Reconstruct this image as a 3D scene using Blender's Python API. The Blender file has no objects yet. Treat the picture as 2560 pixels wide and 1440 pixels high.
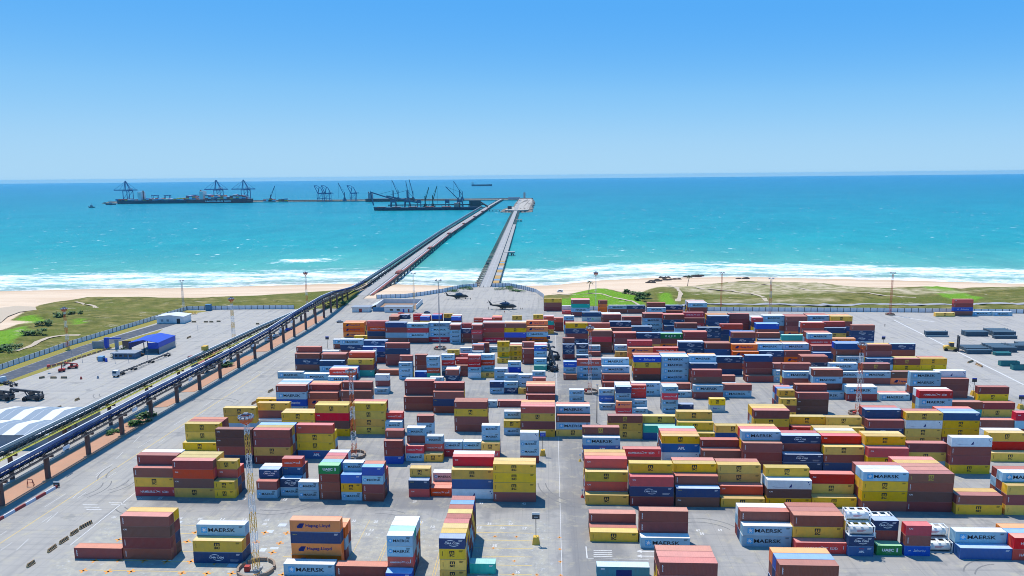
import bpy, math, random
from mathutils import Vector, Matrix
random.seed(7)
R = math.radians
scene = bpy.context.scene
COL = scene.collection
# ------------------------------------------------------------------ camera (a drone about 93 m above the yard)
CAM_H, FPX = 93.0, 1808.0
YAW, PITCH, ROLL = R(2.9), math.atan((720 - 438.7) / 1808.0), R(0.56)
SEA_Z = -5.0
_fw = Vector((-math.sin(YAW) * math.cos(PITCH), math.cos(YAW) * math.cos(PITCH), -math.sin(PITCH)))
_rt = Vector((math.cos(YAW), math.sin(YAW), 0))
_up = _rt.cross(_fw)
CR = _rt * math.cos(ROLL) - _up * math.sin(ROLL)
CU = _up * math.cos(ROLL) + _rt * math.sin(ROLL)
CAM = Vector((0, 0, CAM_H))
cd = bpy.data.cameras.new('camera')
cam = bpy.data.objects.new('camera', cd); COL.objects.link(cam)
cam.matrix_world = Matrix((( CR.x, CU.x, -_fw.x, 0), (CR.y, CU.y, -_fw.y, 0), (CR.z, CU.z, -_fw.z, CAM_H), (0, 0, 0, 1)))
cd.sensor_width = 36; cd.lens = FPX / 2560 * 36; cd.clip_start = 1; cd.clip_end = 80000
scene.camera = cam

def ray(px, py): return _fw * FPX + CR * (px - 1280) - CU * (py - 720)
def at(px, py, z=0.0):                       # the point at height z that the photograph shows at this pixel
    d = ray(px, py)
    return CAM + d * ((z - CAM_H) / d.z)
def proj(p):
    v = Vector(p) - CAM; w = v.dot(_fw)
    return 1280 + FPX * v.dot(CR) / w, 720 - FPX * v.dot(CU) / w
def height_at(base, py):                     # height of a vertical line standing on base whose top shows at row py
    lo, hi = 0.0, 90.0
    for _ in range(40):
        m = (lo + hi) / 2
        if proj((base[0], base[1], base[2] + m))[1] > py: lo = m
        else: hi = m
    return lo

# ------------------------------------------------------------------ objects and their descriptions
def tag(o, label=None, cat=None, group=None, kind=None):
    if label: o['label'] = label
    if cat: o['category'] = cat
    if group: o['group'] = group
    if kind: o['kind'] = kind
    return o
def empty(name, loc=(0, 0, 0), rz=0.0, label=None, cat=None, group=None):
    o = bpy.data.objects.new(name, None); COL.objects.link(o)
    o.location = loc; o.rotation_euler = (0, 0, rz); o.empty_display_size = 0.3
    return tag(o, label, cat, group)
def link(name, me, parent=None, loc=(0, 0, 0), rot=(0, 0, 0), mats=None):
    o = bpy.data.objects.new(name, me); COL.objects.link(o)
    o.location = loc; o.rotation_euler = rot
    if parent: o.parent = parent
    if mats:
        for i, m in enumerate(mats):
            if i < len(o.material_slots):
                o.material_slots[i].link = 'OBJECT'; o.material_slots[i].material = m
    return o
def copy_tree(o, parent=None):
    c = o.copy(); COL.objects.link(c); c.parent = parent
    for ch in o.children: copy_tree(ch, c)
    return c

class MB:                                    # collects faces, then links them as one mesh
    def __init__(s): s.v = []; s.f = []; s.mi = []; s.cur = 0
    def face(s, pts):
        n = len(s.v); s.v += [tuple(p) for p in pts]; s.f.append(tuple(range(n, n + len(pts)))); s.mi.append(s.cur)
    def add(s, v, f):
        n = len(s.v); s.v += [tuple(p) for p in v]; s.f += [tuple(i + n for i in q) for q in f]; s.mi += [s.cur] * len(f); return s
    def box(s, x0, x1, y0, y1, z0, z1, M=None):
        v = [(x0, y0, z0), (x1, y0, z0), (x1, y1, z0), (x0, y1, z0), (x0, y0, z1), (x1, y0, z1), (x1, y1, z1), (x0, y1, z1)]
        if M is not None: v = [M @ Vector(p) for p in v]
        return s.add(v, [(0, 3, 2, 1), (4, 5, 6, 7), (0, 1, 5, 4), (1, 2, 6, 5), (2, 3, 7, 6), (3, 0, 4, 7)])
    def bar(s, a, b, w, h=None, up=(0, 0, 1)):
        a, b = Vector(a), Vector(b); d = (b - a)
        if d.length < 1e-6: return s
        d.normalize(); u = Vector(up)
        if abs(d.dot(u)) > .98: u = Vector((1, 0, 0))
        x = d.cross(u).normalized() * (w / 2); y = x.cross(d).normalized() * ((h or w) / 2)
        v = [a - x - y, a + x - y, a + x + y, a - x + y, b - x - y, b + x - y, b + x + y, b - x + y]
        return s.add(v, [(0, 3, 2, 1), (4, 5, 6, 7), (0, 1, 5, 4), (1, 2, 6, 5), (2, 3, 7, 6), (3, 0, 4, 7)])
    def tube(s, a, b, r0, r1=None, n=10, caps=True):
        a, b = Vector(a), Vector(b); r1 = r0 if r1 is None else r1
        d = (b - a).normalized(); u = Vector((0, 0, 1)) if abs(d.z) < .9 else Vector((1, 0, 0))
        x = d.cross(u).normalized(); y = d.cross(x)
        v = []
        for c, r in ((a, r0), (b, r1)):
            for i in range(n):
                t = 2 * math.pi * i / n; v.append(c + x * (r * math.cos(t)) + y * (r * math.sin(t)))
        f = [(i, (i + 1) % n, n + (i + 1) % n, n + i) for i in range(n)]
        if caps: f += [tuple(range(n))[::-1], tuple(range(n, 2 * n))]
        return s.add(v, f)
    def loft(s, secs, closed=True, cap=True):          # rings of equal length
        n = len(secs[0]); v = [p for q in secs for p in q]; f = []
        for k in range(len(secs) - 1):
            for i in range(n if closed else n - 1):
                j = (i + 1) % n; f.append((k * n + i, k * n + j, (k + 1) * n + j, (k + 1) * n + i))
        if cap: f += [tuple(range(n))[::-1], tuple(range((len(secs) - 1) * n, len(secs) * n))]
        return s.add(v, f)
    def prism(s, poly, z0, z1):
        n = len(poly); v = [(p[0], p[1], z0) for p in poly] + [(p[0], p[1], z1) for p in poly]
        return s.add(v, [tuple(range(n))[::-1], tuple(range(n, 2 * n))] + [(i, (i + 1) % n, n + (i + 1) % n, n + i) for i in range(n)])
    def ring(s, c, r0, r1, z0, z1, a0=0, a1=2 * math.pi, n=24):
        secs = []
        for i in range(n + 1):
            t = a0 + (a1 - a0) * i / n; ct, st = math.cos(t), math.sin(t)
            secs.append([(c[0] + r * ct, c[1] + r * st, z) for r, z in ((r0, z0), (r1, z0), (r1, z1), (r0, z1))])
        return s.loft(secs)
    def mesh(s, name, mats=(), smooth=False):
        me = bpy.data.meshes.new(name); me.from_pydata(s.v, [], s.f)
        for m in mats: me.materials.append(m)
        if any(s.mi): me.polygons.foreach_set('material_index', s.mi)
        if smooth: me.polygons.foreach_set('use_smooth', [True] * len(s.f))
        me.update(); return me
    def build(s, name, mats, parent=None, loc=(0, 0, 0), rot=(0, 0, 0), smooth=False):
        return link(name, s.mesh(name, mats if isinstance(mats, (list, tuple)) else [mats], smooth), parent, loc, rot)

# ------------------------------------------------------------------ materials
def lin(c): return tuple(((x / 255) / 12.92 if x <= 10 else ((x / 255 + .055) / 1.055) ** 2.4) for x in c)
class NT:                                    # small helper around a node tree
    def __init__(s, m): s.t = m.node_tree; s.n = s.t.nodes; s.l = s.t.links
    def new(s, ty, **k):
        nd = s.n.new(ty)
        for a, b in k.items():
            if a.startswith('i_'):
                key = a[2:]
                nd.inputs[int(key) if key.isdigit() else key].default_value = b
            else: setattr(nd, a, b)
        return nd
    def ramp(s, src, stops, interp='LINEAR'):
        nd = s.n.new('ShaderNodeValToRGB'); cr = nd.color_ramp; cr.interpolation = interp
        while len(cr.elements) < len(stops): cr.elements.new(0.5)
        for e, (p, c) in zip(cr.elements, stops): e.position = p; e.color = (*c, 1) if len(c) == 3 else c
        s.l.new(src, nd.inputs[0]); return nd.outputs[0]
    def mix(s, fac, a, b, mode='MIX'):
        nd = s.n.new('ShaderNodeMix'); nd.data_type = 'RGBA'; nd.blend_type = mode
        for i, x in ((0, fac), (6, a), (7, b)):
            if hasattr(x, 'default_value') and hasattr(x, 'is_linked'): s.l.new(x, nd.inputs[i])
            elif i == 0: nd.inputs[0].default_value = x
            else: nd.inputs[i].default_value = (*x, 1) if len(x) == 3 else x
        return nd.outputs[2]
    def math(s, op, a, b=0.0, c=None, clamp=False):
        nd = s.n.new('ShaderNodeMath'); nd.operation = op; nd.use_clamp = clamp
        for i, x in enumerate((a, b) if c is None else (a, b, c)):
            if isinstance(x, (int, float)): nd.inputs[i].default_value = x
            else: s.l.new(x, nd.inputs[i])
        return nd.outputs[0]
    def noise(s, vec, scale, detail=4, rough=.55, out='Fac'):
        nd = s.new('ShaderNodeTexNoise'); nd.inputs['Scale'].default_value = scale
        nd.inputs['Detail'].default_value = detail; nd.inputs['Roughness'].default_value = rough
        if vec is not None: s.l.new(vec, nd.inputs['Vector'])
        return nd.outputs[out]
    def vec(s, src, sc=(1, 1, 1), rot=(0, 0, 0)):
        nd = s.new('ShaderNodeMapping'); nd.inputs['Scale'].default_value = sc; nd.inputs['Rotation'].default_value = rot
        s.l.new(src, nd.inputs['Vector']); return nd.outputs[0]
    def obj(s): return s.new('ShaderNodeTexCoord').outputs['Object']
    def pos(s): return s.new('ShaderNodeNewGeometry').outputs['Position']
    def bump(s, h, strength=.3, dist=.1):
        nd = s.new('ShaderNodeBump'); nd.inputs['Strength'].default_value = strength; nd.inputs['Distance'].default_value = dist
        s.l.new(h, nd.inputs['Height']); return nd.outputs[0]
def base_mat(name, rough=.6, spec=.3, metal=0.0):
    m = bpy.data.materials.new(name); m.use_nodes = True
    b = m.node_tree.nodes['Principled BSDF']
    b.inputs['Roughness'].default_value = rough; b.inputs['Specular IOR Level'].default_value = spec; b.inputs['Metallic'].default_value = metal
    return m, NT(m), b
def paint(name, col, rough=.5, spec=.3, metal=0.0, wear=.25, dirt=(.16, .12, .09), var=.10, scale=.6, stretch=(1, 1, 1)):
    """Painted or bare surface with mottling, dirt blotches and a slight difference from one object to the next."""
    m, t, b = base_mat(name, rough, spec, metal)
    o = t.obj(); v = t.vec(o, stretch)
    n1 = t.noise(v, scale, 6, .65); n2 = t.noise(t.vec(o, (1, 1, .25)), scale * 4, 3)
    c = t.mix(t.ramp(n1, [(.35, (0, 0, 0)), (.75, (1, 1, 1))]), col, tuple(x * .78 + .02 for x in col))
    w = t.math('MULTIPLY', t.ramp(n2, [(.52, (0, 0, 0)), (.78, (1, 1, 1))]), wear)
    c = t.mix(w, c, dirt)
    rnd = t.new('ShaderNodeObjectInfo').outputs['Random']
    hsv = t.new('ShaderNodeHueSaturation')
    t.l.new(t.math('MULTIPLY_ADD', rnd, 2 * var, 1 - var), hsv.inputs['Value']); t.l.new(c, hsv.inputs['Color'])
    t.l.new(hsv.outputs[0], b.inputs['Base Color'])
    return m
# One line per bay of stacked containers: view tile, x, top y, base y, size (40/20 ft), rows front to back (each row lowest tier first), where it stands.
BAYS = '''
R1 255 1158 1275 4 B ; left of the brown four-high stack
R1 718 845 1278 4 BBKB ???Y ; far left end of nearest line
R1 1443 1088 1310 4 CY ??M ; left of the nearest light mast
R2 98 885 - 4 OONO ; right of the nearest light mast
R2 155 950 - 4 ??O ??O ; right of the nearest light mast, set back
R2 32 1318 1437 4 M ; low in front of the orange stack
R2 558 1338 1455 4 B ; low in front, beside the bright blue box
R2 1052 1410 1512 2 L ?HMM ???T ???W ???W ; in the short line with white roofs
R2 1590 1065 1469 2 YYYC ???Y ???Y ???B ; in the deep line nearest the middle aisle
R2 1658 865 - 2 ???B ???Y ???B ???L ???B ; in the rear half of the nearest deep line
R2 1895 1315 1408 2 T ; low beside the deep line with navy front
R1 875 362 640 4 HYB ???B ???W ; left end of the second line
R1 1225 290 655 4 YKRB ???Y ???Y ; left of the short mustard pair, second line
R1 1645 495 670 2 YY ??RY ??R ; left of the mast's middle, second line
R1 2080 495 658 2 MB ??C ??W ; right of the mast's middle, second line
R1 2318 470 645 2 MC ??NH ??B ; left of the two-high star pair
R2 180 502 665 2 MM ; left of the green-topped stack
R2 382 338 680 2 BBBU ???L ???B ???R ???W ; in the green-fronted deep line
R2 605 430 675 2 MYL ???M ; right of the green-topped stack
R2 815 355 680 2 BBML ???B ??R ; right end of the green-topped group
R2 1283 485 642 2 RN ??Y ; left of the two low red boxes
R2 1505 560 642 2 H H ?P ; left of the tarped white box
R2 1715 380 662 4 WQY ???R ???W ; left of the mustard stack beside the aisle
R2 2128 325 695 4 BYYY ???Y ; left edge of the aisle, second line
A1 192 995 1105 4 Y ?YY ??B ??B ; left end of the third line
A1 627 822 - 4 NBKK ; behind the nearest mast's head
A1 1128 830 - 4 BYBB ???Y ???L ; right of the nearest mast's head
A1 1708 765 1215 4 AYYR ??Y ; right end of the third line
A1 1165 695 - 4 W ??Y ; behind the nearest mast's lamp ring
A1 735 535 - 4 ?YY ; beside the road, behind the third line
A1 1178 410 500 4 Y ; alone on the ground beside the road
A1 1440 240 600 4 MSMB ???W ???L ???W ??B ; beside the road, with blue script tier
A1 1850 332 596 4 OOB ???B ???O ; left of the second mast's lamp ring
A1 2300 310 - 4 ?BB ???B ; behind the second mast's lamp ring
A1 1510 600 - 4 ?YY ??Y ; left of the mustard-topped four-high stack
A1 1957 500 905 4 YKRY ???Y ; left of the second mast's shaft
A2 20 475 893 4 YYYY ???B ; right of the second mast's shaft
A2 418 720 885 2 LM ??H ; right of the all-mustard stack
A2 422 975 1270 2 LBB ???B ; behind the green-fronted deep line
A2 718 1040 1240 2 MH ??BM ; behind the lone short mustard box
A2 862 640 889 2 MMB ; centre of the short-box group, three high
A2 965 1150 1243 2 Y ?HM ; right of the red-and-star pair
A2 1225 985 1175 2 RM ; left of the grey star box
A2 1485 985 1160 2 BM ; behind the red long box's left end
A2 1720 1005 1190 2 HY ??MM ; behind the red long box's right end
A2 690 385 568 4 BB ??BB ???W ; left of the brown and navy stack
A2 1075 320 600 4 BNB ???B ; right of the all-brown double stack
A2 1360 455 850 4 BBYB ???B ; alone in the gap, four high
A2 1530 440 515 4 M ; low, half hidden by the brown-topped stack
A2 1940 438 515 4 B ; low on the ground, left of the red-fronted stack
A2 2022 705 888 2 MY ??M ; left of the red-fronted stack by the aisle
A2 2250 515 920 4 YBYR ???B ???O ; red-fronted stack by the aisle
A2 2240 865 1240 2 BMMW ; left edge of the aisle, beside a yellow-footed post
A3 270 635 915 4 YMB ???M ???B ; left edge of the aisle, behind the post
A2 1835 185 335 2 MN ; left of the star and navy pair
A2 2027 185 340 2 CM ??M ; right of the navy-topped short pair
A2 2215 280 352 2 Y ?MM ; left of the orange-roofed stack
A2 2318 355 440 4 B ?B ?O ?O ; by the aisle with orange roofs
A2 295 270 345 2 M ?BW ; right of the second mast's lamp ring
C1 345 940 1195 4 BCB ???B ; beside the road, navy middle tier
C1 722 1050 1215 4 MN ??B ??B ; left of the red-topped stack
C1 1125 1050 1310 4 TBY ???R ???W ; behind the second mast's head, red-topped
C1 878 1265 1350 4 M ?H ?W ?L ; in front of the red-topped stack
C1 83 1220 1312 4 M ; low beside the road
C1 480 1245 1335 4 M ; low, second box from the road
C1 1720 785 1125 4 BBNB ; right of the blue white-lettered stack
C1 1378 835 1085 4 BCA ???C ; left of the brown stack with navy tier
C1 1035 725 975 4 BCM ; beside the road behind the navy-tiered stack
C1 930 725 855 4 BM ; nearest the road, partly hidden
C1 668 895 - 4 W ; low behind the navy-tiered stack
C1 1250 665 735 4 Y ; low in front of the orange far stack
C1 1080 475 690 4 OOO ??O ??O ; far left corner of the yard
C1 1440 595 720 4 BM ; right of the orange far stack, low
C1 1590 590 742 4 WG ; in front of the far left line
C1 1455 440 - 4 ??HR ; right of the orange far stack
C1 1905 625 742 2 BY ; beside the grey lettered box
C1 1752 465 - 4 ??BN ; second right of the orange far stack
C1 2060 485 772 4 BMRM ???W ; third right of the orange far stack
C2 80 475 762 4 HMMM ???W ; far line, three star boxes over red
C2 395 510 770 2 MMMB ???W ???W ; far line, right of three star boxes
C2 555 565 772 2 BBC ???R ; far line, navy short box
C2 730 510 772 2 BBHB ???W ; far line, left of white-roofed red stack
C2 900 480 768 4 HBRB ???W ???W ; far line, white-roofed wide stack
C2 1220 480 775 4 BLYB ???Y ???W ; far line, with mustard and bright blue tiers
C2 1515 612 752 2 MM ; in front of the far orange stack
C2 1545 530 - 4 OMO ???O ; right end of the far left line
C2 1122 1010 1082 2 Y ?YYY ; short mustard tower, left one
C2 1300 825 1045 2 YYY ??B ??W ; short mustard tower, right one
C2 1500 865 1090 2 BBB ???B ; between mustard tower and script-topped stack
C2 1675 825 1100 2 ?MMS ???R ???W ; beside the reach stacker, script on top
C2 1675 1020 - 2 ?M ; beside the reach stacker
C2 1678 1120 1185 2 T ; beside the reach stacker's wheels
C2 1650 1210 1288 2 M ; in front of the reach stacker
C2 1648 1312 - 2 R ; behind the orange-roofed stack
C2 870 1225 1297 2 Y ?MHM ; right of the striped white box
C2 665 980 1282 2 WMHH ???W ; short group, two red over two pale
C2 470 1120 1280 2 BB ??R ; left of the two-red short stack
C2 355 885 - 2 BY ; rear of the short group
C2 545 945 - 2 R ?M ; behind the two-red short stack
C2 725 905 975 2 M ?B ?L ; left of the lone far star box
C2 815 785 - 2 ?B ; rear of the short group, right side
C2 998 840 898 2 M ; left of the short mustard tower
C2 250 985 - 2 NMHM ; third stack of the short group
C2 35 990 1285 2 THMM ; second stack of the short group
C2 325 1190 1358 2 CB ?W ?W ; in front of the short group
C1 2175 1215 1300 2 L ; low blue in front of the short group
C1 2175 960 1185 2 BBB ; left stack of the short group
C2 90 1300 - 2 M ; low in front of the short group
C1 1928 1080 1300 2 MMM ???B ; left of the short group
C1 1590 1190 1268 4 B ; low, left of the three star boxes
C2 1280 1065 1220 2 LM ; in front of the short mustard towers
C2 1070 1170 1312 2 MM ; right of the front mustard short box
C1 1783 375 432 2 B B B B ; far end, beside the low white building
C1 1950 350 425 2 C B ; far end, second from the white building
C1 2150 340 - 2 HH ; far end, red short box
C1 2255 375 - 2 ?L ?R ?W ; far end, pale blue short box
C2 120 355 - 2 ?L ?R ?R ; far end, beside the thin mast
C2 300 335 - 2 ?Y ; far end, short mustard box
C2 415 375 - 2 ?L ?B ?W ; far end, blue short box with side shade
C2 755 400 - 2 H ; far end below the helicopters, red
C2 895 412 - 2 R R ; far end below the helicopters, middle
C2 1035 388 - 2 ?R ?R ?O ; far end below the helicopters, right
C2 1345 365 - 2 ?Y ; behind the far orange stack
C2 1665 350 - 2 ?RY ; right above the far orange stack
C2 1820 375 628 2 YRTR ???W ; right of the far orange stack
C2 1970 400 575 2 BBR ; far aisle edge, orange-red top
C2 2132 370 - 2 MMRM ??W ; far right block corner, short star box
C2 1828 100 330 4 BBY ; beside the helicopter apron
C2 2245 125 372 4 BMTB ???W ???R ; right of the brown apron stack
C2 2105 280 332 2 R ?W ; low between the two apron stacks
C3 335 310 442 4 GN ; behind the third mast's head
C3 583 130 - 2 ?OOB ; short orange stack at the wall
C3 738 205 325 4 BM ; at the wall, right of short orange
C3 1018 205 325 4 BC ; at the wall, left of the brown pair
C3 1330 240 - 4 BM ?BB ; at the wall, brown pair over star box
C3 1600 280 - 4 B ?C ; at the wall, right of brown pair
C3 1958 170 - 4 ?BM ??B ??W ??B ??W ; at the wall, white end faces
C3 638 345 470 4 BB ?W ?W ; right of the grey lettered pair
C3 945 380 505 4 BB ; brown pair in the rear line
C3 1265 335 610 4 MMMB ???B ; rear line, brown over star boxes
C3 1082 525 - 4 BN ; in front of the brown-over-star stack
C3 1575 350 - 4 ??CB ???R ; rear line, right of brown-over-star
C3 1580 500 - 4 BN ; low in front of the rear line
C3 1890 400 - 4 ?HB ???H ; rear line, red lettered top
C3 2250 370 - 4 ??CN ???B ???Y ???B ; rear line, yellow end faces
C3 95 480 - 4 CBCY ???B ; left of the third mast's head
C3 415 480 - 4 ?BNR ; behind the third mast's head, red
C3 440 600 928 4 BBRB ???Y ???W ; right of the third mast's shaft
C3 755 545 - 4 ?BB ???C ; behind the brown four-high stack
C3 812 630 935 4 BBBB ???B ; left of the navy and green pair
C3 1170 630 - 4 ??BC ; left of the green lettered box
C3 1530 640 930 4 ?OBU ???L ; green lettered, middle right block
C3 1865 615 - 4 ??BB ???B ; right of the green lettered box
C3 1755 480 - 4 ???B ; behind the green lettered box
C3 2100 545 - 4 BBCC ; two navy tiers behind
C3 440 910 1007 2 B ?M ; right of the third mast, short pair
C3 845 910 1045 2 BY ??M ; short, left of the red and orange pair
C3 1045 850 - 4 ?OO ???R ; red over orange, mid right block
C3 1420 850 - 4 ??H ; red lettered between orange and navy
C3 1810 770 - 4 ?BCC ???W ; two navy tiers, mid right block
C3 2205 785 - 4 ??QB ???B ; right of the two navy tiers
C3 40 800 1033 2 BCC ???B ; right edge of the aisle, double navy
C3 250 795 932 2 MC ; left of the third mast, navy short
C3 250 965 - 2 BN ; behind the red lettered box
C3 55 1255 1332 2 B ?MS ; right edge of the aisle, script on top
C3 262 1035 1310 4 MMH ; behind the third mast's shaft
C3 1125 990 1345 4 KRYS ???B ???B ; blue script top, right block
C3 1550 990 1352 4 MMMM ???M ???L ???B ; four star boxes in one stack
C3 1980 1090 - 4 BBN ???M ???O ; right of the four star boxes
A3 888 190 280 4 B ?B ??M ???M ; left of the script-topped stack
A4 55 215 310 4 ?M ??B ; low behind the star-and-brown pair
C3 2380 990 - 4 ??C ; navy, right of the star pair
A3 2095 225 402 4 BM ??KB ; mid right block, star box in front
A4 235 210 382 4 MB ; right of the star box in front
A4 80 415 572 2 GY ; alone, mustard over lettered grey
A3 1275 200 365 4 MM ; behind the orange short box
A3 1685 310 388 4 M ?B ; right of the double star pair
A3 1070 450 620 2 HO ??MN ???W ???W ; short tower right of the thin post
A3 1280 540 625 2 M ?M ??RH ; right of the orange short box
A3 960 640 938 4 YYX ; right of the thin post, mustard pair below
A3 850 475 560 2 M ?SM ; right of the thin post, script tier
A3 445 295 443 2 MM ; left of the third mast's foot
A3 1690 255 585 2 MMHM ???W ; short four-high with red tier
A3 1898 485 562 2 N ; low beside the short four-high
A3 1435 770 945 4 AT ??Y ; teal over blue, behind turquoise roof
A3 1905 870 - 4 ?Y ??Y ???Y ; stepped mustard rows, right block
A3 625 930 1237 4 AAM ???X ; right edge of the aisle, star box front
A3 1700 910 1237 4 WAY ??O ??R ??T ; turquoise-roofed deep stack
A3 1160 1080 1245 4 BH ; red lettered, left of the turquoise-roofed stack
A3 2235 1100 1310 4 BB ??B ; right of the turquoise-roofed stack
A4 497 1005 - 4 BBB ???M ???R ???Y ; star box over brown, right block centre
A4 160 770 960 4 QY ; mustard over blue, behind the star box
R4 145 225 390 4 NC ??BC ???R ; navy stepped stack, right block
R4 565 150 400 4 NBY ???R ???Y ???W ???Y ; red top over mustard, right block
R4 1005 165 - 4 ?YR ???Y ???Y ; mustard top over red, right block
A5 995 605 1020 4 YYWY ???B ; with torn white reefer tier
A5 1490 605 1020 4 BYYQ ???L ???R ; dark blue top, right of torn reefer
R4 1390 115 375 4 ?YB ; left of the white sail-marked reefer
R4 1840 60 445 4 YBBW ; white reefer with sail mark on top
R4 2235 210 315 4 Y ?RY ??W ; right edge, stepped mustard and red
R3 2478 485 750 4 YKW ???Y ; white reefer under mustard, front right block
R4 445 655 748 4 Y ?YR ; right of the white reefer, front right block
R4 955 405 790 4 BYYM ???M ???B ; star top over mustard pair, front right block
R4 1410 420 800 4 BKBX ???B ???B ???Y ???R ; tall brown deep block with yellow emblem
R4 1890 635 825 4 YB ?Y ; low, right of the tall brown block
R4 2395 540 835 4 YBY ???M ???B ; right edge, front right block
R3 655 630 725 4 Y ?RY ???R ???O ???Y ; aisle corner of the front right block
R3 1103 450 738 4 BCR ???Y ; second bay of the front right block
R3 1562 565 748 4 KN ??B ???Y ???B ; third bay of the front right block
R3 2012 665 755 4 Y ?R ??YY ???B ; fourth bay of the front right block
R3 700 1000 1092 4 Y B ?B ; nearest the aisle, low front line
R3 1208 1055 1160 4 M ?BB ; second bay, low front line
R3 2235 940 1142 4 MM ??B ??W ; double star boxes, low front line
R4 285 1105 1220 4 H ?YB ??B ??B ; red lettered front, left of the tanks
R4 810 945 1228 2 ACt ???t ; tank-topped stack, left one
R4 1090 1135 1248 2 U ?BC ??t ; green short box beside the tanks
R4 1385 940 1240 2 SBR ; short red-topped stack among tanks
R4 1620 1105 1192 2 t ?t ; tanks right of the red-topped stack
R4 1905 1160 1278 4 Q ?M ; dark blue front, star box behind, lower right
R4 2465 1060 - 4 HH ?L ?O ; lower right picture edge
R3 1395 1310 - 4 YYBB ???B ???B ; cut by the bottom edge, centre right
R3 770 1345 1465 4 J ; cut by the bottom edge, right of the aisle
R4 120 1335 - 4 YBBB ???L ???O ; cut by the bottom edge, right side
C5 1500 115 365 4 BSBR ; lone tall stack by the wall
C5 1215 315 373 4 Y ; low, left of the tall stack by the wall
C5 1795 300 358 4 M ; low, right of the tall stack by the wall
C5 2075 305 366 4 M ; low by the wall, rightmost
C4 2130 510 - 4 ?CCB ; rear right corner, double navy
C4 1370 475 - 4 ??BR ???W ; rear right, red with left end lit
C4 1705 550 - 4 ?YN ???R ; rear right, red over navy
C4 1805 375 - 4 ??BY ???Y ???O ; rear right corner, mustard top
C4 1465 365 - 4 ???M ???B ???B ; rear right, star box under pink roofs
C4 1120 375 - 4 OBBB ???B ???B ; rear right, tall brown over orange
C4 775 365 - 4 ?BMM ???W ; behind the fourth thin mast
C4 615 400 - 2 ???R ???W ???W ; rear right, short red
C4 255 335 - 4 BBBB ; rear right, brown wall of four
C4 680 490 - 4 ??BL ???L ; rear right, bright blue top
C4 130 495 - 4 ?NNR ; rear right, red over navy pair
C4 300 620 - 4 ??CB ???L ; mid right, brown over lettered navy
C4 705 725 - 4 ?N ??B ; mid right, brown with navy step
C4 1060 655 - 4 ??T ; mid right, green-teal box
C4 1465 640 - 4 ??HM ???B ???B ; mid right, star over red lettering
C4 1820 710 - 4 ??O ; orange left of the double navy
C4 320 910 - 4 OMO ???O ; double orange, right block
C4 700 900 - 4 ?BC ???M ???O ; star over navy, right block
C4 1105 900 - 4 ?OB ???M ???B ; star over brown, right block
C4 1540 925 - 4 ?Q ??B ; brown over dark blue, right block
C4 1890 790 - 4 ??BQ ???L ; left of the fifth mast's head
C4 1940 985 - 4 ?M ; star box left of the fifth mast
C4 525 1280 1370 4 B ?BBN ; dark-topped brown stack, low red front
C4 1360 985 - 4 ?CB ??B ; brown over navy, left of the fifth mast
C4 950 1200 1372 4 MM ??B ; brown over star pair
C4 1375 1195 - 4 ?B ; behind the lone star front
C4 1795 1100 - 4 ??M ; star box behind the fifth mast
A5 395 45 212 4 BM ; right of the fifth mast's shaft
A4 1730 45 205 4 BM ; left of the fifth mast's shaft
A4 1085 250 345 4 M ??M ???B ; star box left of the rounded one
A4 1470 320 412 4 M ?BMB ???W ; rounded star box in front
A4 1020 415 670 2 YBY ???Y ???L ???B ; short multicoloured row with end faces
A4 1240 335 612 4 KKB ???B ; brown stack beside short mustard pair
A4 665 570 - 4 ?RYB ???Y ???Y ; brown with yellow end faces
A4 1170 790 - 4 ?R ??Y ; mustard behind the navy front
A4 1660 800 - 4 ?Y ??Y ; mustard left of the fifth mast's foot
A5 480 700 - 4 ?CB ???N ???B ; right of the fifth mast's foot
A5 200 255 432 4 BM ?M ; behind the fifth mast's foot
A5 640 350 433 4 M R ; right of the fifth mast, low star box
A5 1050 240 410 4 ?M ; left of the red lettered right stack
A5 1030 50 - 4 ??MM ; double star, far right
A5 1415 145 398 4 BBB ???W ; far right brown three-high
A5 1170 310 - 4 ?MMH ???W ; red lettered over star pair, right
A5 1600 455 - 4 TB ; right of the red lettered right stack
A5 1955 255 437 4 YB ; far right edge, brown over mustard, rear
A5 1975 465 648 4 YB ; far right edge, brown over mustard, front
A5 1965 695 - 4 BB ; behind the white-roofed right stack
A5 2455 600 - 4 ??R ; right picture edge, red
C5 200 1015 - 4 ?C ??BB ???Y ; right of the fifth mast's head
C5 525 795 - 4 ?BC ; far right, navy over brown
C5 525 1020 1200 4 YX ?Y ; far right, yellow emblem on brown
C5 985 1015 1200 4 YY ?B ; far right, mustard pair
C5 105 1100 - 4 ??X ; right of the fifth mast's shaft, yellow emblem
A5 785 50 215 4 OK ; dark brown over orange, far right
'''
TILE = {'R1': (120, 1080, 4), 'R2': (700, 1080, 4), 'R3': (1300, 1080, 4), 'R4': (1920, 1080, 4),
        'A1': (420, 920, 5.3333), 'A2': (880, 920, 5.3333), 'A3': (1340, 920, 5.3333), 'A4': (1760, 920, 5.3333), 'A5': (2080, 920, 5.3333),
        'C1': (680, 730, 6.0952), 'C2': (1060, 730, 6.0952), 'C3': (1400, 730, 6.0952), 'C4': (1780, 730, 6.0952), 'C5': (2140, 730, 6.0952)}
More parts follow.
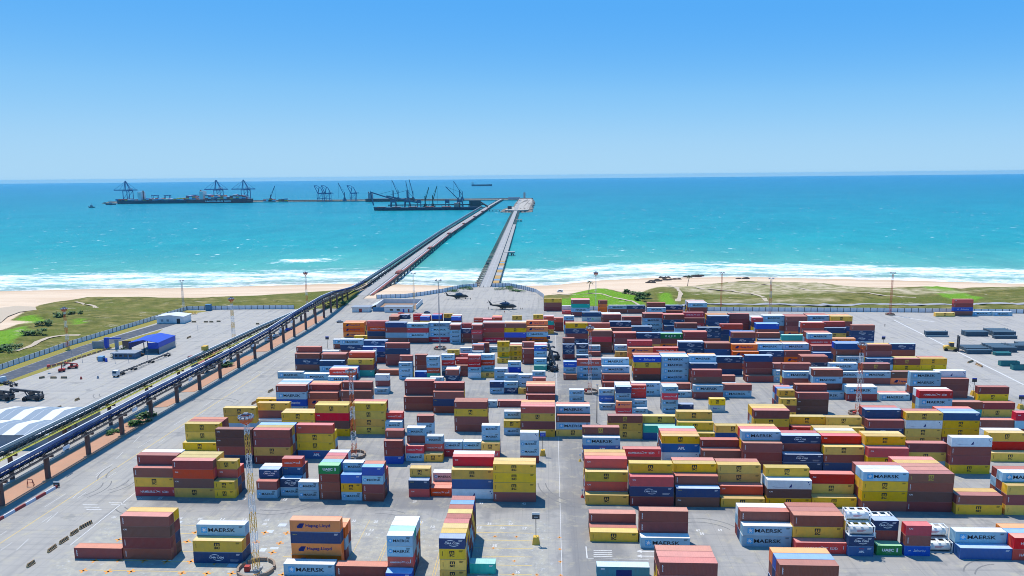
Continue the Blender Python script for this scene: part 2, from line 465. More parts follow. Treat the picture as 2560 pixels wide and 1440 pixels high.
# ------------------------------------------------------------------ shipping containers
CCOL = {  # paint colour of the sides, and of the much paler roof
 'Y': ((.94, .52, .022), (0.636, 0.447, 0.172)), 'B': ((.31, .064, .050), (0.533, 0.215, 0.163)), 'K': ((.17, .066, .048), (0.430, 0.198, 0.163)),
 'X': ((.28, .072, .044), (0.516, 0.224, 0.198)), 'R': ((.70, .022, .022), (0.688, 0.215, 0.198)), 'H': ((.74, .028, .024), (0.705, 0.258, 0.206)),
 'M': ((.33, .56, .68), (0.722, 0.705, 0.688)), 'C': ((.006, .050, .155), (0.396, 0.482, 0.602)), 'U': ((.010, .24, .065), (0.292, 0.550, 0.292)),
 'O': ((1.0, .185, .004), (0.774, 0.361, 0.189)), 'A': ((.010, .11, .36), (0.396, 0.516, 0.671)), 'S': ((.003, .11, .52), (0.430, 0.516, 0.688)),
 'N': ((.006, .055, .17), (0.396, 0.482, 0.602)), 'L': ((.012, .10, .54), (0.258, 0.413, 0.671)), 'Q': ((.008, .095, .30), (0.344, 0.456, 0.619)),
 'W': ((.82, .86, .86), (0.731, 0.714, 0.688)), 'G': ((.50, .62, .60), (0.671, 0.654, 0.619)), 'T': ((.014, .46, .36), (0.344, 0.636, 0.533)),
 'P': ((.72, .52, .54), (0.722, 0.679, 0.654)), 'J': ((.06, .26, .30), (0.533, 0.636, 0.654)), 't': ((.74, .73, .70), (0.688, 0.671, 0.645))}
WORDS = {'Y': ('mustard', ' with dark emblem'), 'B': ('rust-brown', ''), 'K': ('dark brown', ''), 'X': ('brown', ' with yellow emblem'),
 'R': ('red', ' with small code'), 'H': ('red', ' with white lettering'), 'M': ('blue-grey', ' with star emblem'), 'C': ('navy', ' with white arcs'),
 'U': ('green', ' with lettering'), 'O': ('orange', ' with blue emblem'), 'A': ('blue', ' with white letters'), 'S': ('blue', ' with script'),
 'N': ('navy', ''), 'L': ('bright blue', ''), 'Q': ('dark blue', ''), 'W': ('white', ''), 'G': ('grey', ' with lettering'), 'T': ('teal', ''),
 'P': ('lilac-grey', ''), 'J': ('teal patchwork', ''), 't': ('white', '')}
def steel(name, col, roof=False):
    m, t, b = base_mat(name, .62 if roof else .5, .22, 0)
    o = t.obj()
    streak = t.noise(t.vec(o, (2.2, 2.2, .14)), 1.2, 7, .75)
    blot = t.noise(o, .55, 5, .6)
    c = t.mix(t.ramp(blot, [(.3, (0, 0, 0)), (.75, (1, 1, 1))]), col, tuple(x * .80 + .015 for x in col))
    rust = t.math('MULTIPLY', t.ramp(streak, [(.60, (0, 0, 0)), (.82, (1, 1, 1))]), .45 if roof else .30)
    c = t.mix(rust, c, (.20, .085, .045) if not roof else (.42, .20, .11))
    if not roof:
        dust = t.math('MULTIPLY', t.noise(o, 2.2, 3), .07)
        c = t.mix(dust, c, (.42, .34, .25))
    rnd = t.new('ShaderNodeObjectInfo').outputs['Random']
    tint = t.new('ShaderNodeAttribute'); tint.attribute_name = 'tint'
    r2 = t.math('FRACT', t.math('ADD', rnd, tint.outputs['Fac']))
    hsv = t.new('ShaderNodeHueSaturation')
    t.l.new(t.math('MULTIPLY_ADD', r2, .40, .78), hsv.inputs['Value'])
    t.l.new(t.math('MULTIPLY_ADD', t.math('FRACT', t.math('MULTIPLY', r2, 7.3)), .16, .90), hsv.inputs['Saturation'])
    t.l.new(t.math('MULTIPLY_ADD', t.math('FRACT', t.math('MULTIPLY', r2, 13.7)), .022, .491), hsv.inputs['Hue'])
    t.l.new(c, hsv.inputs['Color']); t.l.new(hsv.outputs[0], b.inputs['Base Color'])
    return m
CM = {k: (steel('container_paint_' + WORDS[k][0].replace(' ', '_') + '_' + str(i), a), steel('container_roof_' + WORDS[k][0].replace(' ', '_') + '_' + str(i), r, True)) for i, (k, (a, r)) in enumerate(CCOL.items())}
def flat(name, col, rough=.55):
    m, t, b = base_mat(name, rough, .25)
    n = t.noise(t.obj(), 3.0, 4)
    t.l.new(t.mix(t.ramp(n, [(.4, (0, 0, 0)), (.8, (1, 1, 1))]), col, tuple(x * .8 + .02 for x in col)), b.inputs['Base Color'])
    return m
INK = {'dark': flat('dark_lettering', (.012, .015, .022)), 'white': flat('white_lettering', (.78, .78, .78)), 'sky': flat('star_square_blue', (.07, .40, .72)),
       'navy': flat('navy_lettering', (.006, .02, .16)), 'yellow': flat('yellow_lettering', (.55, .42, .06)), 'green': flat('green_lettering', (.10, .55, .16)),
       'red': flat('red_lettering', (.55, .03, .03)), 'blue': flat('blue_lettering', (.012, .05, .42)), 'grey': flat('grey_lettering', (.5, .5, .52))}
LEN = {4: 12.19, 2: 6.06}; WID = 2.44; ROWP = 2.50
def text_mesh(body, size, bold=.0, shear=0.0, spacing=1.0):
    cu = bpy.data.curves.new('lettering', 'FONT'); cu.body = body; cu.size = size; cu.offset = bold; cu.shear = shear; cu.space_character = spacing
    cu.align_x = 'CENTER'; cu.align_y = 'CENTER'; cu.resolution_u = 2; cu.fill_mode = 'FRONT'
    ob = bpy.data.objects.new('lettering', cu); COL.objects.link(ob)
    dg = bpy.context.evaluated_depsgraph_get(); dg.update()
    me = bpy.data.meshes.new_from_object(ob.evaluated_get(dg))
    v = [tuple(x.co) for x in me.vertices]; f = [tuple(p.vertices) for p in me.polygons]
    bpy.data.objects.remove(ob); bpy.data.curves.remove(cu); bpy.data.meshes.remove(me)
    return v, f
_tc = {}
def put_text(mb, body, x, z, w=None, h=.8, bold=.02, shear=0.0, spacing=1.0):
    k = (body, bold, shear, spacing)
    if k not in _tc: _tc[k] = text_mesh(body, 1.0, bold, shear, spacing)
    v, f = _tc[k]
    if not f: return
    x0 = min(p[0] for p in v); x1 = max(p[0] for p in v); y0 = min(p[1] for p in v); y1 = max(p[1] for p in v)
    sy = h / (y1 - y0); sx = sy if w is None else w / (x1 - x0)
    mb.add([(x + (p[0] - (x0 + x1) / 2) * sx, 0, z + (p[1] - (y0 + y1) / 2) * sy) for p in v], f)
def quad(mb, x0, x1, z0, z1): mb.face([(x0, 0, z0), (x1, 0, z0), (x1, 0, z1), (x0, 0, z1)])
def star(mb, x, z, r, n=7):
    mb.face([(x + rr * math.sin(math.pi * i / n), -.004, z + rr * math.cos(math.pi * i / n)) for i, rr in ((j, r if j % 2 == 0 else r * .36) for j in range(2 * n))][::-1])
def arc(mb, x, z, rx, rz, a0, a1, wd, n=8):
    for i in range(n):
        t0, t1 = (a0 + (a1 - a0) * i / n), (a0 + (a1 - a0) * (i + 1) / n)
        w0, w1 = wd * math.sin(math.pi * (i + .3) / (n + .6)), wd * math.sin(math.pi * (i + 1.3) / (n + .6))
        p = lambda t, k: (x + rx * math.cos(t), 0, z + rz * math.sin(t) + k)
        mb.face([p(t0, -w0), p(t1, -w1), p(t1, w1), p(t0, w0)])
def logo(code, size, h):
    """Lettering of one long side, in the plane y=0, x centred, z up from the floor; list of (ink, MB) pieces."""
    L = LEN[size]; z = h * .52; out = {}
    def g(ink):
        if ink not in out: out[ink] = MB()
        return out[ink]
    s = 1.0 if size == 4 else .56
    if code in 'MP':
        if size == 4:
            quad(g('sky'), -4.95, -3.45, z - .78, z + .72); star(g('white'), -4.2, z - .03, .70)
            put_text(g('dark'), 'MAERSK', .25, z - .02, 6.8, .98, .018)
        else:
            arc_r = .52
            g('sky').face([(-2.2 + arc_r * math.cos(t * math.pi / 8), 0, z + arc_r * math.sin(t * math.pi / 8)) for t in range(16)]); star(g('white'), -2.2, z, .40)
            put_text(g('dark'), 'MAERSK', .40, z - .02, 3.9, .66, .015)
    elif code in 'YX':
        ink = g('dark' if code == 'Y' else 'yellow'); k = 1.0 if size == 4 else .85; x = -.1
        for dx in (-.56, 0, .56): quad(ink, x + (dx - .14) * k, x + (dx + .14) * k, z + .06, z + .66 * k)
        quad(ink, x - .70 * k, x + .70 * k, z + .66 * k, z + .90 * k)
        put_text(ink, 'SC', x, z - .44 * k, 1.40 * k, .68 * k, .05)
        quad(ink, -L / 2 + .7, -L / 2 + .8, z - .55, z + .6)
    elif code == 'H':
        if size == 4:
            put_text(g('white'), 'HAMBURG', -2.3, z - .1, 4.3, .72, .012); put_text(g('white'), 'SÜD', 3.05, z - .05, 1.9, .8, .012)
        else:
            put_text(g('white'), 'HAMBURG', -1.2, z - .15, 2.5, .42, .012); put_text(g('white'), 'SÜD', 1.75, z - .12, 1.1, .46, .012)
        k = s; w = g('white'); x = .75 * k + (0 if size == 4 else .15)
        w.face([(x - .95 * k, 0, z + .62 * k), (x + .15 * k, 0, z + .1 * k), (x + .9 * k, 0, z - .45 * k), (x + .1 * k, 0, z - .12 * k)][::-1])
        w.face([(x - .9 * k, 0, z - .45 * k), (x, 0, z - .16 * k), (x + 1.1 * k, 0, z + .18 * k), (x + .1 * k, 0, z + .16 * k)])
        quad(w, L / 2 - .75, L / 2 - .6, z - .3, z + .6)
    elif code == 'C':
        k = 1.0 if size == 4 else .95
        put_text(g('white'), 'CMA CGM', 0 if size == 2 else -.4, z, 3.6 * k, .5 * k, .03)
        w = g('white'); x = 0 if size == 2 else -.4
        arc(w, x - .4 * k, z - .35, 1.7 * k, 1.1 * k, R(45), R(140), .09); arc(w, x + .4 * k, z + .35, 1.7 * k, 1.1 * k, R(225), R(318), .09)
        if size == 4:
            for q in (0, .28): quad(g('grey'), 3.0, 5.1 - q, z - .62 - q, z - .50 - q)
    elif code == 'U':
        sp = 1.0
        put_text(g('white'), 'U  A  S  C' if size == 4 else 'UASC', -.3, z + .05, 5.4 if size == 4 else 2.9, .75, .05)
        quad(g('white'), L / 2 - 1.3, L / 2 - .95, z - .45, z + .55); put_text(g('white'), 'UNITED ARAB', -.2, z - .68, 1.3, .14, .0)
    elif code == 'O':
        n = g('navy'); x = -3.6 * s
        for i, (a, b) in enumerate(((-.62, .15), (-.1, .62))):
            n.face([(x + a * 1.2 * s, 0, z - .62 * s), (x + (a + .5) * 1.2 * s, 0, z - .62 * s), (x + (b + .45) * s, 0, z + .62 * s), (x + (b - .2) * s, 0, z + .62 * s), (x + (a - .15) * s, 0, z - .1)])
        put_text(n, 'Hapag-Lloyd', .75 * s, z - .02, 6.0 * s, .95 * s + .05, .028)
    elif code == 'A':
        put_text(g('white'), 'APL', .3 * s, z - .12, 2.4 * s, .85 * s + .1, .07); quad(g('red'), -.7 * s, 1.4 * s, z + .56, z + .72)
    elif code == 'S':
        put_text(g('white'), 'Safmarine', .9 * s, z, 5.2 * s, 1.0 * s + .1, .0, .35); put_text(g('white'), 'SAF', -3.3 * s, z, 1.1 * s, .6 * s, .02)
    elif code == 'G':
        put_text(g('blue'), 'log', -1.6 * s, z, 2.5 * s, 1.5 * s + .1, .03); put_text(g('green'), 'in.', 1.0 * s, z + .1, 1.5 * s, 1.1 * s, .03)
    elif code == 'R':
        put_text(g('white'), 'CAI', -L / 2 + 1.15, z + .45, .95, .42, .03)
    elif code == 'K' and size == 4:
        put_text(g('white'), 'CAI', -L / 2 + 1.0, z + .5, .95, .40, .03)
    elif code in 'BK':
        w = g('white')
        for i in range(6):
            quad(w, -L / 2 + .55, -L / 2 + .75 + .06 * (i % 2), z + .75 - .26 * i - .17, z + .75 - .26 * i)
    elif code == 'N':
        put_text(g('yellow'), 'SEACO', -L / 2 + 1.1, z + .7, 1.1, .26, .02)
    elif code == 'W':
        quad(g('navy'), L / 2 - 1.1, L / 2 - .8, z + .55, z + .85); quad(g('navy'), L / 2 - .75, L / 2 - .5, z + .05, z + .28)
        if size == 4:
            b = g('navy'); b.face([(-.2, 0, z - .9), (.6, 0, z - .85), (.65, 0, z + .25)]); arc(g('grey'), -2.2, z - .2, 2.8, .75, R(185), R(300), .07)
    elif code == 'J':
        quad(g('white'), -L / 2 + .9, -L / 2 + 1.8, z + .65, z + .95); quad(g('navy'), -1.6, 2.0, -.2 + z - .7, z + .62)
    if code in 'MCYNHAQLTGX':
        w = g('white' if code not in 'MY' else 'dark')
        for i in range(3): quad(w, L / 2 - 1.5, L / 2 - .55 - .1 * i, h - .45 - .16 * i, h - .37 - .16 * i) if code not in 'HX' else None
    return [(k, v) for k, v in out.items() if v.f]
def container_meshes(size, h):
    """body (corrugated walls, posts, rails), roof (ribbed sheet) and one door leaf, origin at the middle of the floor."""
    L = LEN[size]; W = WID; b = MB(); x0, x1 = -L / 2, L / 2
    for sx in (x0, x1 - .16):
        for sy in (-W / 2, W / 2 - .16): b.box(sx, sx + .16, sy, sy + .16, 0, h)
    for sy in (-W / 2, W / 2 - .1):
        b.box(x0 + .16, x1 - .16, sy + .012 + (.05 if sy < 0 else 0), sy + .088 - (.05 if sy > 0 else 0), 0, .16); b.box(x0 + .16, x1 - .16, sy + .012, sy + .088, h - .10, h - .01)
    for sx in (x0 + .012, x1 - .088): b.box(sx, sx + .076, -W / 2 + .16, W / 2 - .16, 0, .16); b.box(sx, sx + .076, -W / 2 + .16, W / 2 - .16, h - .12, h - .01)
    n = int((L - .32) / .278); p = (L - .32) / n
    for sgn in (-1, 1):
        row = []
        for i in range(n):
            xa = x0 + .16 + p * i
            for fx, d in ((.0, .0), (.26, .0), (.5, .036), (.76, .036)): row.append((xa + p * fx, sgn * (W / 2 - .03 - d)))
        row.append((x1 - .16, sgn * (W / 2 - .03)))
        k = len(row); v = [(x, y, .15) for x, y in row] + [(x, y, h - .1) for x, y in row]
        f = [(i, i + 1, k + i + 1, k + i) for i in range(k - 1)]
        b.add(v, f if sgn < 0 else [q[::-1] for q in f])
    m = 9; row = []                                       # corrugated front end at +x
    for i in range(m):
        ya = -W / 2 + .16 + (W - .32) / m * i
        for fy, d in ((0, 0), (.26, 0), (.5, .045), (.76, .045)): row.append((x1 - .03 - d, ya + (W - .32) / m * fy))
    row.append((x1 - .03, W / 2 - .16)); k = len(row)
    b.add([(x, y, .15) for x, y in row] + [(x, y, h - .1) for x, y in row], [(i, i + 1, k + i + 1, k + i) for i in range(k - 1)])
    b.box(x0 + .1, x1 - .1, -W / 2 + .1, W / 2 - .1, .02, .1)
    r = MB(); n = int(L / .55); rows = []
    for i in range(n + 1):
        x = x0 + .1 + (L - .2) * i / n
        for dx, z in ((-.07, 0), (0, .03), (.07, 0)): rows.append((min(max(x + dx, x0 + .1), x1 - .1), h - .035 + z))
    k = len(rows)
    r.add([(x, -W / 2 + .1, z) for x, z in rows] + [(x, W / 2 - .1, z) for x, z in rows], [(i, i + 1, k + i + 1, k + i) for i in range(k - 1)])
    for sy in (-W / 2, W / 2 - .1): r.box(x0 + .02, x1 - .02, sy + .003, sy + .097, h - .05, h + .002)
    for sx in (x0, x1 - .1): r.box(sx + .003, sx + .097, -W / 2 + .1, W / 2 - .1, h - .05, h + .003)
    d = MB()                                              # one door leaf, hinged on the y=0 side, 1.06 wide, facing -x
    d.box(-.05, 0, .0, 1.055, .17, h - .13)
    for yy in (.28, .78):
        d.tube((-.085, yy, .12), (-.085, yy, h - .1), .026, n=6)
        for zz in (.25, h * .5, h - .25): d.box(-.11, -.05, yy - .07, yy + .07, zz - .04, zz + .04)
    d.cur = 0
    return b.mesh('container_body', [CM['B'][0]]), r.mesh('container_roof', [CM['B'][1]]), d.mesh('door_leaf', [CM['B'][0]])
CMESH = {}
def cm(size, h):
    if (size, h) not in CMESH: CMESH[size, h] = container_meshes(size, h)
    return CMESH[size, h]
LMESH = {}
def lm(code, size, h):
    k = (code, size, h)
    if k not in LMESH:
        mb = MB(); mats = []
        for ink, p in logo(code, size, h): mats.append(INK[ink]); mb.cur = len(mats) - 1; mb.add(p.v, p.f)
        LMESH[k] = mb.mesh('lettering', mats) if mb.f else None
    return LMESH[k]
def tank_meshes():
    fr = MB(); L = 6.06; W = WID; h = 2.59
    for sx in (-L / 2, L / 2 - .16):
        for sy in (-W / 2, W / 2 - .16): fr.box(sx, sx + .16, sy, sy + .16, 0, h)
        for z in (.0, h - .14): fr.box(sx + .01, sx + .15, -W / 2 + .16, W / 2 - .16, z, z + .14)
        fr.bar((sx + .08, -W / 2 + .1, .1), (sx + .08, 0, 1.0), .09); fr.bar((sx + .08, W / 2 - .1, .1), (sx + .08, 0, 1.0), .09)
    for sy in (-W / 2, W / 2 - .12):
        for z in (.02, h - .13): fr.box(-L / 2 + .16, L / 2 - .16, sy, sy + .12, z, z + .11)
    for x in (-1.9, 0, 1.9): fr.box(x - .3, x + .3, -W / 2 + .12, W / 2 - .12, h - .12, h - .06)
    tk = MB(); secs = []
    for x, r in ((-2.85, .35), (-2.75, .85), (-2.55, 1.09), (2.55, 1.09), (2.75, .85), (2.85, .35)):
        secs.append([(x, r * math.cos(t * math.pi / 10), 1.27 + r * math.sin(t * math.pi / 10)) for t in range(20)])
    tk.loft(secs); tk.tube((0, 0, 2.3), (0, 0, 2.47), .3, n=12)
    lb = MB()
    for i in range(3): quad(lb, -1.2, .9 - .3 * i, 1.5 - .2 * i, 1.58 - .2 * i)
    return fr.mesh('tank_frame', [CM['W'][0]]), tk.mesh('tank_shell', [CM['t'][0]], True), lb.mesh('lettering', [INK['red']])
TANK = tank_meshes()

# ---- where every bay stands: solved from where its front corner shows, then pushed apart where two bays would touch
def code_for_hidden(i): return 'BYKNBM'[i % 6]
class Bay: pass
bays = []
for ln in BAYS.strip().split('\n'):
    a, phrase = ln.split(' ; '); p = a.split(); tx, ty, ts = TILE[p[0]]
    q = Bay(); q.size = int(p[4]); q.rows = p[5:]; q.phrase = phrase
    px, pt = tx + float(p[1]) / ts, ty + float(p[2]) / ts
    n = len(q.rows[0]); hs = [2.9] * n if q.size == 4 else [2.59] * n
    if p[3] != '-':
        pb = ty + float(p[3]) / ts; bx = px
        for _ in range(6):
            g = at(bx, pb); z = height_at(g, pt); tx_, ty_ = proj((g.x, g.y, z)); bx += px - tx_
        k = max(0, min(n, round((z - 2.59 * n) / .31))); hs = [2.9] * k + [2.59] * (n - k)
        if q.size == 2: hs = [2.59] * n
    g = at(px, pt, sum(hs)); q.x, q.y, q.h = g.x, g.y, hs
    q.len = LEN[q.size]; q.dep = ROWP * len(q.rows); bays.append(q)
for it in range(60):                          # move touching bays apart by half the overlap each
    moved = 0
    for i, a in enumerate(bays):
        for b in bays[i + 1:]:
            ox = min(a.x + a.len, b.x + b.len) - max(a.x, b.x) + .06
            oy = min(a.y + a.dep, b.y + b.dep) - max(a.y, b.y) + .06
            if ox > 0 and oy > 0:
                moved += 1
                if ox < oy * 1.0:
                    s = 1 if a.x + a.len / 2 < b.x + b.len / 2 else -1
                    a.x -= s * ox / 2; b.x += s * ox / 2
                else:
                    s = 1 if a.y + a.dep / 2 < b.y + b.dep / 2 else -1
                    if a.dep >= b.dep * 1.9: b.y += s * oy
                    elif b.dep >= a.dep * 1.9: a.y -= s * oy
                    else: a.y -= s * oy / 2; b.y += s * oy / 2
    if not moved: break
print('BAY OVERLAPS LEFT', moved, 'after', it)
items = []                                    # (id, code, size, h, x, y, z, label)
ROWW = ['front row', 'second row', 'third row', 'fourth row', 'fifth row']
for bi, q in enumerate(bays):
    for ri, row in enumerate(q.rows):
        hs = list(q.h[:len(row)]) + [q.h[-1]] * max(0, len(row) - len(q.h)); z = 0.0
        for ti, c in enumerate(row):
            hid = c == '?'; code = code_for_hidden(bi + ri + ti) if hid else c
            h = 2.59 if code == 't' else hs[ti]
            rnd = random.Random(bi * 131 + ri * 17 + ti)
            n = len(row); tier = '' if n == 1 else ('topmost ' if ti == n - 1 else ('lowest ' if ti == 0 else ('second-tier ' if ti == 1 else 'third-tier ')))
            w = WORDS[code]; kind = 'tank container' if code == 't' else 'container'
            lab = tier + w[0] + ' ' + kind + w[1] + ', ' + (ROWW[ri] + ', ' if len(q.rows) > 1 else '') + q.phrase
            items.append(dict(id=(bi, ri, ti), hid=hid, code=code, size=q.size, h=h, x=q.x + q.len / 2 + rnd.uniform(-.05, .05),
                              y=q.y + WID / 2 + ri * ROWP + rnd.uniform(-.02, .02), z=z, label=lab, right=q.x > 45, tint=rnd.random()))
            z += h + .045
def make_container(it):
    L = LEN[it['size']]; h = it['h']
    if it['code'] == 't':
        e = empty('tank_container', (it['x'], it['y'], it['z']), 0, it['label'], 'tank container', 'white tank containers')
        link('frame', TANK[0], e); link('tank', TANK[1], e); link('lettering', TANK[2], e, (0, -1.12, 0)); return e
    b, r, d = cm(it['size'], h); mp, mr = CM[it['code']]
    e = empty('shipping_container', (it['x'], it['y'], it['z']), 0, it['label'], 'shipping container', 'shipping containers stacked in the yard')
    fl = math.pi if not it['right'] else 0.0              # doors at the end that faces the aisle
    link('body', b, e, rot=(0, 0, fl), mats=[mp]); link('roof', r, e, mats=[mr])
    for s in (0, 1):
        o = link('door', d, e, rot=(0, 0, fl), mats=[mp]); x = -L / 2 + .06; y = -1.065 if s == 0 else .01
        o.location = (x, y, 0) if fl == 0 else (-x, -y, 0)
    m = lm(it['code'], it['size'], h)
    if m: link('lettering', m, e, (0, -WID / 2 + .022, 0))
    return e
def make_rest(rest):
    """Every container past the 300 largest, as one object."""
    V, F, MI, T = [], [], [], []; mats = []; mi = {}
    def slot(m):
        if m.name not in mi: mi[m.name] = len(mats); mats.append(m)
        return mi[m.name]
    cache = {}
    def arr(me):
        if me.name not in cache: cache[me.name] = ([tuple(v.co) for v in me.vertices], [(tuple(p.vertices), p.material_index) for p in me.polygons])
        return cache[me.name]
    for it in rest:
        if it['code'] == 't': continue
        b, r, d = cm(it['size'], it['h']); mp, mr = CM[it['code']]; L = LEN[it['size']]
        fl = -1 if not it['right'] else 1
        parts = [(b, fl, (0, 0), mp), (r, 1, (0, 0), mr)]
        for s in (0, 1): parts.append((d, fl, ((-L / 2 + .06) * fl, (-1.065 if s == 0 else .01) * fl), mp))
        m = None if it['hid'] else lm(it['code'], it['size'], it['h'])
        if m: parts.append((m, 1, (0, -WID / 2 + .022), None))
        for me, s, (ox, oy), mt in parts:
            v, f = arr(me); n0 = len(V)
            V += [(it['x'] + ox + s * p[0], it['y'] + oy + s * p[1], it['z'] + p[2]) for p in v]
            for q, k in f: F.append(tuple(i + n0 for i in q)); MI.append(slot(mt or me.materials[k]))
            T += [it['tint']] * len(v)
    me = bpy.data.meshes.new('stacked_containers'); me.from_pydata(V, [], F)
    for m in mats: me.materials.append(m)
    me.polygons.foreach_set('material_index', MI)
    at_ = me.attributes.new('tint', 'FLOAT', 'POINT'); at_.data.foreach_set('value', T); me.update()
    return link('stacked_containers', me)
# the 298 containers that show largest are things of their own; the others, smaller or mostly hidden, are one object
TOP = {tuple(int(v) for v in k.split('.')) for k in '''0.0.0 1.0.0 1.0.1 1.0.2 1.0.3 1.1.3 2.0.0 2.0.1 2.1.2 3.0.0 3.0.1 3.0.2 3.0.3 5.0.0 6.0.0 7.0.0 7.1.1 7.1.2 7.1.3 8.0.1 8.0.2 8.0.3 10.0.0 11.0.0 11.0.1 11.0.2 11.1.3 12.0.0 12.0.1 12.0.2 12.0.3 13.0.0 13.0.1 13.1.2 13.1.3 14.0.0 14.0.1 14.1.2 15.0.1 15.1.2 15.1.3 16.0.1 17.0.0 17.0.2 17.0.3 18.0.1 18.0.2 18.1.3 19.0.0 19.0.1 19.0.2 19.0.3 20.0.1 20.1.2 21.0.0 21.2.1 22.0.0 22.0.1 22.0.2 22.1.3 23.0.0 23.0.1 23.0.2 23.0.3 24.0.0 24.1.1 24.1.2 25.0.1 25.0.2 25.0.3 26.0.0 26.0.1 26.0.2 26.0.3 27.0.0 27.0.1 27.0.2 27.0.3 28.1.2 29.0.2 31.0.2 31.0.3 32.0.2 32.1.3 33.0.2 33.1.3 34.0.2 35.0.2 35.0.3 36.0.0 36.0.1 36.0.2 36.0.3 38.0.2 38.1.3 39.0.1 39.1.3 41.0.0 41.1.2 42.0.1 43.0.1 44.0.1 44.1.3 45.0.0 45.0.1 45.1.2 45.1.3 46.0.2 46.1.3 47.0.0 47.0.1 47.0.2 47.0.3 49.0.0 51.0.1 51.0.2 51.0.3 52.0.3 53.0.1 53.0.2 53.1.3 57.0.0 57.1.1 59.0.2 60.1.2 61.0.2 63.0.0 64.0.0 159.0.3 160.0.3 168.0.2 168.1.3 169.1.1 169.2.2 169.3.3 171.0.2 172.0.0 172.0.1 172.1.2 172.1.3 173.0.1 179.0.0 179.0.1 179.0.2 184.0.1 184.1.2 185.1.2 185.2.3 186.0.2 186.1.3 187.0.0 187.0.1 187.0.2 188.0.1 189.0.1 189.1.2 190.0.1 190.0.2 190.1.3 191.0.1 192.0.0 192.0.1 192.1.2 192.1.3 193.0.0 193.0.1 193.0.2 193.1.3 194.0.2 194.1.3 195.0.1 195.0.2 195.0.3 196.0.1 196.0.2 196.0.3 197.0.1 197.0.2 198.0.0 198.0.1 198.0.2 198.0.3 199.0.0 199.1.1 199.1.2 200.0.0 200.0.1 200.0.2 200.1.3 201.0.0 201.1.1 201.1.2 202.0.0 202.0.1 202.0.2 202.0.3 202.1.3 202.2.3 203.0.0 203.0.1 203.0.2 203.0.3 204.0.0 204.0.1 205.0.0 205.0.1 205.0.2 205.1.3 206.0.0 206.1.1 206.1.2 206.2.3 207.0.0 207.0.1 207.0.2 207.1.3 208.0.0 208.0.1 208.1.2 208.2.3 209.0.0 209.1.1 209.2.2 209.2.3 210.0.0 210.1.0 210.2.1 211.0.0 211.1.1 211.1.2 212.0.0 212.0.1 212.1.2 212.2.2 213.0.0 213.1.1 213.1.2 213.2.2 213.3.2 214.0.0 214.0.1 215.0.0 215.1.1 215.1.2 216.0.0 216.0.1 216.0.2 218.0.0 218.1.1 219.0.1 220.0.3 220.1.3 220.2.3 221.0.0 222.0.3 222.1.3 222.2.3 243.1.3 245.1.3 249.0.0 249.1.1 249.1.3 250.0.2 253.0.2 254.0.1 256.1.2 256.2.3 257.1.2 257.1.3 259.0.0 259.0.1 259.0.2 259.1.3 260.0.2 260.0.3 261.1.2 262.1.2 263.0.2 263.1.3 264.0.0 264.0.1 265.0.0 267.0.2 267.0.3 268.0.2 268.1.3 269.0.2 269.0.3 270.0.1 271.0.0 271.0.1 272.0.0 272.0.1 273.0.1 275.1.3 277.0.1 278.0.1 279.0.2'''.split()}
for it in items:
    if it['id'] in TOP or it['code'] == 't': make_container(it)
rest = [it for it in items if it['id'] not in TOP]
tag(make_rest(rest), 'smaller and farther shipping containers stacked in the yard behind the nearest ones', 'container stacks', kind='stuff')
# ------------------------------------------------------------------ terrain, beach, yard, sea
def interp(tab, x):
    if x <= tab[0][0]: return tab[0][1]
    for (a, b), (c, d) in zip(tab, tab[1:]):
        if x <= c: return b + (d - b) * (x - a) / (c - a)
    return tab[-1][1]
SHORE = [(-6000, 380), (-1500, 520), (-492, 618), (-406, 629), (-316, 635), (-240, 650), (-176, 661), (-136, 652), (-68, 640), (3, 646), (49, 676), (96, 691), (184, 698), (305, 675), (417, 648), (620, 612), (1500, 500), (6000, 350)]
ys = lambda x: interp(SHORE, x)
def inside(poly, x, y):
    c = False; j = len(poly) - 1
    for i in range(len(poly)):
        xi, yi = poly[i]; xj, yj = poly[j]
        if (yi > y) != (yj > y) and x < (xj - xi) * (y - yi) / (yj - yi) + xi: c = not c
        j = i
    return c
def edge_dist(poly, x, y):
    best = 1e9; j = len(poly) - 1
    for i in range(len(poly)):
        (ax, ay), (bx, by) = poly[j], poly[i]; dx, dy = bx - ax, by - ay
        t = max(0, min(1, ((x - ax) * dx + (y - ay) * dy) / (dx * dx + dy * dy + 1e-9)))
        best = min(best, math.hypot(x - ax - t * dx, y - ay - t * dy)); j = i
    return best
def W(pts, z=0.0): return [tuple(at(px, py, z)[:2]) for px, py in pts]
YARD = [(-272.5, -500), (-272.5, 390), (-260, 497), (-179, 502), (-150, 503), (-150, 560), (-146, 610), (-143, 545), (-134, 546), (-111, 549), (-86, 574), (-64, 603), (-40, 604), (-34, 605), (-10, 573), (-3.5, 547), (-3, 497), (109, 492.5), (212, 489), (330, 482), (900, 470), (900, -500)]
GL = W([(-160, 1010), (-160, 840), (0, 826), (52, 808), (100, 806), (60, 803), (25, 801), (60, 780), (100, 762), (140, 754), (175, 750), (240, 742), (350, 740), (400, 744), (500, 744), (560, 741), (640, 739), (793, 727), (850, 722), (900, 722), (900, 775), (0, 1010)])
GR_ = W([(1355, 738), (1427, 734), (1470, 724), (1506, 720), (1530, 725), (1559, 732), (1580, 738), (1605, 730), (1625, 722), (1646, 717), (1731, 715), (1780, 707), (1852, 698), (1913, 700), (2000, 702), (2085, 710), (2146, 717), (2218, 720), (2303, 714), (2340, 716), (2400, 722), (2424, 715), (2560, 710), (2900, 706), (2900, 800), (1355, 790)])
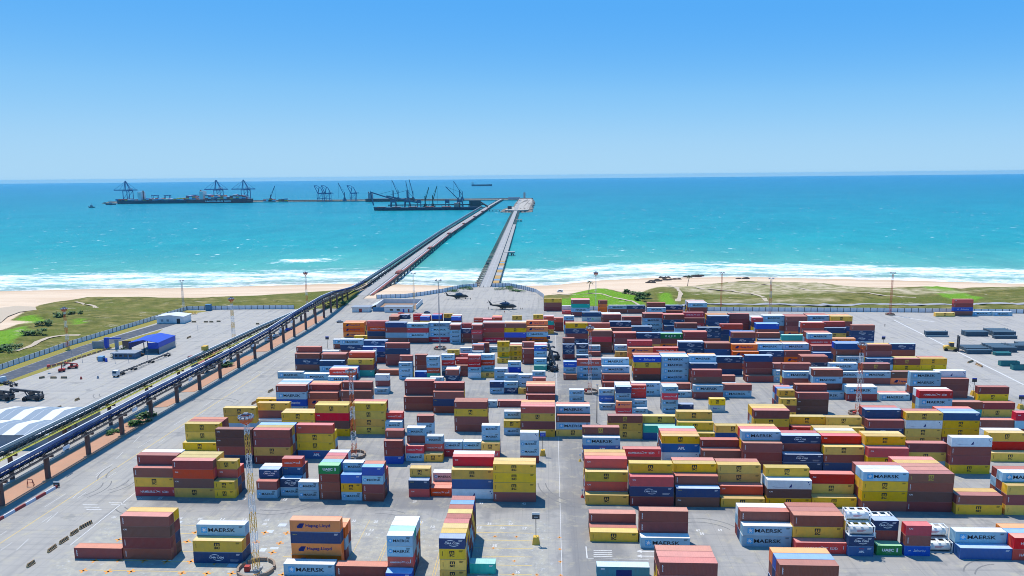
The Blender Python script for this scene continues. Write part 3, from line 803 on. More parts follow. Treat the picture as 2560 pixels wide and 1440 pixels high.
LUSH = [W(p) for p in ([(1410, 760), (1426, 735), (1470, 724), (1506, 720), (1535, 727), (1560, 733), (1600, 748), (1625, 768), (1480, 770)], [(25, 801), (60, 790), (110, 795), (122, 804), (60, 812)],
        [(-100, 840), (0, 828), (70, 812), (80, 832), (60, 852), (20, 880), (-60, 905)], [(172, 808), (215, 800), (228, 815), (180, 825)], [(2290, 716), (2330, 714), (2420, 735), (2470, 752), (2420, 765), (2350, 748)],
        [(1360, 750), (1400, 745), (1480, 772), (1360, 775)], [(1640, 742), (1680, 735), (1700, 770), (1640, 770)])]
DRY = [W(p) for p in ([(1760, 752), (1900, 750), (2100, 748), (2100, 758), (1760, 762)], [(2080, 712), (2200, 722), (2290, 722), (2420, 730), (2560, 715), (2560, 728), (2300, 745), (2100, 735)], [(1640, 715), (1780, 707), (1913, 700), (2085, 710), (2200, 722), (2150, 740), (1900, 745), (1700, 735)], [(1600, 765), (1900, 772), (1900, 778), (1600, 776)])]
random.seed(11)
from mathutils import noise as MN
def tz(x, y):
    s = ys(x) - y
    if inside(YARD, x, y): return -.45
    g = 1 if (inside(GL, x, y) or inside(GR_, x, y)) else 0
    base = .0
    if s < 85: base = .0 - (85 - s) / 85 * 4.2
    if s < 12: base = -3.6 - (12 - s) * .12
    k = min(edge_dist(GL if x < -100 else GR_, x, y) / 14, 1) if g else 0
    ky = min(edge_dist(YARD, x, y) / 22, 1)
    n = MN.noise((x * .018, y * .03, 0)) + .5 * MN.noise((x * .06, y * .08, 5)) + .35 * MN.noise((x * .16, y * .2, 9))
    z = base + ky * (k * (1.5 + 1.9 * n) + (1 - k) * .25 * MN.noise((x * .03, y * .05, 3)))
    if inside(LUSH[0], x, y): z += 1.8 * min(edge_dist(LUSH[0], x, y) / 14, 1)
    return z - .12
xs = [-6000, -3500, -2200, -1500, -1100, -800, -620] + [-520 + 5 * i for i in range(209)] + [640, 820, 1100, 1500, 2200, 3500, 6000]
S_ROWS = [(-900, 0), (-300, 0), (100, 0), (200, 0)] + [(260 + 4.5 * i, 0) for i in range(60)]
V = []; A = {'grass': [], 'lush': [], 'dry': [], 'wet': []}
ny = 0
rows_t = [i / 45 for i in range(46)]
for x in xs:
    y_end = ys(x) + 34; col = [(-900), (-300), (100), (200)] + [260 + (y_end - 260) * i / 100 for i in range(101)] if y_end > 300 else [-900 + (y_end + 900) * i / 104 for i in range(105)]
    ny = len(col)
    for y in col:
        V.append((x, y, tz(x, y)))
        gin = inside(GL, x, y) or inside(GR_, x, y) or y < 290
        d = edge_dist(GL if x < -100 else GR_, x, y) if y > 250 else 20
        A['grass'].append((.5 + .5 * min(d / 7, 1)) if gin else .5 - .5 * min(d / 7, 1))
        lu = 0
        for p in LUSH:
            if inside(p, x, y): lu = max(lu, min(edge_dist(p, x, y) / 6, 1))
        A['lush'].append(lu)
        A['dry'].append(max([min(edge_dist(p, x, y) / 12, 1) if inside(p, x, y) else 0 for p in DRY]))
        A['wet'].append(max(0, 1 - (ys(x) - y - 4) / 34) if ys(x) - y < 38 else 0)
F = [(i * ny + j, (i + 1) * ny + j, (i + 1) * ny + j + 1, i * ny + j + 1) for i in range(len(xs) - 1) for j in range(ny - 1)]
me = bpy.data.meshes.new('terrain'); me.from_pydata(V, [], F); me.polygons.foreach_set('use_smooth', [True] * len(F))
for k, v in A.items(): me.attributes.new(k, 'FLOAT', 'POINT').data.foreach_set('value', v)
m, t, b = base_mat('dune_ground', .95, .1)
P = t.pos()
def attr(t, n): nd = t.new('ShaderNodeAttribute'); nd.attribute_name = n; return nd.outputs['Fac']
n_big = t.noise(t.vec(P, (.02, .035, .02)), 1, 5, .6); n_mid = t.noise(t.vec(P, (.10, .16, .1)), 1, 6, .65); n_f = t.noise(P, .9, 5, .7)
sand = t.mix(n_mid, (.56, .43, .305), (.66, .52, .385))
sand = t.mix(t.math('MULTIPLY', t.ramp(t.noise(t.vec(P, (.012, .09, .1)), 1, 4), [(.45, (0, 0, 0)), (.62, (1, 1, 1))]), .35), sand, (.46, .30, .18))
sand = t.mix(t.math('MULTIPLY', attr(t, 'wet'), .75), sand, (.42, .28, .17))
gr = t.ramp(n_mid, [(.28, (.045, .054, .009)), (.42, (.105, .105, .024)), (.56, (.175, .155, .046)), (.72, (.30, .24, .10))])
gr = t.mix(t.ramp(n_big, [(.42, (0, 0, 0)), (.66, (1, 1, 1))]), gr, t.ramp(n_f, [(.3, (.045, .07, .010)), (.7, (.16, .165, .03))]))
lush = t.ramp(n_f, [(.25, (.05, .12, .006)), (.5, (.12, .25, .014)), (.75, (.22, .34, .04))])
gr = t.mix(t.ramp(t.math('ADD', t.math('MULTIPLY', attr(t, 'lush'), .75), t.math('MULTIPLY', n_mid, .5)), [(.34, (0, 0, 0)), (.72, (1, 1, 1))]), gr, lush)
dryc = t.ramp(n_mid, [(.32, (.15, .15, .05)), (.47, (.27, .24, .12)), (.60, (.46, .38, .26))])
gr = t.mix(attr(t, 'dry'), gr, dryc)
gr = t.mix(t.ramp(t.noise(t.vec(P, (.045, .11, .1)), 1, 6, .7), [(.61, (0, 0, 0)), (.69, (1, 1, 1))]), gr, (.42, .345, .25))
gm = t.ramp(t.math('ADD', attr(t, 'grass'), t.math('MULTIPLY_ADD', n_f, .5, -.25)), [(.42, (0, 0, 0)), (.58, (1, 1, 1))])
t.l.new(t.mix(gm, sand, gr), b.inputs['Base Color'])
t.l.new(t.bump(t.math('ADD', n_f, t.noise(P, .35, 4)), .6, .5), b.inputs['Normal'])
me.materials.append(m); tag(link('terrain', me), kind='structure')
def strip(name, pts, w, mat, dz=.12, step=4, kind='structure', ends=None):   # a ribbon that follows the terrain
    mb = MB(); P2 = []
    for (x0, y0), (x1, y1) in zip(pts, pts[1:]):
        n = max(1, int(math.hypot(x1 - x0, y1 - y0) / step))
        P2 += [(x0 + (x1 - x0) * i / n, y0 + (y1 - y0) * i / n) for i in range(n)]
    P2.append(pts[-1]); L, Rr = [], []
    for i, (x, y) in enumerate(P2):
        a = P2[max(i - 1, 0)]; c = P2[min(i + 1, len(P2) - 1)]; dx, dy = c[0] - a[0], c[1] - a[1]; d = math.hypot(dx, dy) or 1
        ww = w * (.8 + .5 * MN.noise((x * .1, y * .1, 2))) / 2; nx, nyy = -dy / d * ww, dx / d * ww
        zz = max(tz(x, y), tz(x + nx, y + nyy), tz(x - nx, y - nyy)) + dz
        L.append((x + nx, y + nyy, zz)); Rr.append((x - nx, y - nyy, zz))
    n = len(L); mb.add(L + Rr, [(i, n + i, n + i + 1, i + 1) for i in range(n - 1)])
    return tag(mb.build(name, mat), kind=kind)
SANDP = paint('path_sand', (.47, .385, .285), .95, .1, dirt=(.36, .28, .2), wear=.5, var=0)
GREYR = paint('road_grey', (.30, .30, .32), .9, .15, dirt=(.40, .36, .30), wear=.4, var=0, scale=.08)
strip('sand_path', W([(1380, 733), (1430, 739), (1500, 748), (1580, 762), (1600, 768)]), 3.2, SANDP)
strip('sand_path', W([(1671, 712), (1690, 722), (1702, 740), (1694, 758)]), 4.0, SANDP)
strip('sand_path', W([(1720, 717), (1760, 727), (1830, 730), (1880, 738), (1908, 748), (1916, 757)]), 4.0, SANDP)
strip('sand_path', W([(1820, 706), (1900, 711), (2000, 723), (2100, 735), (2200, 745), (2290, 750)]), 3.5, SANDP)
strip('sand_path', W([(190, 759), (235, 766), (243, 776)]), 3.0, SANDP)
strip('sand_path', W([(40, 882), (85, 867), (125, 850), (165, 840), (200, 838)]), 4.5, SANDP)
strip('beach_road', [(70, 505), (110, 512.5), (200, 514), (300, 512), (500, 505), (900, 495)], 7.0, GREYR, .12)
# lagoon left behind on the sand at the far left
lag, t, b = base_mat('lagoon_water', .9, .1); b.inputs['Base Color'].default_value = (.44, .36, .27, 1)
lp = W([(-90, 790), (-30, 775), (40, 766), (88, 768), (92, 776), (50, 781), (20, 792), (4, 806), (-20, 822), (-90, 826)])
lz = max(tz(x, y) for x, y in lp) + .1
mb = MB(); mb.face([(x, y, lz) for x, y in lp][::-1] if True else []); tag(mb.build('lagoon', lag), kind='structure')

# ---- the container yard: one sheet of worn concrete and asphalt
m, t, b = base_mat('yard_pavement', .9, .15)
P = t.pos(); sep = t.new('ShaderNodeSeparateXYZ'); t.l.new(P, sep.inputs[0])
nb = t.noise(P, .018, 6, .6); nm = t.noise(P, .09, 7, .68); nf = t.noise(P, .9, 6, .7); ns = t.noise(t.vec(P, (.5, .025, 1)), 1, 5, .6); ns2 = t.noise(t.vec(P, (.025, .5, 1)), 1, 5, .6)
c = t.mix(t.ramp(nm, [(.30, (0, 0, 0)), (.70, (1, 1, 1))]), (.245, .238, .225), (.345, .330, .305))
c = t.mix(t.ramp(nb, [(.38, (0, 0, 0)), (.62, (1, 1, 1))]), c, (.31, .29, .262))
def rect(x0, x1, y0, y1, soft=3.0):
    n = t.math('MULTIPLY_ADD', t.noise(P, .16, 4), soft * 2.4, -soft * 1.2)
    f = []
    for o, lo, hi in ((sep.outputs[0], x0, x1), (sep.outputs[1], y0, y1)):
        oo = t.math('ADD', o, n)
        f.append(t.math('MULTIPLY_ADD', t.math('SUBTRACT', oo, lo), 1 / soft, 0, True)); f.append(t.math('MULTIPLY_ADD', t.math('SUBTRACT', hi, oo), 1 / soft, 0, True))
    r = f[0]
    for q in f[1:]: r = t.math('MULTIPLY', r, q)
    return r
dark = t.mix(nm, (.155, .150, .146), (.225, .217, .205))
for (x0, x1, y0, y1, k) in ((-118, 200, 189, 205, .95), (3, 21, 60, 430, .8), (-100, 140, 226, 240, .45), (-90, 90, 292, 306, .4)):
    c = t.mix(t.math('MULTIPLY', rect(x0, x1, y0, y1), k), c, dark)
c = t.mix(t.math('MULTIPLY', rect(-270, -165, 100, 500, 6), .55), c, (.42, .395, .355))
c = t.mix(t.math('MULTIPLY', rect(-148, -112, 60, 520, 5), .7), c, (.355, .335, .300))
c = t.mix(t.math('MULTIPLY', rect(140, 500, 300, 490, 8), .7), c, (.39, .365, .335))
c = t.mix(t.math('MULTIPLY', rect(-140, -4, 500, 605, 6), .8), c, (.38, .35, .31))
c = t.mix(t.math('MULTIPLY', t.ramp(ns, [(.50, (0, 0, 0)), (.70, (1, 1, 1))]), .45), c, (.14, .14, .15))
c = t.mix(t.math('MULTIPLY', t.ramp(ns2, [(.53, (0, 0, 0)), (.72, (1, 1, 1))]), .40), c, (.15, .15, .16))
c = t.mix(t.math('MULTIPLY', t.ramp(t.noise(P, .22, 5, .7), [(.53, (0, 0, 0)), (.70, (1, 1, 1))]), .5), c, (.46, .41, .28))
c = t.mix(t.math('MULTIPLY', t.ramp(t.noise(P, .13, 3), [(.62, (0, 0, 0)), (.68, (1, 1, 1))]), .35), c, (.12, .125, .13))
c = t.mix(t.math('MULTIPLY', nf, .25), c, (.20, .20, .20))
vor = t.new('ShaderNodeTexBrick'); vor.offset = 0; vor.inputs['Scale'].default_value = 1; vor.inputs['Mortar Size'].default_value = .05; vor.inputs['Brick Width'].default_value = 7.3; vor.inputs['Row Height'].default_value = 5.1
t.l.new(P, vor.inputs['Vector'])
c = t.mix(t.math('MULTIPLY', vor.outputs['Fac'], .35), c, (.13, .13, .13))
st = t.mix(t.ramp(t.noise(P, .33, 7, .75), [(.42, (0, 0, 0)), (.62, (1, 1, 1))]), (.27, .27, .26), (.43, .40, .31))
st = t.mix(t.ramp(t.noise(P, .8, 4, .7), [(.58, (0, 0, 0)), (.70, (1, 1, 1))]), st, (.50, .52, .53))
st = t.mix(t.math('MULTIPLY', t.ramp(t.noise(t.vec(P, (.06, .4, 1)), 1, 4), [(.55, (0, 0, 0)), (.72, (1, 1, 1))]), .5), st, (.17, .17, .17))
for (x0, x1, y0, y1) in ((-122, 2, 118, 186), (24, 140, 108, 150)):
    c = t.mix(t.math('MULTIPLY', rect(x0, x1, y0, y1), .62), c, st)
t.l.new(c, b.inputs['Base Color']); t.l.new(t.bump(nf, .25, .05), b.inputs['Normal'])
mb = MB(); mb.face([(x, y, 0) for x, y in YARD][::-1])
me = mb.mesh('container_yard', [m])
import bmesh
bm_ = bmesh.new(); bm_.from_mesh(me); bmesh.ops.recalc_face_normals(bm_, faces=bm_.faces)
if bm_.faces[:][0].normal.z < 0: bmesh.ops.reverse_faces(bm_, faces=bm_.faces)
bmesh.ops.triangulate(bm_, faces=bm_.faces); bm_.to_mesh(me); bm_.free()
tag(link('container_yard', me), kind='structure')

# ---- sea
sx = [-30000, -14000, -7000, -4000, -2600, -1900, -1400] + [-1000 + 25 * i for i in range(81)] + [1400, 1900, 2600, 4000, 7000, 14000, 30000]
sdist = [-14, -4, 4, 12, 20] + [28 + 10 * i for i in range(30)]
while sdist[-1] < 19000: sdist.append(sdist[-1] * 1.09 + 6)
V, D = [], []
for x in sx:
    for d in sdist:
        k = 1 if d < 600 else max(0, 1 - (d - 600) / 2500)
        V.append((x, (ys(x) * k + 600 * (1 - k)) + d, SEA_Z)); D.append(d)
ny = len(sdist)
F = [(i * ny + j, (i + 1) * ny + j, (i + 1) * ny + j + 1, i * ny + j + 1) for i in range(len(sx) - 1) for j in range(ny - 1)]
me = bpy.data.meshes.new('sea'); me.from_pydata(V, [], F); me.attributes.new('offshore', 'FLOAT', 'POINT').data.foreach_set('value', D)
m, t, b = base_mat('sea_water', .38, .05)
P = t.pos(); off = attr(t, 'offshore')
nbig = t.noise(t.vec(P, (.0012, .004, 1)), 1, 5, .6); off2 = t.math('ADD', off, t.math('MULTIPLY_ADD', nbig, 160, -80))
lg = t.math('LOGARITHM', t.math('MAXIMUM', off2, 6), 10)                     # 10 m = 1 ... 10 km = 4
def q(d): return (math.log10(d)) / 4.4
col = t.ramp(t.math('DIVIDE', lg, 4.4), [(q(10), (.32, .36, .27)), (q(55), (.19, .38, .29)), (q(160), (.085, .34, .265)), (q(420), (.006, .26, .26)), (q(1100), (.000, .21, .245)), (q(3000), (.000, .150, .225)), (q(9000), (.000, .130, .265)), (q(20000), (.02, .16, .33))])
ripple = t.math('ADD', t.math('MULTIPLY', t.noise(t.vec(P, (.030, .014, 1)), 1, 8, .75), .55), t.math('MULTIPLY', t.noise(t.vec(P, (.0045, .0035, 1), (0, 0, .25)), 1, 6, .65), .45))
col = t.mix(t.math('MULTIPLY', t.ramp(ripple, [(.40, (0, 0, 0)), (.60, (1, 1, 1))]), .75), t.mix(.15, col, (.03, .42, .45)), t.mix(.40, col, (.0, .09, .16)))
# foam: the surf, the breakers farther out and scattered white caps
f1 = t.noise(t.vec(P, (.018, .055, 1), (0, 0, .06)), 1, 10, .76); f2 = t.noise(t.vec(P, (.09, .13, 1)), 1, 8, .8); f3 = t.noise(t.vec(P, (.0035, .010, 1)), 1, 2)
offn = t.math('ADD', off, t.math('MULTIPLY_ADD', f3, 70, -35))
surf = t.ramp(t.math('DIVIDE', offn, 400), [(0, (.20, .20, .20)), (.03, (.14, .14, .14)), (.07, (.10, .10, .10)), (.11, (.185, .185, .185)), (.17, (.155, .155, .155)), (.22, (.195, .195, .195)), (.28, (.11, .11, .11)), (.36, (.015, .015, .015)), (.5, (.05, .05, .05)), (.6, (0, 0, 0)), (1, (0, 0, 0))])
fm = t.math('ADD', t.math('ADD', t.math('MULTIPLY', f1, .55), t.math('MULTIPLY', f2, .45)), surf)
foam = t.ramp(fm, [(.60, (0, 0, 0)), (.66, (.45, .45, .45)), (.74, (1, 1, 1))])
cap = t.noise(t.vec(P, (.055, .045, 1)), 1, 6, .72); capm = t.noise(t.vec(P, (.006, .012, 1)), 1, 3)
caps = t.math('MULTIPLY', t.ramp(cap, [(.62, (0, 0, 0)), (.655, (1, 1, 1))]), t.ramp(capm, [(.38, (0, 0, 0)), (.60, (1, 1, 1))]))
brk = t.math('SUBTRACT', 1.0, t.math('MAXIMUM', t.math('ABSOLUTE', t.math('DIVIDE', t.math('SUBTRACT', off, 205), 34)), t.math('ABSOLUTE', t.math('DIVIDE', t.math('ADD', t.new('ShaderNodeSeparateXYZ').outputs[0], 290), 60))))
sp = [n for n in t.n if n.type == 'SEPXYZ'][-1]; t.l.new(P, sp.inputs[0])
brk2 = t.ramp(t.math('ADD', t.math('MULTIPLY', t.math('MAXIMUM', brk, 0.0), .22), t.math('MULTIPLY_ADD', f1, .5, t.math('MULTIPLY', f2, .5))), [(.60, (0, 0, 0)), (.68, (1, 1, 1))])
brk2 = t.math('MULTIPLY', brk2, t.math('GREATER_THAN', brk, 0.0))
allf = t.math('MAXIMUM', t.math('MAXIMUM', foam, t.math('MULTIPLY', caps, .75)), brk2)
t.l.new(t.mix(allf, col, (.80, .82, .82)), b.inputs['Base Color'])
t.l.new(t.math('MULTIPLY_ADD', allf, .5, .30, True), b.inputs['Roughness'])
wv = t.math('ADD', t.noise(t.vec(P, (.10, .30, 1)), 1, 5, .6), t.math('MULTIPLY', t.noise(t.vec(P, (.5, 1.2, 1)), 1, 3), .3))
t.l.new(t.bump(wv, .55, 1.2), b.inputs['Normal'])
me.materials.append(m); tag(link('sea', me), kind='structure')

# ---- painted markings and strips on the yard
WHITE_P = paint('road_paint_white', (.56, .55, .53), .85, .2, dirt=(.27, .27, .26), wear=.9, var=0, scale=.8)
YELL_P = paint('road_paint_yellow', (.62, .44, .14), .8, .2, dirt=(.30, .29, .27), wear=.8, var=0, scale=.8)
ORNG_P = paint('road_paint_orange', (.72, .30, .06), .8, .2, dirt=(.30, .28, .25), wear=.5, var=0, scale=.8)
def sheet_lines(name, mat, segs, z=.006):
    mb = MB()
    for (x0, y0, x1, y1, w) in segs:
        d = math.hypot(x1 - x0, y1 - y0) or 1; nx, ny_ = -(y1 - y0) / d * w / 2, (x1 - x0) / d * w / 2
        mb.face([(x0 - nx, y0 - ny_, z), (x1 - nx, y1 - ny_, z), (x1 + nx, y1 + ny_, z), (x0 + nx, y0 + ny_, z)])
    return tag(mb.build(name, mat), kind='structure')
def along(px0, px1, y0, y1, w, dash=None, gap=0):          # a road line through two pixels, from depth y0 to y1
    a, b = at(*px0), at(*px1); k = (b.x - a.x) / (b.y - a.y); f = lambda y: a.x + k * (y - a.y); out = []
    if not dash: return [(f(y0), y0, f(y1), y1, w)]
    y = y0
    while y < y1: out.append((f(y), y, f(min(y + dash, y1)), min(y + dash, y1), w)); y += dash + gap
    return out
segs = []
segs += along((123, 1300), (236, 1196), 120, 470, .16, 6, 9); segs += along((150, 1275), (330, 1153), 120, 470, .14, 4, 11)
segs += along((257, 1297), (335, 1234), 168, 203, .30); segs += along((60, 1300), (150, 1243), 120, 430, .14, 9, 14)
segs += along((1405, 1440), (1398, 1180), 130, 420, .14)
for px, py in ((225, 1262), (230, 1268), (235, 1274), (290, 1257), (296, 1262)): q_ = at(px, py); segs.append((q_.x - 2.2, q_.y, q_.x + 2.2, q_.y, .35))
for k in range(5): q_ = at(1484, 1376 + 5 * k); segs.append((q_.x, q_.y, q_.x + 4.6, q_.y, .28))
q_ = at(1465, 1366); q2 = at(1468, 1396); segs.append((q_.x, q_.y, q2.x, q2.y, .3)); segs.append((q2.x, q2.y, q2.x + 15, q2.y, .15))
a_, b_ = at(2235, 800), at(2560, 962)
segs.append((a_.x, a_.y, b_.x, b_.y, .9)); segs += [(a_.x + 6, a_.y + 14, a_.x + 22, a_.y - 6, 1.1)]
sheet_lines('white_road_lines', WHITE_P, segs)
segs = along((90, 1300), (316, 1153), 110, 330, .25)
for i in range(5):
    x = -49 + 7.2 * i
    segs += [(x, 150, x, 184, .13), (x + .6, 150, x + .6, 184, .13)] if i % 2 else [(x, 152, x, 184, .12)]
for i in range(9): segs.append((-24 + (i % 3) * .7, 150 + 4.0 * i, -4, 150 + 4.0 * i, .2))
for i in range(8): segs.append((-66 + (i % 3) * .7, 151 + 4.4 * i, -56, 151 + 4.4 * i, .2))
for i in range(7): segs.append((-112 + (i % 3) * .7, 152 + 4.6 * i, -80, 152 + 4.6 * i, .2))
for k in range(5): segs += [(-44 + k * 7.5, 130, -44 + k * 7.5, 148, .12)]
sheet_lines('yellow_bay_lines', YELL_P, segs, .010)
segs = []; rr = random.Random(5)
for i in range(9):
    for j in range(8):
        x, y = -112 + i * 6.1 + rr.uniform(-.3, .3), 141 + j * 5.0 + rr.uniform(-.3, .3)
        if rr.random() < .8: segs += [(x - 1.0, y, x + 1.0, y, .5), (x, y - 1.0, x, y + 1.0, .5)]
for i in range(4):
    for j in range(6):
        x, y = -14 + i * 5.6, 146 + j * 6
        if rr.random() < .6: segs += [(x - .5, y, x + .5, y, .3), (x, y - .5, x, y + .5, .3)]
sheet_lines('orange_corner_marks', ORNG_P, segs, .014)
PATCH = paint('pale_concrete_patch', (.50, .53, .56), .9, .15, dirt=(.36, .37, .38), wear=.6, var=0, scale=.5)
segs = []
for i in range(40):
    x, y = rr.uniform(-116, -70), rr.uniform(136, 182); segs.append((x - rr.uniform(.6, 1.6), y, x + rr.uniform(.6, 1.6), y, rr.uniform(.8, 1.7)))
sheet_lines('pale_concrete_patches', PATCH, segs, .002)
mb = MB()
def ground_text(s, px, py, w, h):
    g = at(px, py)
    k = (s, .03, 0, 1.0)
    if k not in _tc: _tc[k] = text_mesh(s, 1.0, .03)
    v, f = _tc[k]; x0 = min(p[0] for p in v); x1 = max(p[0] for p in v); y0 = min(p[1] for p in v); y1 = max(p[1] for p in v)
    mb.add([(g.x + (p[0] - (x0 + x1) / 2) / (x1 - x0) * w, g.y + (p[1] - (y0 + y1) / 2) / (y1 - y0) * h, .008) for p in v], f)
for s, px, py in (('01', 350, 1246), ('03', 400, 1246), ('11', 610, 1247), ('15', 713, 1249), ('27', 1037, 1254), ('33', 1203, 1258), ('06', 285, 1293), ('08', 450, 1296), ('09', 500, 1297), ('11', 556, 1298), ('13', 612, 1299), ('15', 668, 1300), ('00', 662, 1310),
                  ('22', 885, 1302), ('25', 940, 1304), ('20', 1053, 1306), ('36', 1224, 1309), ('37', 1277, 1310), ('17', 1312, 1321), ('16', 1257, 1320), ('15', 1199, 1319), ('13', 1082, 1317), ('12', 930, 1325), ('15', 920, 1336), ('35', 1237, 1364), ('36', 1294, 1430), ('42', 1310, 1259), ('47', 1745, 1326), ('50', 1755, 1334), ('69', 1800, 1325)):
    ground_text(s, px, py, 1.15, 1.3)
tag(mb.build('bay_numbers', WHITE_P), kind='structure')
mb = MB()
for px, py in ((1590, 1378), (1590, 1390)):
    g = at(px, py); mb.face([(g.x, g.y, .008), (g.x + 1.4, g.y - .8, .008), (g.x + 1.4, g.y + .8, .008)]); mb.face([(g.x + 1.4, g.y - .2, .008), (g.x + 4.6, g.y - .2, .008), (g.x + 4.6, g.y + .2, .008), (g.x + 1.4, g.y + .2, .008)])
tag(mb.build('lane_arrows', WHITE_P), kind='structure')
EARTH = paint('red_earth', (.44, .25, .165), .95, .1, dirt=(.36, .27, .20), wear=.5, var=0, scale=.15)
def slab(name, poly, z, mat, z0=-.3): mb = MB(); mb.prism(poly, z0, z); return tag(mb.build(name, mat), kind='structure')
for (x0, x1, y0, y1) in ((-168.5, -157.4, 120, 268), (-164, -156.2, 279, 292), (-164.5, -155, 300, 366), (-161, -151.2, 374, 474)):
    s_ = (y1 - y0) * .02
    slab('earth_strip', [(x0 + 2, y0), (x1 - 1, y0 + 1), (x1 + s_, y1 - 3), (x1 - 2 + s_, y1), (x0 + 3 + s_, y1 - 1), (x0 + s_ * .3, (y0 + y1) / 2), (x0, y0 + 3)], .12, EARTH)
VERGE = paint('dry_grass_verge', (.24, .21, .045), .95, .1, dirt=(.36, .25, .10), wear=.7, var=0, scale=.2)
TAR = paint('old_dark_asphalt', (.075, .085, .105), .9, .15, dirt=(.20, .19, .18), wear=.7, var=0, scale=.08)
slab('grass_verge', [(-272, 300), (-265.5, 300), (-264, 386), (-252, 478), (-240, 494), (-259, 496), (-271, 386)], .05, VERGE)
slab('side_road', [(-265, 290), (-254, 290), (-252, 380), (-240, 452), (-249, 470), (-263.5, 386)], .035, TAR)
slab('grass_verge', [(-254, 295), (-250, 310), (-246, 360), (-238, 420), (-241, 432), (-251, 384)], .06, VERGE)

TYRE = paint('tyre_mark', (.175, .172, .168), .9, .1, dirt=(.27, .26, .24), wear=1.0, var=0, scale=.6)
mb = MB(); rr = random.Random(9)
def tyre(cx, cy, r, a0, a1, w=.34):
    n = 14
    for off in (0, 2.3):
        for i in range(n):
            t0, t1 = R(a0 + (a1 - a0) * i / n), R(a0 + (a1 - a0) * (i + 1) / n); q = r + off
            mb.face([(cx + (q) * math.cos(t0), cy + q * math.sin(t0), .011), (cx + (q + w) * math.cos(t0), cy + (q + w) * math.sin(t0), .011), (cx + (q + w) * math.cos(t1), cy + (q + w) * math.sin(t1), .011), (cx + q * math.cos(t1), cy + q * math.sin(t1), .011)])
for px, py in ((270, 1185), (300, 1215), (240, 1225), (330, 1275), (700, 1275), (960, 1285), (1385, 1235), (1370, 1080), (1780, 1310), (2200, 1370), (2450, 1420), (1390, 1000), (1385, 940), (2300, 870), (2420, 960), (560, 1000), (180, 960), (250, 990), (420, 880), (2000, 1000), (1830, 990)):
    g_ = at(px, py); a0 = rr.uniform(0, 360); r = rr.uniform(7, 16); tyre(g_.x - r * math.cos(R(a0 + 30)), g_.y - r * math.sin(R(a0 + 30)), r, a0, a0 + rr.uniform(40, 95))
tag(mb.build('tyre_marks', TYRE), kind='structure')
# ------------------------------------------------------------------ walls, masts, conveyors, piers, sheds
CONC = paint('concrete', (.34, .34, .33), .9, .15, dirt=(.16, .14, .12), wear=.45, var=.08, scale=.4)
PANEL = paint('painted_concrete_panel', (.74, .74, .76), .8, .2, dirt=(.45, .45, .45), wear=.4, var=.06, scale=.5)
DARKC = paint('stained_concrete', (.16, .10, .085), .9, .15, dirt=(.05, .04, .04), wear=.5, var=.10, scale=.4)
STEELD = paint('dark_steel', (.035, .04, .05), .5, .4, dirt=(.12, .07, .04), wear=.4)
NAVYS = paint('blue_roof_sheet', (.035, .085, .25), .45, .4, dirt=(.35, .38, .42), wear=.3, scale=.2)
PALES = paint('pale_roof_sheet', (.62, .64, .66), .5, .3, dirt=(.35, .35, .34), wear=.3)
GREYS = paint('grey_sheet', (.27, .30, .34), .5, .3, dirt=(.16, .16, .17), wear=.3)
ORANGE = paint('orange_paint', (.70, .13, .03), .5, .3, dirt=(.3, .12, .06), wear=.3)
WHITE = paint('white_paint', (.72, .72, .70), .6, .3, dirt=(.35, .32, .28), wear=.3)
YELLOW = paint('yellow_paint', (.66, .40, .05), .5, .3, dirt=(.25, .17, .06), wear=.3)
REDP = paint('red_paint', (.48, .05, .035), .5, .3, dirt=(.2, .05, .04), wear=.3)
BLUEP = paint('blue_paint', (.012, .06, .46), .45, .35, dirt=(.05, .08, .25), wear=.2)
BLACK = paint('black_rubber', (.015, .015, .017), .8, .2, dirt=(.08, .07, .06), wear=.4)
GLASS = base_mat('dark_glass', .08, .6)[0]; GLASS.node_tree.nodes['Principled BSDF'].inputs['Base Color'].default_value = (.02, .03, .04, 1)
BROWNP = paint('brown_pipe', (.30, .085, .06), .6, .3, dirt=(.2, .08, .05), wear=.4)
GREENY = paint('yellow_green_rail', (.42, .42, .06), .6, .3)
LAMPM = paint('lamp_housing', (.30, .32, .36), .4, .4)

def wall(pts, h, label, pitch, cat='wall', every=1, capmat=None):
    r = empty('perimeter_wall', (pts[0][0], pts[0][1], 0), 0, label, cat); o = Vector((pts[0][0], pts[0][1], 0))
    mb = MB(); posts = []
    for a, b in zip(pts, pts[1:]):
        d = math.hypot(b[0] - a[0], b[1] - a[1]); n = max(1, round(d / pitch)); ux, uy = (b[0] - a[0]) / d, (b[1] - a[1]) / d
        for i in range(n):
            s0, s1 = d * i / n + .16, d * (i + 1) / n - .16
            mb.bar((a[0] + ux * s0 - o.x, a[1] + uy * s0 - o.y, h / 2 - .2), (a[0] + ux * s1 - o.x, a[1] + uy * s1 - o.y, h / 2 - .2), .14, h + .4)
            posts.append((a[0] + ux * d * i / n - o.x, a[1] + uy * d * i / n - o.y, math.atan2(uy, ux)))
        if b is pts[-1]: posts.append((b[0] - o.x, b[1] - o.y, math.atan2(uy, ux)))
    mb.build('panels', PANEL, r)
    p = MB(); p.box(-.16, .16, -.15, .15, -.4, h + .12); pm = p.mesh('wall_post', [STEELD])
    for x, y, a in posts[:100]: link('post', pm, r, (x, y, 0), (0, 0, a))
    if len(posts) > 100:
        q = MB()
        for x, y, a in posts[100:]: q.box(x - .16, x + .16, y - .15, y + .15, -.4, h + .12)
        tag(q.build('more_posts', STEELD, r), kind='stuff')
    return r
wall([(-272, 300), (-272, 345), (-271.2, 386), (-258.5, 497)], 2.7, 'long pale panel wall climbing between left dune grass and side road', 3.6)
wall([(-258.2, 497.4), (-226, 500.2), (-182, 502)], 2.7, 'straight pale panel wall behind the back of the left truck yard', 4.2)
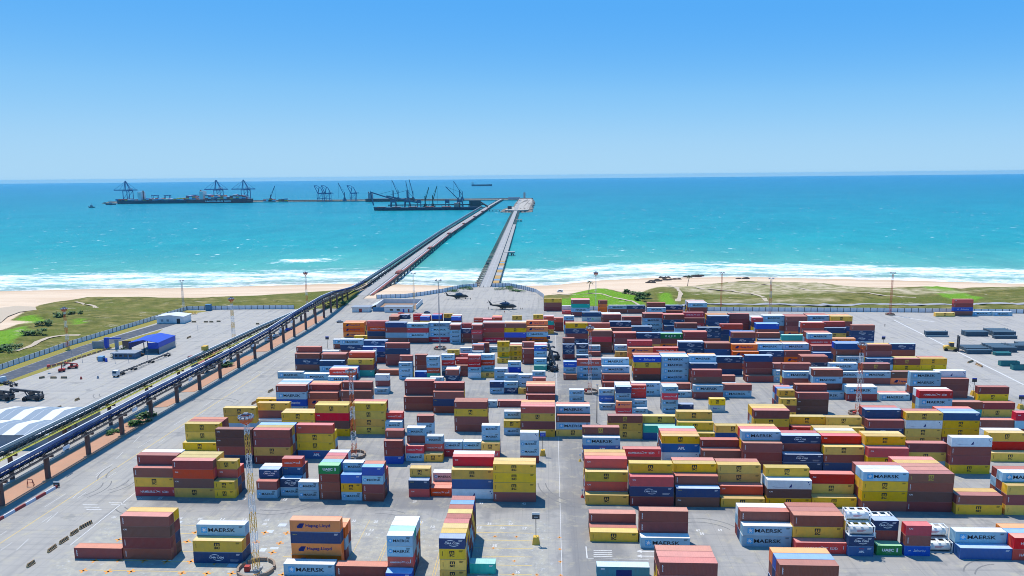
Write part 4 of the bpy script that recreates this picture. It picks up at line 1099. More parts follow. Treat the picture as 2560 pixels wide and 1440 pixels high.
wall([(-132.5, 545.5), (-111, 549), (-98, 560.5), (-85.6, 574.5), (-72, 597), (-60, 603.5)], 3.0, 'curved pale panel wall from the walled compound to the unfinished bridge', 3.4)
wall([(-47.5, 603.5), (-33, 604.5), (-22, 592), (-9.8, 572.8), (-3.4, 547.5), (-3.2, 528)], 3.0, 'curved pale panel wall right of the unfinished bridge, behind the helicopter apron', 3.2)
wall([(-3.0, 497.2), (109, 493), (212, 490), (330, 483), (560, 472)], 2.7, 'straight pale panel wall along the rear right edge of the yard', 4.3)

# ---- floodlight masts: lattice shaft in red and white bands, ring of lamps, barrier ring at the foot
def lattice(mb, w0, w1, z0, z1, n, t, cx=0, cy=0):
    for sx, sy in ((1, 1), (-1, 1), (-1, -1), (1, -1)):
        mb.bar((cx + sx * w0, cy + sy * w0, z0), (cx + sx * w1, cy + sy * w1, z1), t)
    for i in range(n):
        f0, f1 = i / n, (i + 1) / n; a, b = w0 + (w1 - w0) * f0, w0 + (w1 - w0) * f1; za, zb = z0 + (z1 - z0) * f0, z0 + (z1 - z0) * f1
        cs = [(1, 1), (-1, 1), (-1, -1), (1, -1)]
        for k in range(4):
            p, q = cs[k], cs[(k + 1) % 4]
            if i % 2: p, q = q, p
            mb.bar((cx + p[0] * a, cy + p[1] * a, za), (cx + q[0] * b, cy + q[1] * b, zb), t * .6)
            mb.bar((cx + cs[k][0] * b, cy + cs[k][1] * b, zb), (cx + cs[(k + 1) % 4][0] * b, cy + cs[(k + 1) % 4][1] * b, zb), t * .55)
def mast(base, ptop, label, cols, wide=.75, ring=3.0, nb=7, lamps=10, head=True, thin=.11):
    g = at(*base); h = height_at(g, ptop)
    r = empty('light_mast', (g.x, g.y, 0), 0, label, 'light mast', 'tall lattice floodlight masts')
    for i in range(nb):
        mb = MB(); z0, z1 = h * i / nb, h * (i + 1) / nb - (1.4 if i == nb - 1 else 0)
        w = lambda z: wide * (1 - .35 * z / h)
        lattice(mb, w(z0), w(z1), z0, z1, max(3, int((z1 - z0) / 1.5)), thin)
        mb.build('shaft_section', cols[i % len(cols)], r)
    if head:
        mb = MB(); mb.ring((0, 0), .75, 1.4, h - 1.6, h - 1.45, n=16); 
        for k in range(8):
            a = k * math.pi / 4; mb.bar((0, 0, h - 2.6), (1.5 * math.cos(a), 1.5 * math.sin(a), h - 1.5), .12)
        mb.ring((0, 0), 1.42, 1.5, h - 1.45, h - .6, n=16); mb.build('maintenance_basket', ORANGE, r)
        mb = MB(); mb.ring((0, 0), 1.2, 1.28, h - .5, h - .1, n=16); mb.bar((0, 0, h - 1.5), (0, 0, h), .3); mb.box(-.5, .5, -.35, .35, h - .05, h + .35); mb.build('head_ring', GREYS if cols[0] is not GREYS else ORANGE, r)
    lm_ = MB(); lm_.box(-.3, .3, -.18, .22, -.25, .25); me = lm_.mesh('floodlight', [LAMPM])
    for k in range(lamps):
        a = 2 * math.pi * k / lamps; link('floodlight', me, r, (1.55 * math.cos(a), 1.55 * math.sin(a), h - .55), (R(35) * math.sin(a), -R(35) * math.cos(a), a - math.pi / 2))
    if ring:
        mb = MB()
        for k in range(5): mb.ring((0, 0), ring - .25, ring + .25, 0, .95, k * 1.2566 + .07, (k + 1) * 1.2566 - .07, 8)
        mb.build('barrier_ring', BARR, r); mb = MB(); mb.box(-1.1, 1.1, -1.1, 1.1, -.1, .45); mb.build('foundation', CONC, r)
        mb = MB(); mb.box(-ring * .62, -ring * .32, -.9, .1, .0, 1.3); mb.build('electrical_box', REDP, r)
    return r
BARR = paint('barrier_concrete', (.30, .22, .16), .85, .2, dirt=(.05, .04, .04), wear=.95, scale=.9, var=.05)
ORW = [ORANGE, WHITE]; YOW = [paint('yellow_orange_mast', (.78, .44, .06), .5, .3), WHITE]
mast((641, 1425), 1036, 'nearest yellow and white floodlight mast, inside a round barrier at lower left', YOW, .62, 4.2, 8, 12, thin=.10)
mast((886, 1140), 924, 'red and white floodlight mast behind the green-fronted container line', ORW, .75, 3.6, 7, 10, thin=.095)
mast((1474, 981), 816, 'red and white floodlight mast right of the middle aisle', ORW, .7, 3.4, 7, 10, thin=.095)
mast((2144, 1036), 857, 'red and white floodlight mast amid the right container blocks', ORW, .75, 3.2, 7, 10, thin=.095)
mast((1100, 872), 698, 'slim grey floodlight mast with red foot ring behind the left far container line', [GREYS], .28, 3.2, 5, 8, False, .09)
mast((585, 852), 744, 'orange-headed yellow floodlight mast beyond the conveyor in the left truck yard', YOW, .75, 0, 7, 10, thin=.12)
mast((460, 783), 700, 'grey floodlight mast at the corner of the left wall', [GREYS, WHITE], .6, 0, 6, 8, False, .09)
mast((170, 868), 769, 'orange-headed floodlight mast standing behind the far left wall', ORW, .6, 0, 6, 8, thin=.08)
mast((768, 768), 680, 'pale floodlight mast with red head left of the bending conveyor', [WHITE, ORANGE], .55, 0, 6, 8, thin=.08)
mast((1036, 780), 681, 'thin floodlight mast beside the low white building near the pier', [YELLOW, WHITE], .5, 0, 6, 8, False, .08)
mast((1489, 772), 680, 'pale thin floodlight mast in front of the bright green hump', [WHITE], .4, 0, 6, 8, True, .07)
mast((1802, 775), 680, 'thin red floodlight mast behind the right wall, left of the thicker one', [ORANGE], .45, 0, 6, 8, False, .07)
mast((1924, 796), 694, 'dark-lamped floodlight mast over the sand path behind the right block', [REDP, GREYS], .6, 0, 6, 10, False, .09)
mast((2225, 787), 680, 'thin red floodlight mast at the right wall with clutter at its foot', [REDP], .55, 2.6, 6, 8, False, .08)

# ---- conveyor galleries on columns
def path_at(tab, y): return Vector((interp([(p[1], p[0]) for p in tab], y), y, interp([(p[1], p[2]) for p in tab], y)))
NEAR = [(-160, 90, 8.0), (-157.9, 189.5, 8.0), (-156.7, 267, 8.1), (-153.6, 342, 8.3), (-151.8, 380, 9.4), (-150.3, 412, 11.3), (-149.7, 440, 12.3), (-150.2, 470, 12.5), (-151.5, 500, 10.8), (-153.4, 530, 7.6), (-155.0, 560, 4.8), (-156.6, 600, 3.0), (-160, 690, 2.4), (-175.5, 1180, 2.4), (-196, 2160, 2.4)]
FAR = [(-171, 90, 8.6), (-169, 200, 8.6), (-166.5, 300, 8.4), (-163.5, 400, 7.2), (-161.5, 470, 5.2), (-160.5, 520, 3.0), (-160.8, 560, 1.4), (-163, 640, .6)]
def gallery(tab, y0, y1, label, step, roof_mat, walk_mat, wd=1.35, hh=2.5, clad=None, group=None):
    r = empty('conveyor_gallery', path_at(tab, y0), 0, label, 'conveyor', group); o = path_at(tab, y0)
    ys_ = [y0 + (y1 - y0) * i / int((y1 - y0) / step) for i in range(int((y1 - y0) / step) + 1)]
    fr, rf, bt, wk = MB(), MB(), MB(), MB(); secs = []
    for a, b in zip(ys_, ys_[1:]):
        pa, pb = path_at(tab, a) - o, path_at(tab, b) - o
        for s in (-wd, wd):
            u = Vector((s, 0, 0)); t = Vector((0, 0, hh - .7))
            fr.bar(pa + u, pb + u, .22); fr.bar(pa + u + t, pb + u + t, .16); fr.bar(pa + u, pa + u + t, .12); fr.bar(pa + u, pb + u + t, .10)
        bt.bar(pa + Vector((0, 0, .55)), pb + Vector((0, 0, .55)), 1.5, .22)
        wk.bar(pa + Vector((wd + .65, 0, -.02)), pb + Vector((wd + .65, 0, -.02)), 1.0, .08)
        for z in (.55, 1.05): wk.bar(pa + Vector((wd + 1.15, 0, z)), pb + Vector((wd + 1.15, 0, z)), .07)
        wk.bar(pa + Vector((wd + 1.15, 0, 0)), pa + Vector((wd + 1.15, 0, 1.05)), .06)
    cl = MB()
    for y in ys_:
        p = path_at(tab, y) - o; ww = wd * .72
        secs.append([(p.x + ww * math.cos(t), p.y, p.z + hh - .35 + .42 * math.sin(t)) for t in [math.pi * k / 6 for k in range(7)]] + [(p.x + (ww - .05) * math.cos(t), p.y, p.z + hh - .42 + .40 * math.sin(t)) for t in [math.pi * k / 6 for k in range(6, -1, -1)]])
    rf.loft(secs)
    for s_ in (-wd - .1, wd + .1):
        cl = MB()
        for a, b in zip(ys_, ys_[1:]): pa, pb = path_at(tab, a) - o, path_at(tab, b) - o; d = pb - pa; cl.bar(pa + Vector((s_, 0, hh - .75)) + d * .04, pb + Vector((s_, 0, hh - .75)) - d * .04, .05, .72)
        cl.build('side_sheeting', clad, r)
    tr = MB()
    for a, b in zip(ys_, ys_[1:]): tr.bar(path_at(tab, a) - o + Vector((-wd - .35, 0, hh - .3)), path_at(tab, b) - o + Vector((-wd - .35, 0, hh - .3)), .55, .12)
    tr.build('roof_edge_highlight', PALES, r)  # added pale strip, a highlight along the roof edge put in as colour
    rf.build('roof', roof_mat, r); fr.build('truss', STEELD, r); bt.build('belt', BLACK, r); wk.build('walkway', walk_mat, r)  # walkway and handrail in their own plain paint
    return r, o
CONVROOF, t, b = base_mat('conveyor_roof_sheet', .85, .08)
sx_ = t.new('ShaderNodeSeparateXYZ'); t.l.new(t.new('ShaderNodeNewGeometry').outputs['Normal'], sx_.inputs[0])
br = t.noise(t.vec(t.obj(), (.3, .12, .3)), 1, 4)
t.l.new(t.mix(t.ramp(br, [(.4, (0, 0, 0)), (.6, (1, 1, 1))]), (.014, .03, .09), (.035, .06, .13)), b.inputs['Base Color'])
CLADN = paint('navy_side_sheet', (.008, .028, .12), .8, .1, dirt=(.01, .015, .03), wear=.6)
CLADT = paint('dark_teal_side_sheet', (.010, .05, .08), .5, .3, dirt=(.01, .015, .03), wear=.6)
TEALR = paint('dull_teal_roof', (.018, .05, .075), .5, .3, dirt=(.10, .14, .15), wear=.5)
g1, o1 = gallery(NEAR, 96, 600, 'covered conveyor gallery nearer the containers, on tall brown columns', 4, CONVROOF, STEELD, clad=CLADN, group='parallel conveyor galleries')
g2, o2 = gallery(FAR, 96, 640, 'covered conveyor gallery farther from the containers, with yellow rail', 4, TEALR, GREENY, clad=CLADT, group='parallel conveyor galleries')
SIGNW = paint('white_board', (.66, .70, .76), .6, .3, wear=.15)
bm1 = MB(); bm1.box(.0, .1, -1.6, 1.6, -.6, .6); bmesh_ = bm1.mesh('white_board', [SIGNW])
for y in (178, 214, 252, 292, 322, 352, 386, 402):
    p = path_at(NEAR, y) - o1; link('side_board', bmesh_, g1, (p.x + 3.0, p.y, p.z + .15))
def columns(r, o, tab, ysl, w, mats, band=True):
    for y in ysl:
        p = path_at(tab, y); mb = MB()
        mb.bar((p.x - o.x, y - o.y, -o.z - .3), (p.x - o.x, y - o.y, p.z - o.z - .9), w, w * 1.15)
        mb.bar((p.x - o.x - 1.9, y - o.y, p.z - o.z - .55), (p.x - o.x + 2.4, y - o.y, p.z - o.z - .55), .6, .7)
        mb.build('support_column', mats, r)
CY = [132, 151, 170, 189.5, 208.7, 228.6, 247.9, 267.3, 286, 304.4, 323.1, 341.8, 360.1, 380.3, 396.7, 412.3, 431.9, 451, 469.6, 488, 506, 524, 541]
columns(g1, o1, NEAR, CY, 1.05, DARKC); columns(g2, o2, FAR, [132, 158, 183, 208, 233, 258, 283, 308, 333, 358, 383, 408, 433, 458, 483, 506], .9, DARKC)
mb = MB(); p = path_at(FAR, 336); mb.box(p.x - 3, p.x + 2.4, 333, 338, p.z - .3, p.z + .1); mb.box(p.x - 2.6, p.x - .4, 334, 337, p.z + 2.6, p.z + 4.6)
ob = mb.build('inspection_platform', YELLOW); tag(ob, 'small yellow inspection platform on the far conveyor gallery', 'platform')

# ---- piers
DECK = paint('deck_concrete', (.33, .325, .315), .9, .15, dirt=(.17, .16, .15), wear=.35, var=0, scale=.06)
DECKD = paint('bridge_beam', (.10, .095, .10), .9, .15, dirt=(.05, .05, .05), wear=.4, var=0)
PL = lambda y: interp([(518, -146.5), (608, -149), (743, -153.2), (1045, -163.5), (1155, -167), (2160, -181.5), (2900, -187)], y)
PR_ = lambda y: -53.4 - (y - 601.7) * (104.5 - 53.4) / (2696 - 601.7)
r = empty('trestle_pier', (PL(560), 560, 0), 0, 'long trestle pier with covered conveyor, road and pipes running out to sea', 'pier'); o = Vector((PL(560), 560, 0))
yy = [560 + 40 * i for i in range(60)]
dk, bmn, rl, pr, pw = MB(), MB(), MB(), MB(), MB()
for a, b in zip(yy, yy[1:]):
    xa, xb = PL(a) - o.x, PL(b) - o.x; A_, B_ = a - o.y, b - o.y
    dk.add([(xa - 5, A_, .05), (xa + 4.6, A_, .05), (xb + 4.6, B_, .05), (xb - 5, B_, .05), (xa - 5, A_, -.7), (xa + 4.6, A_, -.7), (xb + 4.6, B_, -.7), (xb - 5, B_, -.7)], [(0, 1, 2, 3), (0, 4, 5, 1), (1, 5, 6, 2), (2, 6, 7, 3), (3, 7, 4, 0), (7, 6, 5, 4)])
    for dx, z0 in ((-9.5, -1.3), (-4.4, -1.3), (4.0, -1.3), (8.6, -1.3)): bmn.bar((xa + dx, A_, z0), (xb + dx, B_, z0), .8, 1.3)
    for dx in (-5.0, 4.5): rl.bar((xa + dx, A_, .75), (xb + dx, B_, .75), .12); rl.bar((xa + dx, A_, .3), (xb + dx, B_, .3), .12)
    if a < 2160:
        for dx, m_, w_ in ((6.4, pw, 1.0), (7.7, pr, .9), (8.7, pr, .5)): m_.bar((xa + dx, A_, .5), (xb + dx, B_, .5), w_, .7)
dk.build('road_deck', DECK, r); bmn.build('girders', DECKD, r); rl.build('railing', STEELD, r); pr.build('red_pipes', BROWNP, r); pw.build('pale_pipe', PALES, r)
bb = MB()
for dx in (-10, -5, 0, 4.6, 9): bb.tube((dx, 0, -9), (dx, 0, -1.9), .55, n=8)
bb.box(-11, 10, -.8, .8, -2.3, -1.7); me_b = bb.mesh('pile_bent', [DECKD]); bents = [575 + 19 * i for i in range(124)]
for y in bents[:99]: link('pile_bent', me_b, r, (PL(y) - o.x, y - o.y, 0))
q_ = MB()
for y in bents[99:]:
    for dx in (-10, -5, 0, 4.6, 9): q_.tube((PL(y) - o.x + dx, y - o.y, -9), (PL(y) - o.x + dx, y - o.y, -1.9), .55, n=6)
tag(q_.build('distant_piles', DECKD, r), kind='stuff')
for y in (690, 925, 1160, 1400, 1640, 1880, 2080):
    mb = MB(); x = PL(y) - o.x; mb.box(x + 1.9 + 3, x + 9.3, y - o.y - 9, y - o.y + 9, .9, 2.2); mb.box(x + 5.2, x + 9, y - o.y - 7, y - o.y + 7, 2.2, 2.9); mb.build('pipe_expansion_loop', BROWNP, r)
gp, og = gallery(NEAR, 604, 2140, 'low covered conveyor running seaward along the left side of the pier', 8, TEALR, STEELD, 2.0, 2.6, CLADT)
mb = MB()
for i in range(95): p = path_at(NEAR, 610 + 16 * i) - og; mb.bar((p.x - 1.8, p.y, -2.2 - og.z), (p.x - 1.8, p.y, p.z), .3); mb.bar((p.x + 1.8, p.y, -2.2 - og.z), (p.x + 1.8, p.y, p.z), .3)
mb.build('trestle_legs', STEELD, gp)
r = empty('unfinished_bridge', (PR_(602), 602, 0), 0, 'second bridge under construction with bare pile caps along its left side', 'bridge'); o = Vector((PR_(602), 602, 0))
yy = [602 + 30 * i for i in range(46)] + [1960]; dk, ln, gd = MB(), MB(), MB()
for a, b in zip(yy, yy[1:]):
    xa, xb = PR_(a) - o.x, PR_(b) - o.x; A_, B_ = a - o.y, b - o.y
    dk.add([(xa - 4.7, A_, .06), (xa + 4.7, A_, .06), (xb + 4.7, B_, .06), (xb - 4.7, B_, .06), (xa - 4.7, A_, -.8), (xa + 4.7, A_, -.8), (xb + 4.7, B_, -.8), (xb - 4.7, B_, -.8)], [(0, 1, 2, 3), (0, 4, 5, 1), (1, 5, 6, 2), (2, 6, 7, 3), (3, 7, 4, 0), (7, 6, 5, 4)])
    for dx in (-4.6, 4.6): gd.bar((xa + dx, A_, .4), (xb + dx, B_, .4), .28, .75)
    ln.add([(xa - .2, A_, .072), (xa + .2, A_, .072), (xb + .2, B_, .072), (xb - .2, B_, .072)], [(0, 1, 2, 3)])
dk.build('road_deck', DECK, r); gd.build('parapet', CONC, r); ln.build('centre_stain', paint('deck_stain', (.40, .40, .40), .9, .1, var=0), r)
TAN = paint('rusty_formwork', (.42, .27, .10), .9, .1, dirt=(.2, .12, .06), wear=.6); STRIP = [CONC, TAN, paint('blue_tarp_panel', (.16, .28, .42), .8, .2), DECK]
k = 0; y = 604
mbs = [MB() for _ in range(4)]
PN = ['precast_panels', 'rusty_formwork', 'blue_tarpaulin', 'grey_panels']
while y < 1400:
    x0, x1 = PR_(y) - o.x, PR_(y + 11) - o.x; j = [0, 0, 1, 1, 2, 1, 1, 0, 0, 1, 1, 2][k % 12] if y < 800 else [0, 3][k % 2]
    mbs[j].add([(x0 + 4.8, y - o.y + .4, -1.0), (x0 + 10.4, y - o.y + .4, -1.0), (x1 + 10.4, y - o.y + 10.8, -1.0), (x1 + 4.8, y - o.y + 10.8, -1.0), (x0 + 4.8, y - o.y + .4, -2.0), (x0 + 10.4, y - o.y + .4, -2.0), (x1 + 10.4, y - o.y + 10.8, -2.0), (x1 + 4.8, y - o.y + 10.8, -2.0)], [(0, 1, 2, 3), (0, 4, 5, 1), (1, 5, 6, 2), (2, 6, 7, 3), (3, 7, 4, 0)])
    if j in (1, 2): mbs[j].build(PN[j], STRIP[j], r); mbs[j] = MB()
    y += 11; k += 1
for j in (0, 3): tag(mbs[j].build(PN[j], STRIP[j], r), kind='stuff')
cap = MB(); cap.box(-10.8, 11, -.8, .8, -2.6, -1.2)
for dx in (-10, -6, 0, 5, 10): cap.tube((dx, 0, -9), (dx, 0, -2.6), .45, n=8)
me_c = cap.mesh('pile_cap', [paint('pale_pile_cap', (.36, .31, .24), .9, .1, dirt=(.1, .08, .07), wear=.5)])
for i in range(99): y = 612 + 13.5 * i; link('pile_cap', me_c, r, (PR_(y) - o.x, y - o.y, 0))
for i, (px, py, w_, lb) in enumerate(((1274, 630, 13, 'larger concrete mooring platform on slanted piles right of the unfinished bridge'), (1298, 549, 13, 'smaller farther mooring platform on piles right of the unfinished bridge'))):
    g = at(px, py, -1); e = empty('mooring_platform', (g.x, g.y, 0), 0, lb, 'platform'); mb = MB(); mb.box(-w_ / 2, w_ / 2, -4, 4, -2.2, -.6); mb.build('slab', CONC, e)
    for dx in (-2, 2, 4):
        mb = MB(); mb.tube((dx, -1, -2.2), (dx + dx * .5, -2, -9), .7, n=8); mb.build('pile', DARKC, e)
g = at(1225, 661, .1); mb = MB(); mb.box(g.x - 3.8, g.x - 1.2, g.y - 2.2, g.y + 2.2, .5, 2.4); e = tag(mb.build('site_crate', STEELD), 'small dark crate on the left edge of the unfinished bridge', 'crate')

# ---- sheds and small buildings
def gable_shed(name, x0, x1, y0, y1, h, rh, wallm, roofm, label, axis='x', cat='shed'):
    r = empty(name, ((x0 + x1) / 2, (y0 + y1) / 2, 0), 0, label, cat); a, b = (x1 - x0) / 2, (y1 - y0) / 2
    w = MB(); w.box(-a, a, -b, b, -.2, h); w.build('walls', wallm, r)
    f = MB(); e = .5
    if axis == 'y':
        for s in (-1, 1): f.add([(s * (a + e), -b - e, h - .1), (s * (a + e), b + e, h - .1), (0, b + e, h + rh), (0, -b - e, h + rh), (s * (a + e), -b - e, h + .05), (s * (a + e), b + e, h + .05), (0, b + e, h + rh + .15), (0, -b - e, h + rh + .15)], [(0, 1, 2, 3), (4, 7, 6, 5), (0, 4, 5, 1), (0, 3, 7, 4), (1, 5, 6, 2)])
    else:
        for s in (-1, 1): f.add([(-a - e, s * (b + e), h - .1), (a + e, s * (b + e), h - .1), (a + e, 0, h + rh), (-a - e, 0, h + rh), (-a - e, s * (b + e), h + .05), (a + e, s * (b + e), h + .05), (a + e, 0, h + rh + .15), (-a - e, 0, h + rh + .15)], [(0, 1, 2, 3), (4, 7, 6, 5), (0, 4, 5, 1), (0, 3, 7, 4), (1, 5, 6, 2)])
    f.build('roof', roofm, r)
    g = MB()
    if axis == 'y':
        for s in (-1, 1): g.face([(-a, s * b, h), (a, s * b, h), (0, s * b, h + rh)])
    else:
        for s in (-1, 1): g.face([(s * a, -b, h), (s * a, b, h), (s * a, 0, h + rh)])
    g.build('gable', wallm, r)
    return r
# striped-roof warehouse at the left edge
STRIPE, t, b = base_mat('striped_roof_sheet', .6, .3)
sp_ = t.new('ShaderNodeSeparateXYZ'); t.l.new(t.obj(), sp_.inputs[0])
wv_ = t.math('FRACT', t.math('MULTIPLY_ADD', sp_.outputs[0], 1 / 11.5, .30))
t.l.new(t.mix(t.math('GREATER_THAN', wv_, .62), t.mix(t.math('GREATER_THAN', t.math('FRACT', t.math('MULTIPLY', wv_, 3.2)), .93), (.20, .25, .30), (.40, .43, .46)), (.60, .60, .60)), b.inputs['Base Color'])
g = at(0, 1103, 0); g2_ = at(180, 1060, 6)
whx0, whx1 = -214, -171.5
r = gable_shed('warehouse', -214, -174.5, 233, 247.4, 5.2, 1.2, GREYS, STRIPE, 'nearer striped-roof warehouse half hidden by the conveyors at left edge', 'x', 'warehouse')
r = gable_shed('warehouse', -209, -174.5, 248.6, 263, 5.2, 1.2, GREYS, STRIPE, 'farther striped-roof warehouse behind the nearer one at left edge', 'x', 'warehouse')
# open blue shed
c = at(383, 875, 0); r = empty('truck_shed', (c.x, c.y, 0), 0, 'open-ended blue roofed shed over the truck lane in the left yard', 'shed'); o = c
f = MB(); a, b_, h = 8.2, 9, 7.2
secs = []
for y in (-b_, b_): secs.append([(-a, y, h - 1.0), (0, y, h + .5), (a, y, h - 1.0), (a, y, h - 1.25), (0, y, h + .25), (-a, y, h - 1.25)])
f.loft(secs); f.build('roof', BLUEP, r)
f = MB(); f.box(a - .2, a, -b_ + .2, b_ - .2, 3.4, h - 1.3); f.build('side_sheeting', BLUEP, r); f = MB(); f.box(a - .15, a - .02, -b_ + .3, b_ - .3, 0, 3.35); f.build('lower_wall', GREYS, r)
f = MB(); f.box(-a, -a + .2, -b_ + .2, b_ - .2, 3.0, h - 1.3); f.build('side_sheeting', BLUEP, r)
f = MB(); f.box(2.4, a - .25, -b_ + .1, -b_ + .3, 2.9, h - 1.1); f.build('front_sheeting', BLUEP, r)
for sx in (-a + .3, 0, a - .5):
    for sy in (-b_ + .4, b_ - .4): f = MB(); f.bar((sx, sy, -.1), (sx, sy, h - 1.1), .35); f.build('post', STEELD, r)
c = at(318, 893, 0); r = empty('gate_office', (c.x, c.y, 0), 0, 'low flat-roofed blue-grey gate office left of the open blue shed', 'office')
f = MB(); f.box(-6, 6, -3, 3, -.1, 2.8); f.build('walls', paint('slate_blue_wall', (.10, .17, .28), .7, .3), r); f = MB(); f.box(-6.7, 6.7, -3.8, 3.8, 2.82, 3.1); f.build('roof', GREYS, r)
for k in range(4): f = MB(); f.box(-5 + 2.6 * k, -3.4 + 2.6 * k, -3.06, -2.98, 1.0, 2.1); f.build('window', GLASS, r)
c = at(268, 872, 0); r = empty('gate_portal', (c.x, c.y, 0), 0, 'blue portal gate between two grey gate walls by the side road', 'gate')
f = MB(); f.box(-1, 1, -.8, .8, 0, 6.3); f.build('pillar', BLUEP, r); f = MB(); f.box(1.02, 8, -.7, .7, 5.6, 6.2); f.build('beam', BLUEP, r)
f = MB(); f.box(-9, -2.5, 1, 1.4, 0, 4); f.build('gate_wall', CONC, r); f = MB(); f.box(9, 14, -.2, .2, 0, 4.6); f.build('gate_wall', DARKC, r); f = MB(); f.box(4.5, 6.5, 0, .6, 0, 5); f.build('pillar', GREYS, r)
c = at(428, 808, 0); r = gable_shed('utility_building', c.x - 9, c.x + 9, c.y - 1, c.y + 9, 4.6, .9, WHITE, PALES, 'white low building with grey roof at the far end of the side road', 'y', 'building')
for dx, w_ in ((-5.4, 1.6), (-1.6, 1.6)): f = MB(); f.box(dx - w_ / 2, dx + w_ / 2, -5.07, -4.98, 1.3, 2.7); f.build('window', GREYS, r)
f = MB(); f.box(4.4, 6.6, -5.07, -4.98, 0, 3.2); f.build('door', GLASS, r)
c = at(522, 776, 0); f = MB(); f.box(c.x - 1.6, c.x + 1.6, c.y - 1.6, c.y + 1.6, 0, 4.2); f.box(c.x - 1.9, c.x + 1.9, c.y - 1.9, c.y + 1.9, 4.22, 4.4); tag(f.build('electrical_kiosk', paint('blue_kiosk', (.07, .20, .34), .5, .3)), 'small blue electrical kiosk inside the left rear wall', 'kiosk')
# pier-head compound: two white blocks, blue screen, roofless store
c = at(905, 778, 0); r = empty('guard_house', (c.x, c.y, 0), 0, 'flat-roofed white guard house with red door at the pier road', 'guard house')
f = MB(); f.box(-6, 6, -3.5, 3.5, -.1, 3.2); f.build('walls', WHITE, r); f = MB(); f.box(-6.6, 6.6, -4.1, 4.1, 3.22, 3.5); f.build('roof', GREYS, r); f = MB(); f.box(-1.1, .9, -3.57, -3.48, 0, 2.4); f.build('door', REDP, r)
c2 = at(998, 778, 0); r = empty('office_building', (c2.x, c2.y, 0), 0, 'white one-storey office with dark windows right of the blue screen', 'office')
f = MB(); f.box(-9.5, 9.5, -4, 4, -.1, 3.5); f.build('walls', WHITE, r); f = MB(); f.box(-10, 10, -4.5, 4.5, 3.52, 3.75); f.build('roof', GREYS, r)
for dx in (-4.6, .2): f = MB(); f.box(dx - 1.1, dx + 1.1, -4.07, -3.98, 1.1, 2.3); f.build('window', GLASS, r)
for dx, mm in ((3.9, BLUEP), (7.5, REDP)): f = MB(); f.box(dx - .5, dx + .5, -4.07, -3.98, 0, 2.3); f.build('door', mm, r)
f = MB(); f.box(c.x + 8, c2.x - 10.2, c.y - 1.1, c.y - .9, -.1, 3.0); tag(f.build('blue_screen', paint('blue_sheet_fence', (.08, .24, .42), .6, .3)), 'blue sheet fence between the guard house and the white office', 'fence')
r = empty('walled_store', (c2.x - 5, c2.y + 17, 0), 0, 'roofless walled store with sloping white ramp behind the white office', 'compound')
f = MB(); f.box(-13, 16, 14.6, 15, -.1, 3.2); f.box(15.6, 16, -10, 14.6, -.1, 3.2); f.box(-13.4, -13, -8, 15, -.1, 3.2); f.build('walls', WHITE, r)
f = MB(); f.add([(-20, -9, .1), (-13.6, -9, 3.0), (-13.6, 14, 3.0), (-20, 14, .1)], [(0, 1, 2, 3)]); f.build('ramp', PALES, r); f = MB(); f.box(-12.5, 15, -8, 14, -.2, .12); f.build('floor', paint('rusty_floor', (.28, .18, .12), .9, .1), r)
# ------------------------------------------------------------------ harbour far out: breakwater, island, ships, cranes
ROCK = paint('breakwater_rock', (.22, .19, .16), .95, .1, dirt=(.08, .07, .065), wear=.8, var=.05, scale=.06)
SANDI = paint('island_sand', (.42, .38, .33), .95, .1, dirt=(.20, .19, .17), wear=.6, var=0, scale=.03)
def mound(name, poly, z, mat, jag, label, cat, n_sub=14, kind=None, top=None):
    cx, cy = sum(p[0] for p in poly) / len(poly), sum(p[1] for p in poly) / len(poly); rr = random.Random(3)
    pts = []
    for (a, b), (c, d) in zip(poly, poly[1:] + poly[:1]):
        for i in range(n_sub): t = i / n_sub; pts.append((a + (c - a) * t, b + (d - b) * t))
    mb = MB(); secs = []
    for f, zz in ((1.0, SEA_Z - 2), (.97, SEA_Z + .8), (.93, z * .6 + SEA_Z * .4), (.88, z), (.6, z + .3)):
        secs.append([(cx + (x - cx) * f + rr.uniform(-jag, jag), cy + (y - cy) * f + rr.uniform(-jag, jag) * 3, zz + rr.uniform(-.8, .8) * (f < .99)) for x, y in pts])
    mb.loft(secs, True, True); o = mb.build(name, mat)
    return tag(o, label, cat, kind=kind)
e = empty('rock_island', (-85, 2350, SEA_Z), 0, 'rocky causeway island where the unfinished bridge meets the breakwater', 'island')
isl = [(-128, 1945), (-95, 1925), (-62, 1930), (-42, 1950), (-44, 2250), (-46, 2600), (-58, 2930), (-118, 2930), (-112, 2500), (-104, 2150), (-124, 2050)]
a = mound('rock_armour', isl, 0.6, ROCK, 3.5, None, None); a.parent = e; a.location = (85, -2350, -SEA_Z)
mb = MB(); mb.prism([(x * .74 - 22, y * .96 + 92) for x, y in isl], -1.0, 1.1); a = mb.build('sand_top', SANDI, e); a.location = (85, -2350, -SEA_Z)
mb = MB(); mb.add([(PR_(1960) - 4.7, 1960, 1.3), (PR_(1960) + 4.7, 1960, 1.3), (PR_(2900) + 4.7, 2900, 1.3), (PR_(2900) - 4.7, 2900, 1.3)], [(0, 1, 2, 3)]); a = mb.build('causeway_road', DECK, e); a.location = (85, -2350, -SEA_Z)
e = empty('breakwater', (-900, 2915, SEA_Z), 0, 'long straight breakwater quay carrying the cranes at the end of the pier', 'breakwater'); OFF = (900, -2915, -SEA_Z)
mb = MB(); mb.box(-1720, -60, 2896, 2925, SEA_Z - 3, -1.5); a = mb.build('quay_deck', paint('quay_concrete', (.42, .36, .28), .9, .1, dirt=(.2, .17, .15), wear=.6, var=0, scale=.02), e); a.location = OFF
mb = MB(); mb.box(-1820, -60, 2928, 2946, SEA_Z - 3, 2.5); a = mb.build('wave_wall', ROCK, e); a.location = OFF
